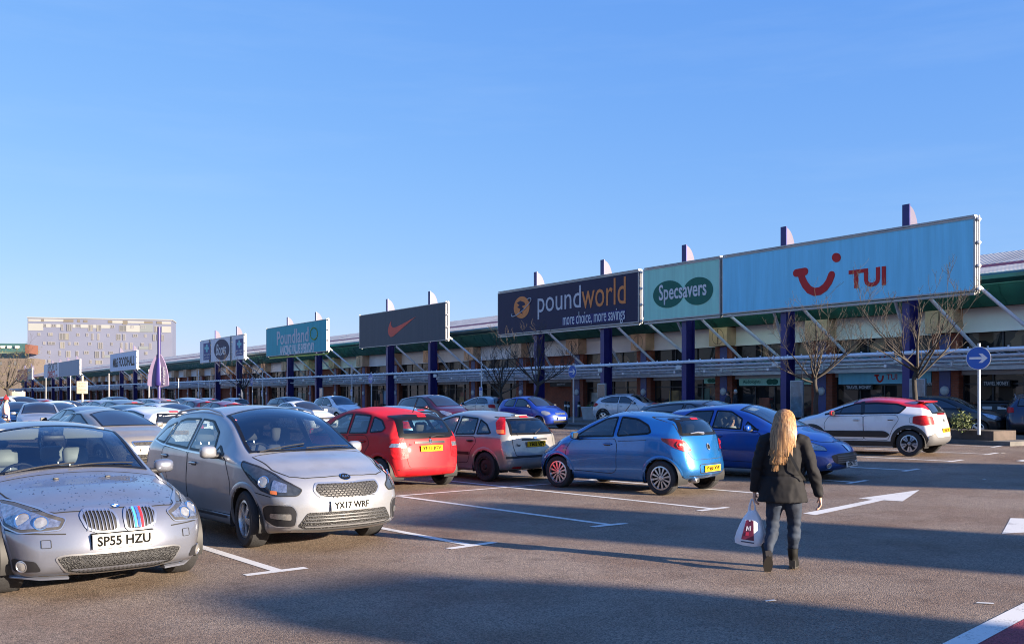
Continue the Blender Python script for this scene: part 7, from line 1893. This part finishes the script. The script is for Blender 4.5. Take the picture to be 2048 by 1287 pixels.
def far_buildings():
    # lilac apartment block traced window by window; picture rows of a 5.689 times enlargement
    Z = 340.0; c = lambda x, y: (x/5.689, 620+y/5.689)
    X = lambda px: (px-1024)/F; a = Vector((X(55)*Z, Z, 0)); b = Vector((X(344)*Z*1.033, Z*1.033, 0)); u = (b-a).normalized(); n = Vector((u.y, -u.x, 0)); Lg = (b-a).length
    root = thing('apartment_block', 'long lilac clad apartment block with scattered windows and a cream patched top', 'apartment block', a, 0)
    def loc(px, py):
        k = X(px); s = (k*a.y-a.x)/(u.x-k*u.y); y = a.y+u.y*s; return s, CAMH+(YH-py)/F*y
    Ht = loc(60, 635.5)[1]
    P3 = lambda s, h, o=0: u*s + n*o + Vector((0, 0, h))
    def blk(mb, s0, s1, h0, h1, o0, o1): mb.prism([P3(s0, h0, o0), P3(s1, h0, o0), P3(s1, h1, o0), P3(s0, h1, o0)], n*(o1-o0))
    mb = MB(); blk(mb, 0, Lg, 0, Ht, -14, 0); mb.build('wall', MATS['cladding_lilac'], root, sharp=None)
    mb = MB(); blk(mb, -.2, Lg+.2, Ht, Ht+.35, -14.2, .2); mb.build('parapet', MATS['cladding_cream'], root, sharp=None)
    for x0, y0, x1, y1, m in ((322, 100, 466, 128, 'cladding_cream'), (500, 100, 722, 130, 'cladding_cream'), (322, 150, 492, 232, 'cladding_cream'), (466, 100, 498, 130, 'cladding_tan'), (722, 104, 836, 136, 'cladding_tan'), (880, 108, 910, 136, 'cladding_tan'), (950, 112, 996, 138, 'cladding_tan'), (1230, 116, 1276, 146, 'cladding_tan'), (1278, 118, 1396, 150, 'cladding_cream'), (1396, 118, 1450, 164, 'cladding_tan'), (1452, 122, 1640, 150, 'cladding_cream'), (1640, 124, 1738, 152, 'cladding_tan'), (1782, 126, 1842, 156, 'cladding_tan'), (1842, 130, 1946, 160, 'cladding_cream'),
                              (525, 155, 580, 195, 'cladding_cream'), (640, 158, 690, 196, 'cladding_cream'), (825, 162, 860, 200, 'cladding_cream'), (918, 162, 1005, 202, 'cladding_cream'), (1060, 166, 1100, 204, 'cladding_cream'), (1152, 166, 1252, 206, 'cladding_cream'), (1440, 170, 1590, 248, 'cladding_cream'), (1590, 160, 1740, 250, 'cladding_pale'), (1842, 184, 1946, 255, 'cladding_cream'), (1580, 410, 1690, 445, 'cladding_pale'), (1190, 510, 1270, 540, 'cladding_pale')):
        s0, h1 = loc(*c(x0, y0)); s1, h0 = loc(*c(x1, y1)); mb = MB(); blk(mb, s0, s1, h0, h1, 0, .12); mb.build('wall_panel', MATS[m], root, sharp=None)
    wins = [(496, 155, 528, 190), (584, 158, 636, 192), (695, 158, 720, 232), (762, 160, 818, 236), (862, 162, 915, 196), (1006, 164, 1058, 240), (1100, 166, 1150, 240), (1254, 168, 1304, 202), (1360, 172, 1440, 244), (1484, 174, 1522, 206), (1600, 176, 1655, 208), (1758, 180, 1800, 248),
            (428, 256, 460, 290), (548, 256, 602, 292), (676, 260, 786, 338), (872, 262, 906, 296), (980, 262, 1006, 298), (1042, 264, 1066, 338), (1108, 266, 1132, 340), (1220, 268, 1246, 302), (1326, 270, 1376, 342), (1400, 270, 1428, 344), (1516, 272, 1566, 306), (1644, 274, 1670, 308), (1740, 276, 1768, 348), (1786, 276, 1800, 346), (1838, 278, 1866, 350),
            (492, 358, 518, 392), (546, 358, 628, 394), (686, 360, 738, 434), (780, 362, 804, 396), (846, 362, 896, 398), (1004, 364, 1040, 400), (1118, 366, 1170, 440), (1260, 366, 1286, 402), (1372, 370, 1396, 440), (1428, 370, 1452, 444), (1482, 370, 1510, 444), (1602, 372, 1638, 406), (1700, 374, 1726, 446),
            (428, 458, 456, 492), (544, 460, 576, 494), (668, 460, 694, 516), (754, 462, 804, 536), (862, 464, 894, 520), (958, 464, 1012, 500), (1080, 466, 1130, 542), (1162, 466, 1188, 542), (1238, 468, 1288, 500), (1646, 472, 1680, 506),
            (490, 562, 524, 596), (546, 562, 580, 596), (1020, 566, 1046, 602), (1088, 568, 1166, 614), (440, 664, 468, 698), (430, 760, 460, 795), (1090, 665, 1165, 712)]
    rr = random.Random(2)
    for x0, y0, x1, y1 in wins:
        s0, h1 = loc(*c(x0, y0)); s1, h0 = loc(*c(x1, y1)); mb = MB(); mb.use(MATS['far_frame'])
        blk(mb, s0, s1, h0, h0+.14, .02, .2); blk(mb, s0, s1, h1-.14, h1, .02, .2); blk(mb, s0, s0+.14, h0+.14, h1-.14, .02, .2); blk(mb, s1-.14, s1, h0+.14, h1-.14, .02, .2)
        for k in range(1, max(2, round((s1-s0)/1.1))): q = s0+(s1-s0)*k/max(2, round((s1-s0)/1.1)); blk(mb, q-.06, q+.06, h0+.14, h1-.14, .05, .18)
        if h1-h0 > 3: q = (h0+h1)/2; blk(mb, s0+.14, s1-.14, q-.07, q+.07, .05, .17)
        w = mb.build('window', None, root, sharp=None); mb = MB(); mb.use(MATS['far_pane']); blk(mb, s0+.14, s1-.14, h0+.14, h1-.14, .03, .1)
        if rr.random() < .62:
            mb.use(MATS['curtain_pane']); e = rr.uniform(.35, .75); f = rr.choice((0, 1)); m0, m1 = (s0+.14, s0+(s1-s0)*e) if f else (s1-(s1-s0)*e, s1-.14); blk(mb, m0, m1, h0+.14, h1-.14, .1, .115)
        mb.build('pane', None, w, sharp=None)
    # mint building with a green roof
    p = D(22, 380); root = thing('mint_building', 'pale mint building with a green mansard roof beside the lilac block', 'building', p, R(8)); k = 380/F
    H = lambda y: CAMH+(YH-y)*k
    mb = MB(); mb.box((0, 6, H(703)/2), (90*k, 12, H(703))); mb.build('wall', MATS['wall_mint'], root, sharp=None)
    mb = MB(); w = 45*k; mb.prism([(-w-.3, -.4, H(703)), (-w-.3, 2.0, H(686)), (-w-.3, 11, H(686)), (-w-.3, 13, H(703))], (2*w+.6, 0, 0)); rf = mb.build('roof', MATS['roof_green'], root, sharp=None)
    for px in (6, 18, 33, -10): mb = MB(); mb.box(((px-22)*k, .5, H(696)+.5), (6*k, 1.6, 4*k)); mb.build('dormer', MATS['sign_face_white'], rf, sharp=None)
    for px in (2, 13, 28, 37, -8, -20): 
        for y in (703, 711): mb = MB(); mb.box(((px-22)*k, -.05, H(y+4)-.6), (4.5*k, .2, 5*k)); mb.build('window', MATS['far_pane'], root, sharp=None)
    p = D(10, 330); k = 330/F; root = thing('brick_building', 'dark brick building behind the yellowed tree', 'building', p, R(6)); mb = MB(); mb.box((0, 6, (CAMH+74*k)/2), (110*k, 12, CAMH+74*k)); mb.build('wall', MATS['far_brick'], root, sharp=None)
    mb = MB(); mb.box((39*k, 5.5, CAMH+93*k), (8*k, 8, 18*k)); mb.build('stair_tower', MATS['rust_brick'], root, sharp=None)
    for px in (-8, 2, 20, 30): mb = MB(); mb.box(((px-10)*k, -.04, CAMH+64*k), (5*k, .2, 7*k)); mb.build('window', MATS['far_pane'], root, sharp=None)

def shadow_boards():
    """unseen boards added behind the camera, placed and shaped to throw the shadow bands on the asphalt"""
    s = Vector((SUN.x, SUN.y, 0)); q = Vector((-s.y, s.x, 0))
    for (n0, n1, d, bottom, top, tilt), lab in (((5.5, 8.35, 35, 5.0, 9.2, 20), 'unseen board with clipped corners, added behind the viewer to cast a shadow'), ((10.65, 13.7, 35, 5.0, 9.6, 0), 'unseen narrow board added behind the viewer to cast a shadow'), ((19.0, 24.4, 38, 5.0, 10.2, 0), 'unseen medium board added behind the viewer to cast a shadow')):
        k_ = math.tan(R(SUN_EL))/math.tan(R(12.5)); top *= k_; bottom *= k_; c = q*((n0+n1)/2) + s*d; root = thing('shop_sign', lab, 'shop sign', (c.x, c.y, 0), math.atan2(q.y, q.x)); w = n1-n0  # added shadow caster out of view, built like a sign on posts
        mb = MB(); mb.use(MATS['sign_slate']); mb.prism([(-w/2, 0, bottom), (w/2, 0, bottom), (w/2, 0, top-.8 if tilt else top), (w/2-.6, 0, top-.2 if tilt else top+.02), (-w/2+.5, 0, top), (-w/2, 0, top-.3 if tilt else top)], (0, .25, 0)); mb.build('board', None, root, sharp=None)
        for sx in (-.3, .3): mb = MB(); mb.box((w*sx, .5, bottom/2+1), (.3, .4, bottom+2)); mb.build('post', MATS['post_blue'], root, sharp=None)
# ------------------------------------------------------------------ the scene
setup(); ground(); markings()
signs(); terrace(); furniture(); far_buildings(); shadow_boards()
def hd(dx, dy): return Vector((dx, dy, 0)).normalized()
def at(pos_front=None): pass
# front row, nearest cars
saloon_silver().finish((-4.95, 10.41), hd(.64, -.77))
people_carrier_silver().finish((-3.27, 12.8), hd(.64, -.77))
hatch_red().finish((-2.85, 19.6), hd(-.70, .715))
hatch_silver().finish((-.93, 21.35), hd(-.70, .715))
mini_hatch_blue().finish((2.2, 18.45), hd(-.748, .663))
c = hatch_blue(); b = c.finish((5.15, 20.7), hd(.75, -.66)); driver(b)
hatch_white_red().finish((9.5, 26.0), hd(-.76, .65))
# second rows
small_hatch_blue().finish(D(1066, 45.5).to_2d(), hd(.70, -.71))
crossover('white crossover with roof rails parked beside the pale planter pot', paint('paint_pearl', (.62, .64, .68), .1, .3)).finish(D(1264, 53).to_2d(), hd(.80, -.60))
crossover('navy crossover with red tail lights at the edge beside the litter bin', paint('paint_navy', (.012, .02, .06), .4, .3), True, 'YC17').finish(D(2066, 35.5).to_2d(), hd(.45, .89))
P_ = lambda n, c, m=.45: paint('paint_'+n, c, m, .3)
black = P_('black', (.010, .010, .012), .2); grey = P_('grey', (.10, .105, .115)); silver = P_('mid_silver', (.36, .37, .40), .6); white = P_('plain_white', (.80, .80, .80), 0); dblue = P_('deep_blue', (.012, .025, .08)); mar = P_('maroon', (.07, .006, .014)); dred = P_('dull_red', (.20, .012, .018)); lblue = P_('pale_blue', (.10, .22, .36)); bsil = P_('blue_silver', (.18, .23, .31), .6); gold = P_('warm_grey', (.27, .25, .22), .5)
def far(label, kind, L, W, H, pm, px, dp, h, ds=.085):
    c = generic(label, L, W, H, pm, kind, ds=ds); c.finish(D(px, dp).to_2d(), h)
OUTW, INW = hd(.67, -.742), hd(-.67, .742)
far('black estate car half hidden behind the two blue cars', 'mpv', 4.6, 1.8, 1.45, black, 1412, 29.0, OUTW)
far('black hatchback parked beyond the planter behind the red roofed car', 'hatch', 4.2, 1.8, 1.50, black, 1893, 36.5, hd(.80, -.6))
far('maroon people carrier facing the aisle behind the red hatchback', 'mpv', 4.45, 1.8, 1.65, mar, 868, 45.5, OUTW, .065)
far('small silver hatchback showing its red tail light beside the royal blue car', 'hatch', 4.0, 1.74, 1.47, silver, 962, 57, INW)
far('pale blue hatchback just behind the roof of the red hatchback', 'hatch', 4.1, 1.74, 1.44, lblue, 776, 30, INW)
far('white tall hatchback facing the aisle near the blue arrow sign', 'hatch', 4.1, 1.76, 1.60, white, 676, 60, OUTW, .065)
far('white saloon nosing out beside the silver people carrier roof', 'saloon', 4.5, 1.75, 1.47, white, 606, 47, OUTW)
far('deep blue estate behind the white saloon', 'mpv', 4.4, 1.76, 1.57, dblue, 582, 66, OUTW)
far('dull red hatchback roof showing above the silver people carrier', 'hatch', 4.1, 1.74, 1.47, dred, 440, 50, INW)
far('warm grey small car with a round headlamp behind the silver saloon', 'hatch', 3.8, 1.74, 1.42, gold, 226, 23.5, hd(.74, -.67), .06)
far('white electric hatchback seen from behind with a red high brake light', 'hatch', 4.44, 1.77, 1.45, white, 292, 27.0, INW, .06)
far('blue silver hatchback roof just above the silver saloon', 'hatch', 4.2, 1.75, 1.44, bsil, 168, 29.5, INW)
far('black hatchback with a lit looking red brake strip in its tailgate', 'hatch', 4.2, 1.75, 1.45, black, 246, 33, INW)
far('silver saloon facing the camera with pale mirrors', 'saloon', 4.5, 1.76, 1.46, silver, 78, 42, hd(.45, -.89), .06)
far('white hatchback seen from behind over the silver saloon roof', 'hatch', 4.1, 1.75, 1.47, white, 108, 52, INW)
far('deep blue car facing the camera beside the notice board pole', 'saloon', 4.6, 1.8, 1.45, dblue, 137, 58, hd(.55, -.83))
far('black low car squeezed between the pale saloon and the blue silver hatchback', 'hatch', 4.0, 1.7, 1.42, black, 122, 45, OUTW)
far('grey hatchback behind the person in the pink coat', 'hatch', 4.2, 1.75, 1.47, bsil, 36, 44, hd(.5, -.86))
far('grey people carrier beyond the black hatchback', 'mpv', 4.4, 1.8, 1.57, grey, 238, 43, INW)
far('silver estate right of the notice board pole', 'mpv', 4.4, 1.76, 1.52, silver, 206, 52, INW)
far('small red hatchback far off right of the notice board', 'hatch', 3.9, 1.7, 1.47, dred, 184, 60, INW)
far('small silver hatchback far off behind the notice board pole', 'hatch', 3.9, 1.7, 1.45, silver, 165, 68, INW)
far('silver tall car with a dark rear window by the purple totem', 'mpv', 4.4, 1.8, 1.60, silver, 312, 55, INW)
far('black hatchback directly in front of the purple totem', 'hatch', 4.1, 1.75, 1.46, black, 308, 39, INW)
far('white hatchback facing the aisle right of the purple totem', 'hatch', 4.1, 1.75, 1.46, white, 348, 37, OUTW)
far('blue grey crossover two cars right of the purple totem', 'mpv', 4.4, 1.8, 1.61, bsil, 372, 64, INW)
far('maroon hatchback two cars right of the purple totem', 'hatch', 4.1, 1.75, 1.52, mar, 390, 56, INW)
far('dark green van roof far off under the pale food hall sign', 'mpv', 4.8, 1.9, 1.66, P_('dark_green', (.03, .06, .055)), 234, 80, OUTW)
far('deep blue bonnet cut off at the edge beside the person in pink', 'hatch', 4.1, 1.75, 1.46, dblue, -62, 33, OUTW)
for i, (px, dp, lab, pm) in enumerate(((285, 75, 'dark car far off left of the totem', grey), (410, 85, 'grey car far off below the three panel sign', bsil), (80, 72, 'red roofed car far off by the white van', dred), (462, 78, 'pale car far off left of the bare tree', silver))):
    far(lab, 'hatch', 4.1, 1.75, 1.5, pm, px, dp, INW, .12)
# small white delivery van with lettering
v = generic('white delivery van with red stripes and dark script on its side', 4.4, 1.8, 1.72, white, 'mpv', name='delivery_van')
for kd, sg in (('R', 1), ('L', -1)):
    p = v.proj(kd, -.9, 1.2, .02); mb = MB(); mb.text('Howard', height=.34, mtx=frame(v.proj(kd, -.75, 1.10, .03), (sg, 0, 0), (0, 0, 1)), shear=.3, bold=.01); mb.build('lettering', MATS['plate_black'], v.root, sharp=None)
    v.stripes(kd, [[(-1.5, 1.45), (-.2, 1.52)], [(-1.0, 1.47), (-1.05, 1.25)], [(-.7, 1.48), (-.74, 1.28)], [(-.4, 1.49), (-.44, 1.3)]], .05, 'red_stripe', 'lamp_red', .02)
v.finish(D(40, 50).to_2d(), hd(.86, -.5))
woman()
rz = lambda v: math.atan2(v.y, v.x)-math.pi/2
passer('person in a pink coat and red woolly hat among the parked cars', D(12, 39), R(-70), 1.66, MATS['coat_pink'], MATS['trousers_dark'], MATS['hair_dark'], MATS['hat_red'])
passer('shopper in dark clothes with dark hair outside the mint fascia shop', D(1456, 50), R(100), 1.70, MATS['coat_dark'], MATS['trousers_dark'], MATS['hair_dark'])
passer('taller shopper in a black coat with grey hair outside the mint fascia shop', D(1471, 50.6), R(90), 1.80, MATS['coat_dark'], MATS['trousers_dark'], MATS['hair_white'])
passer('white haired shopper in dark clothes below the three panel sign', D(479, 98), R(60), 1.74, MATS['coat_dark'], MATS['trousers_dark'], MATS['hair_white'])
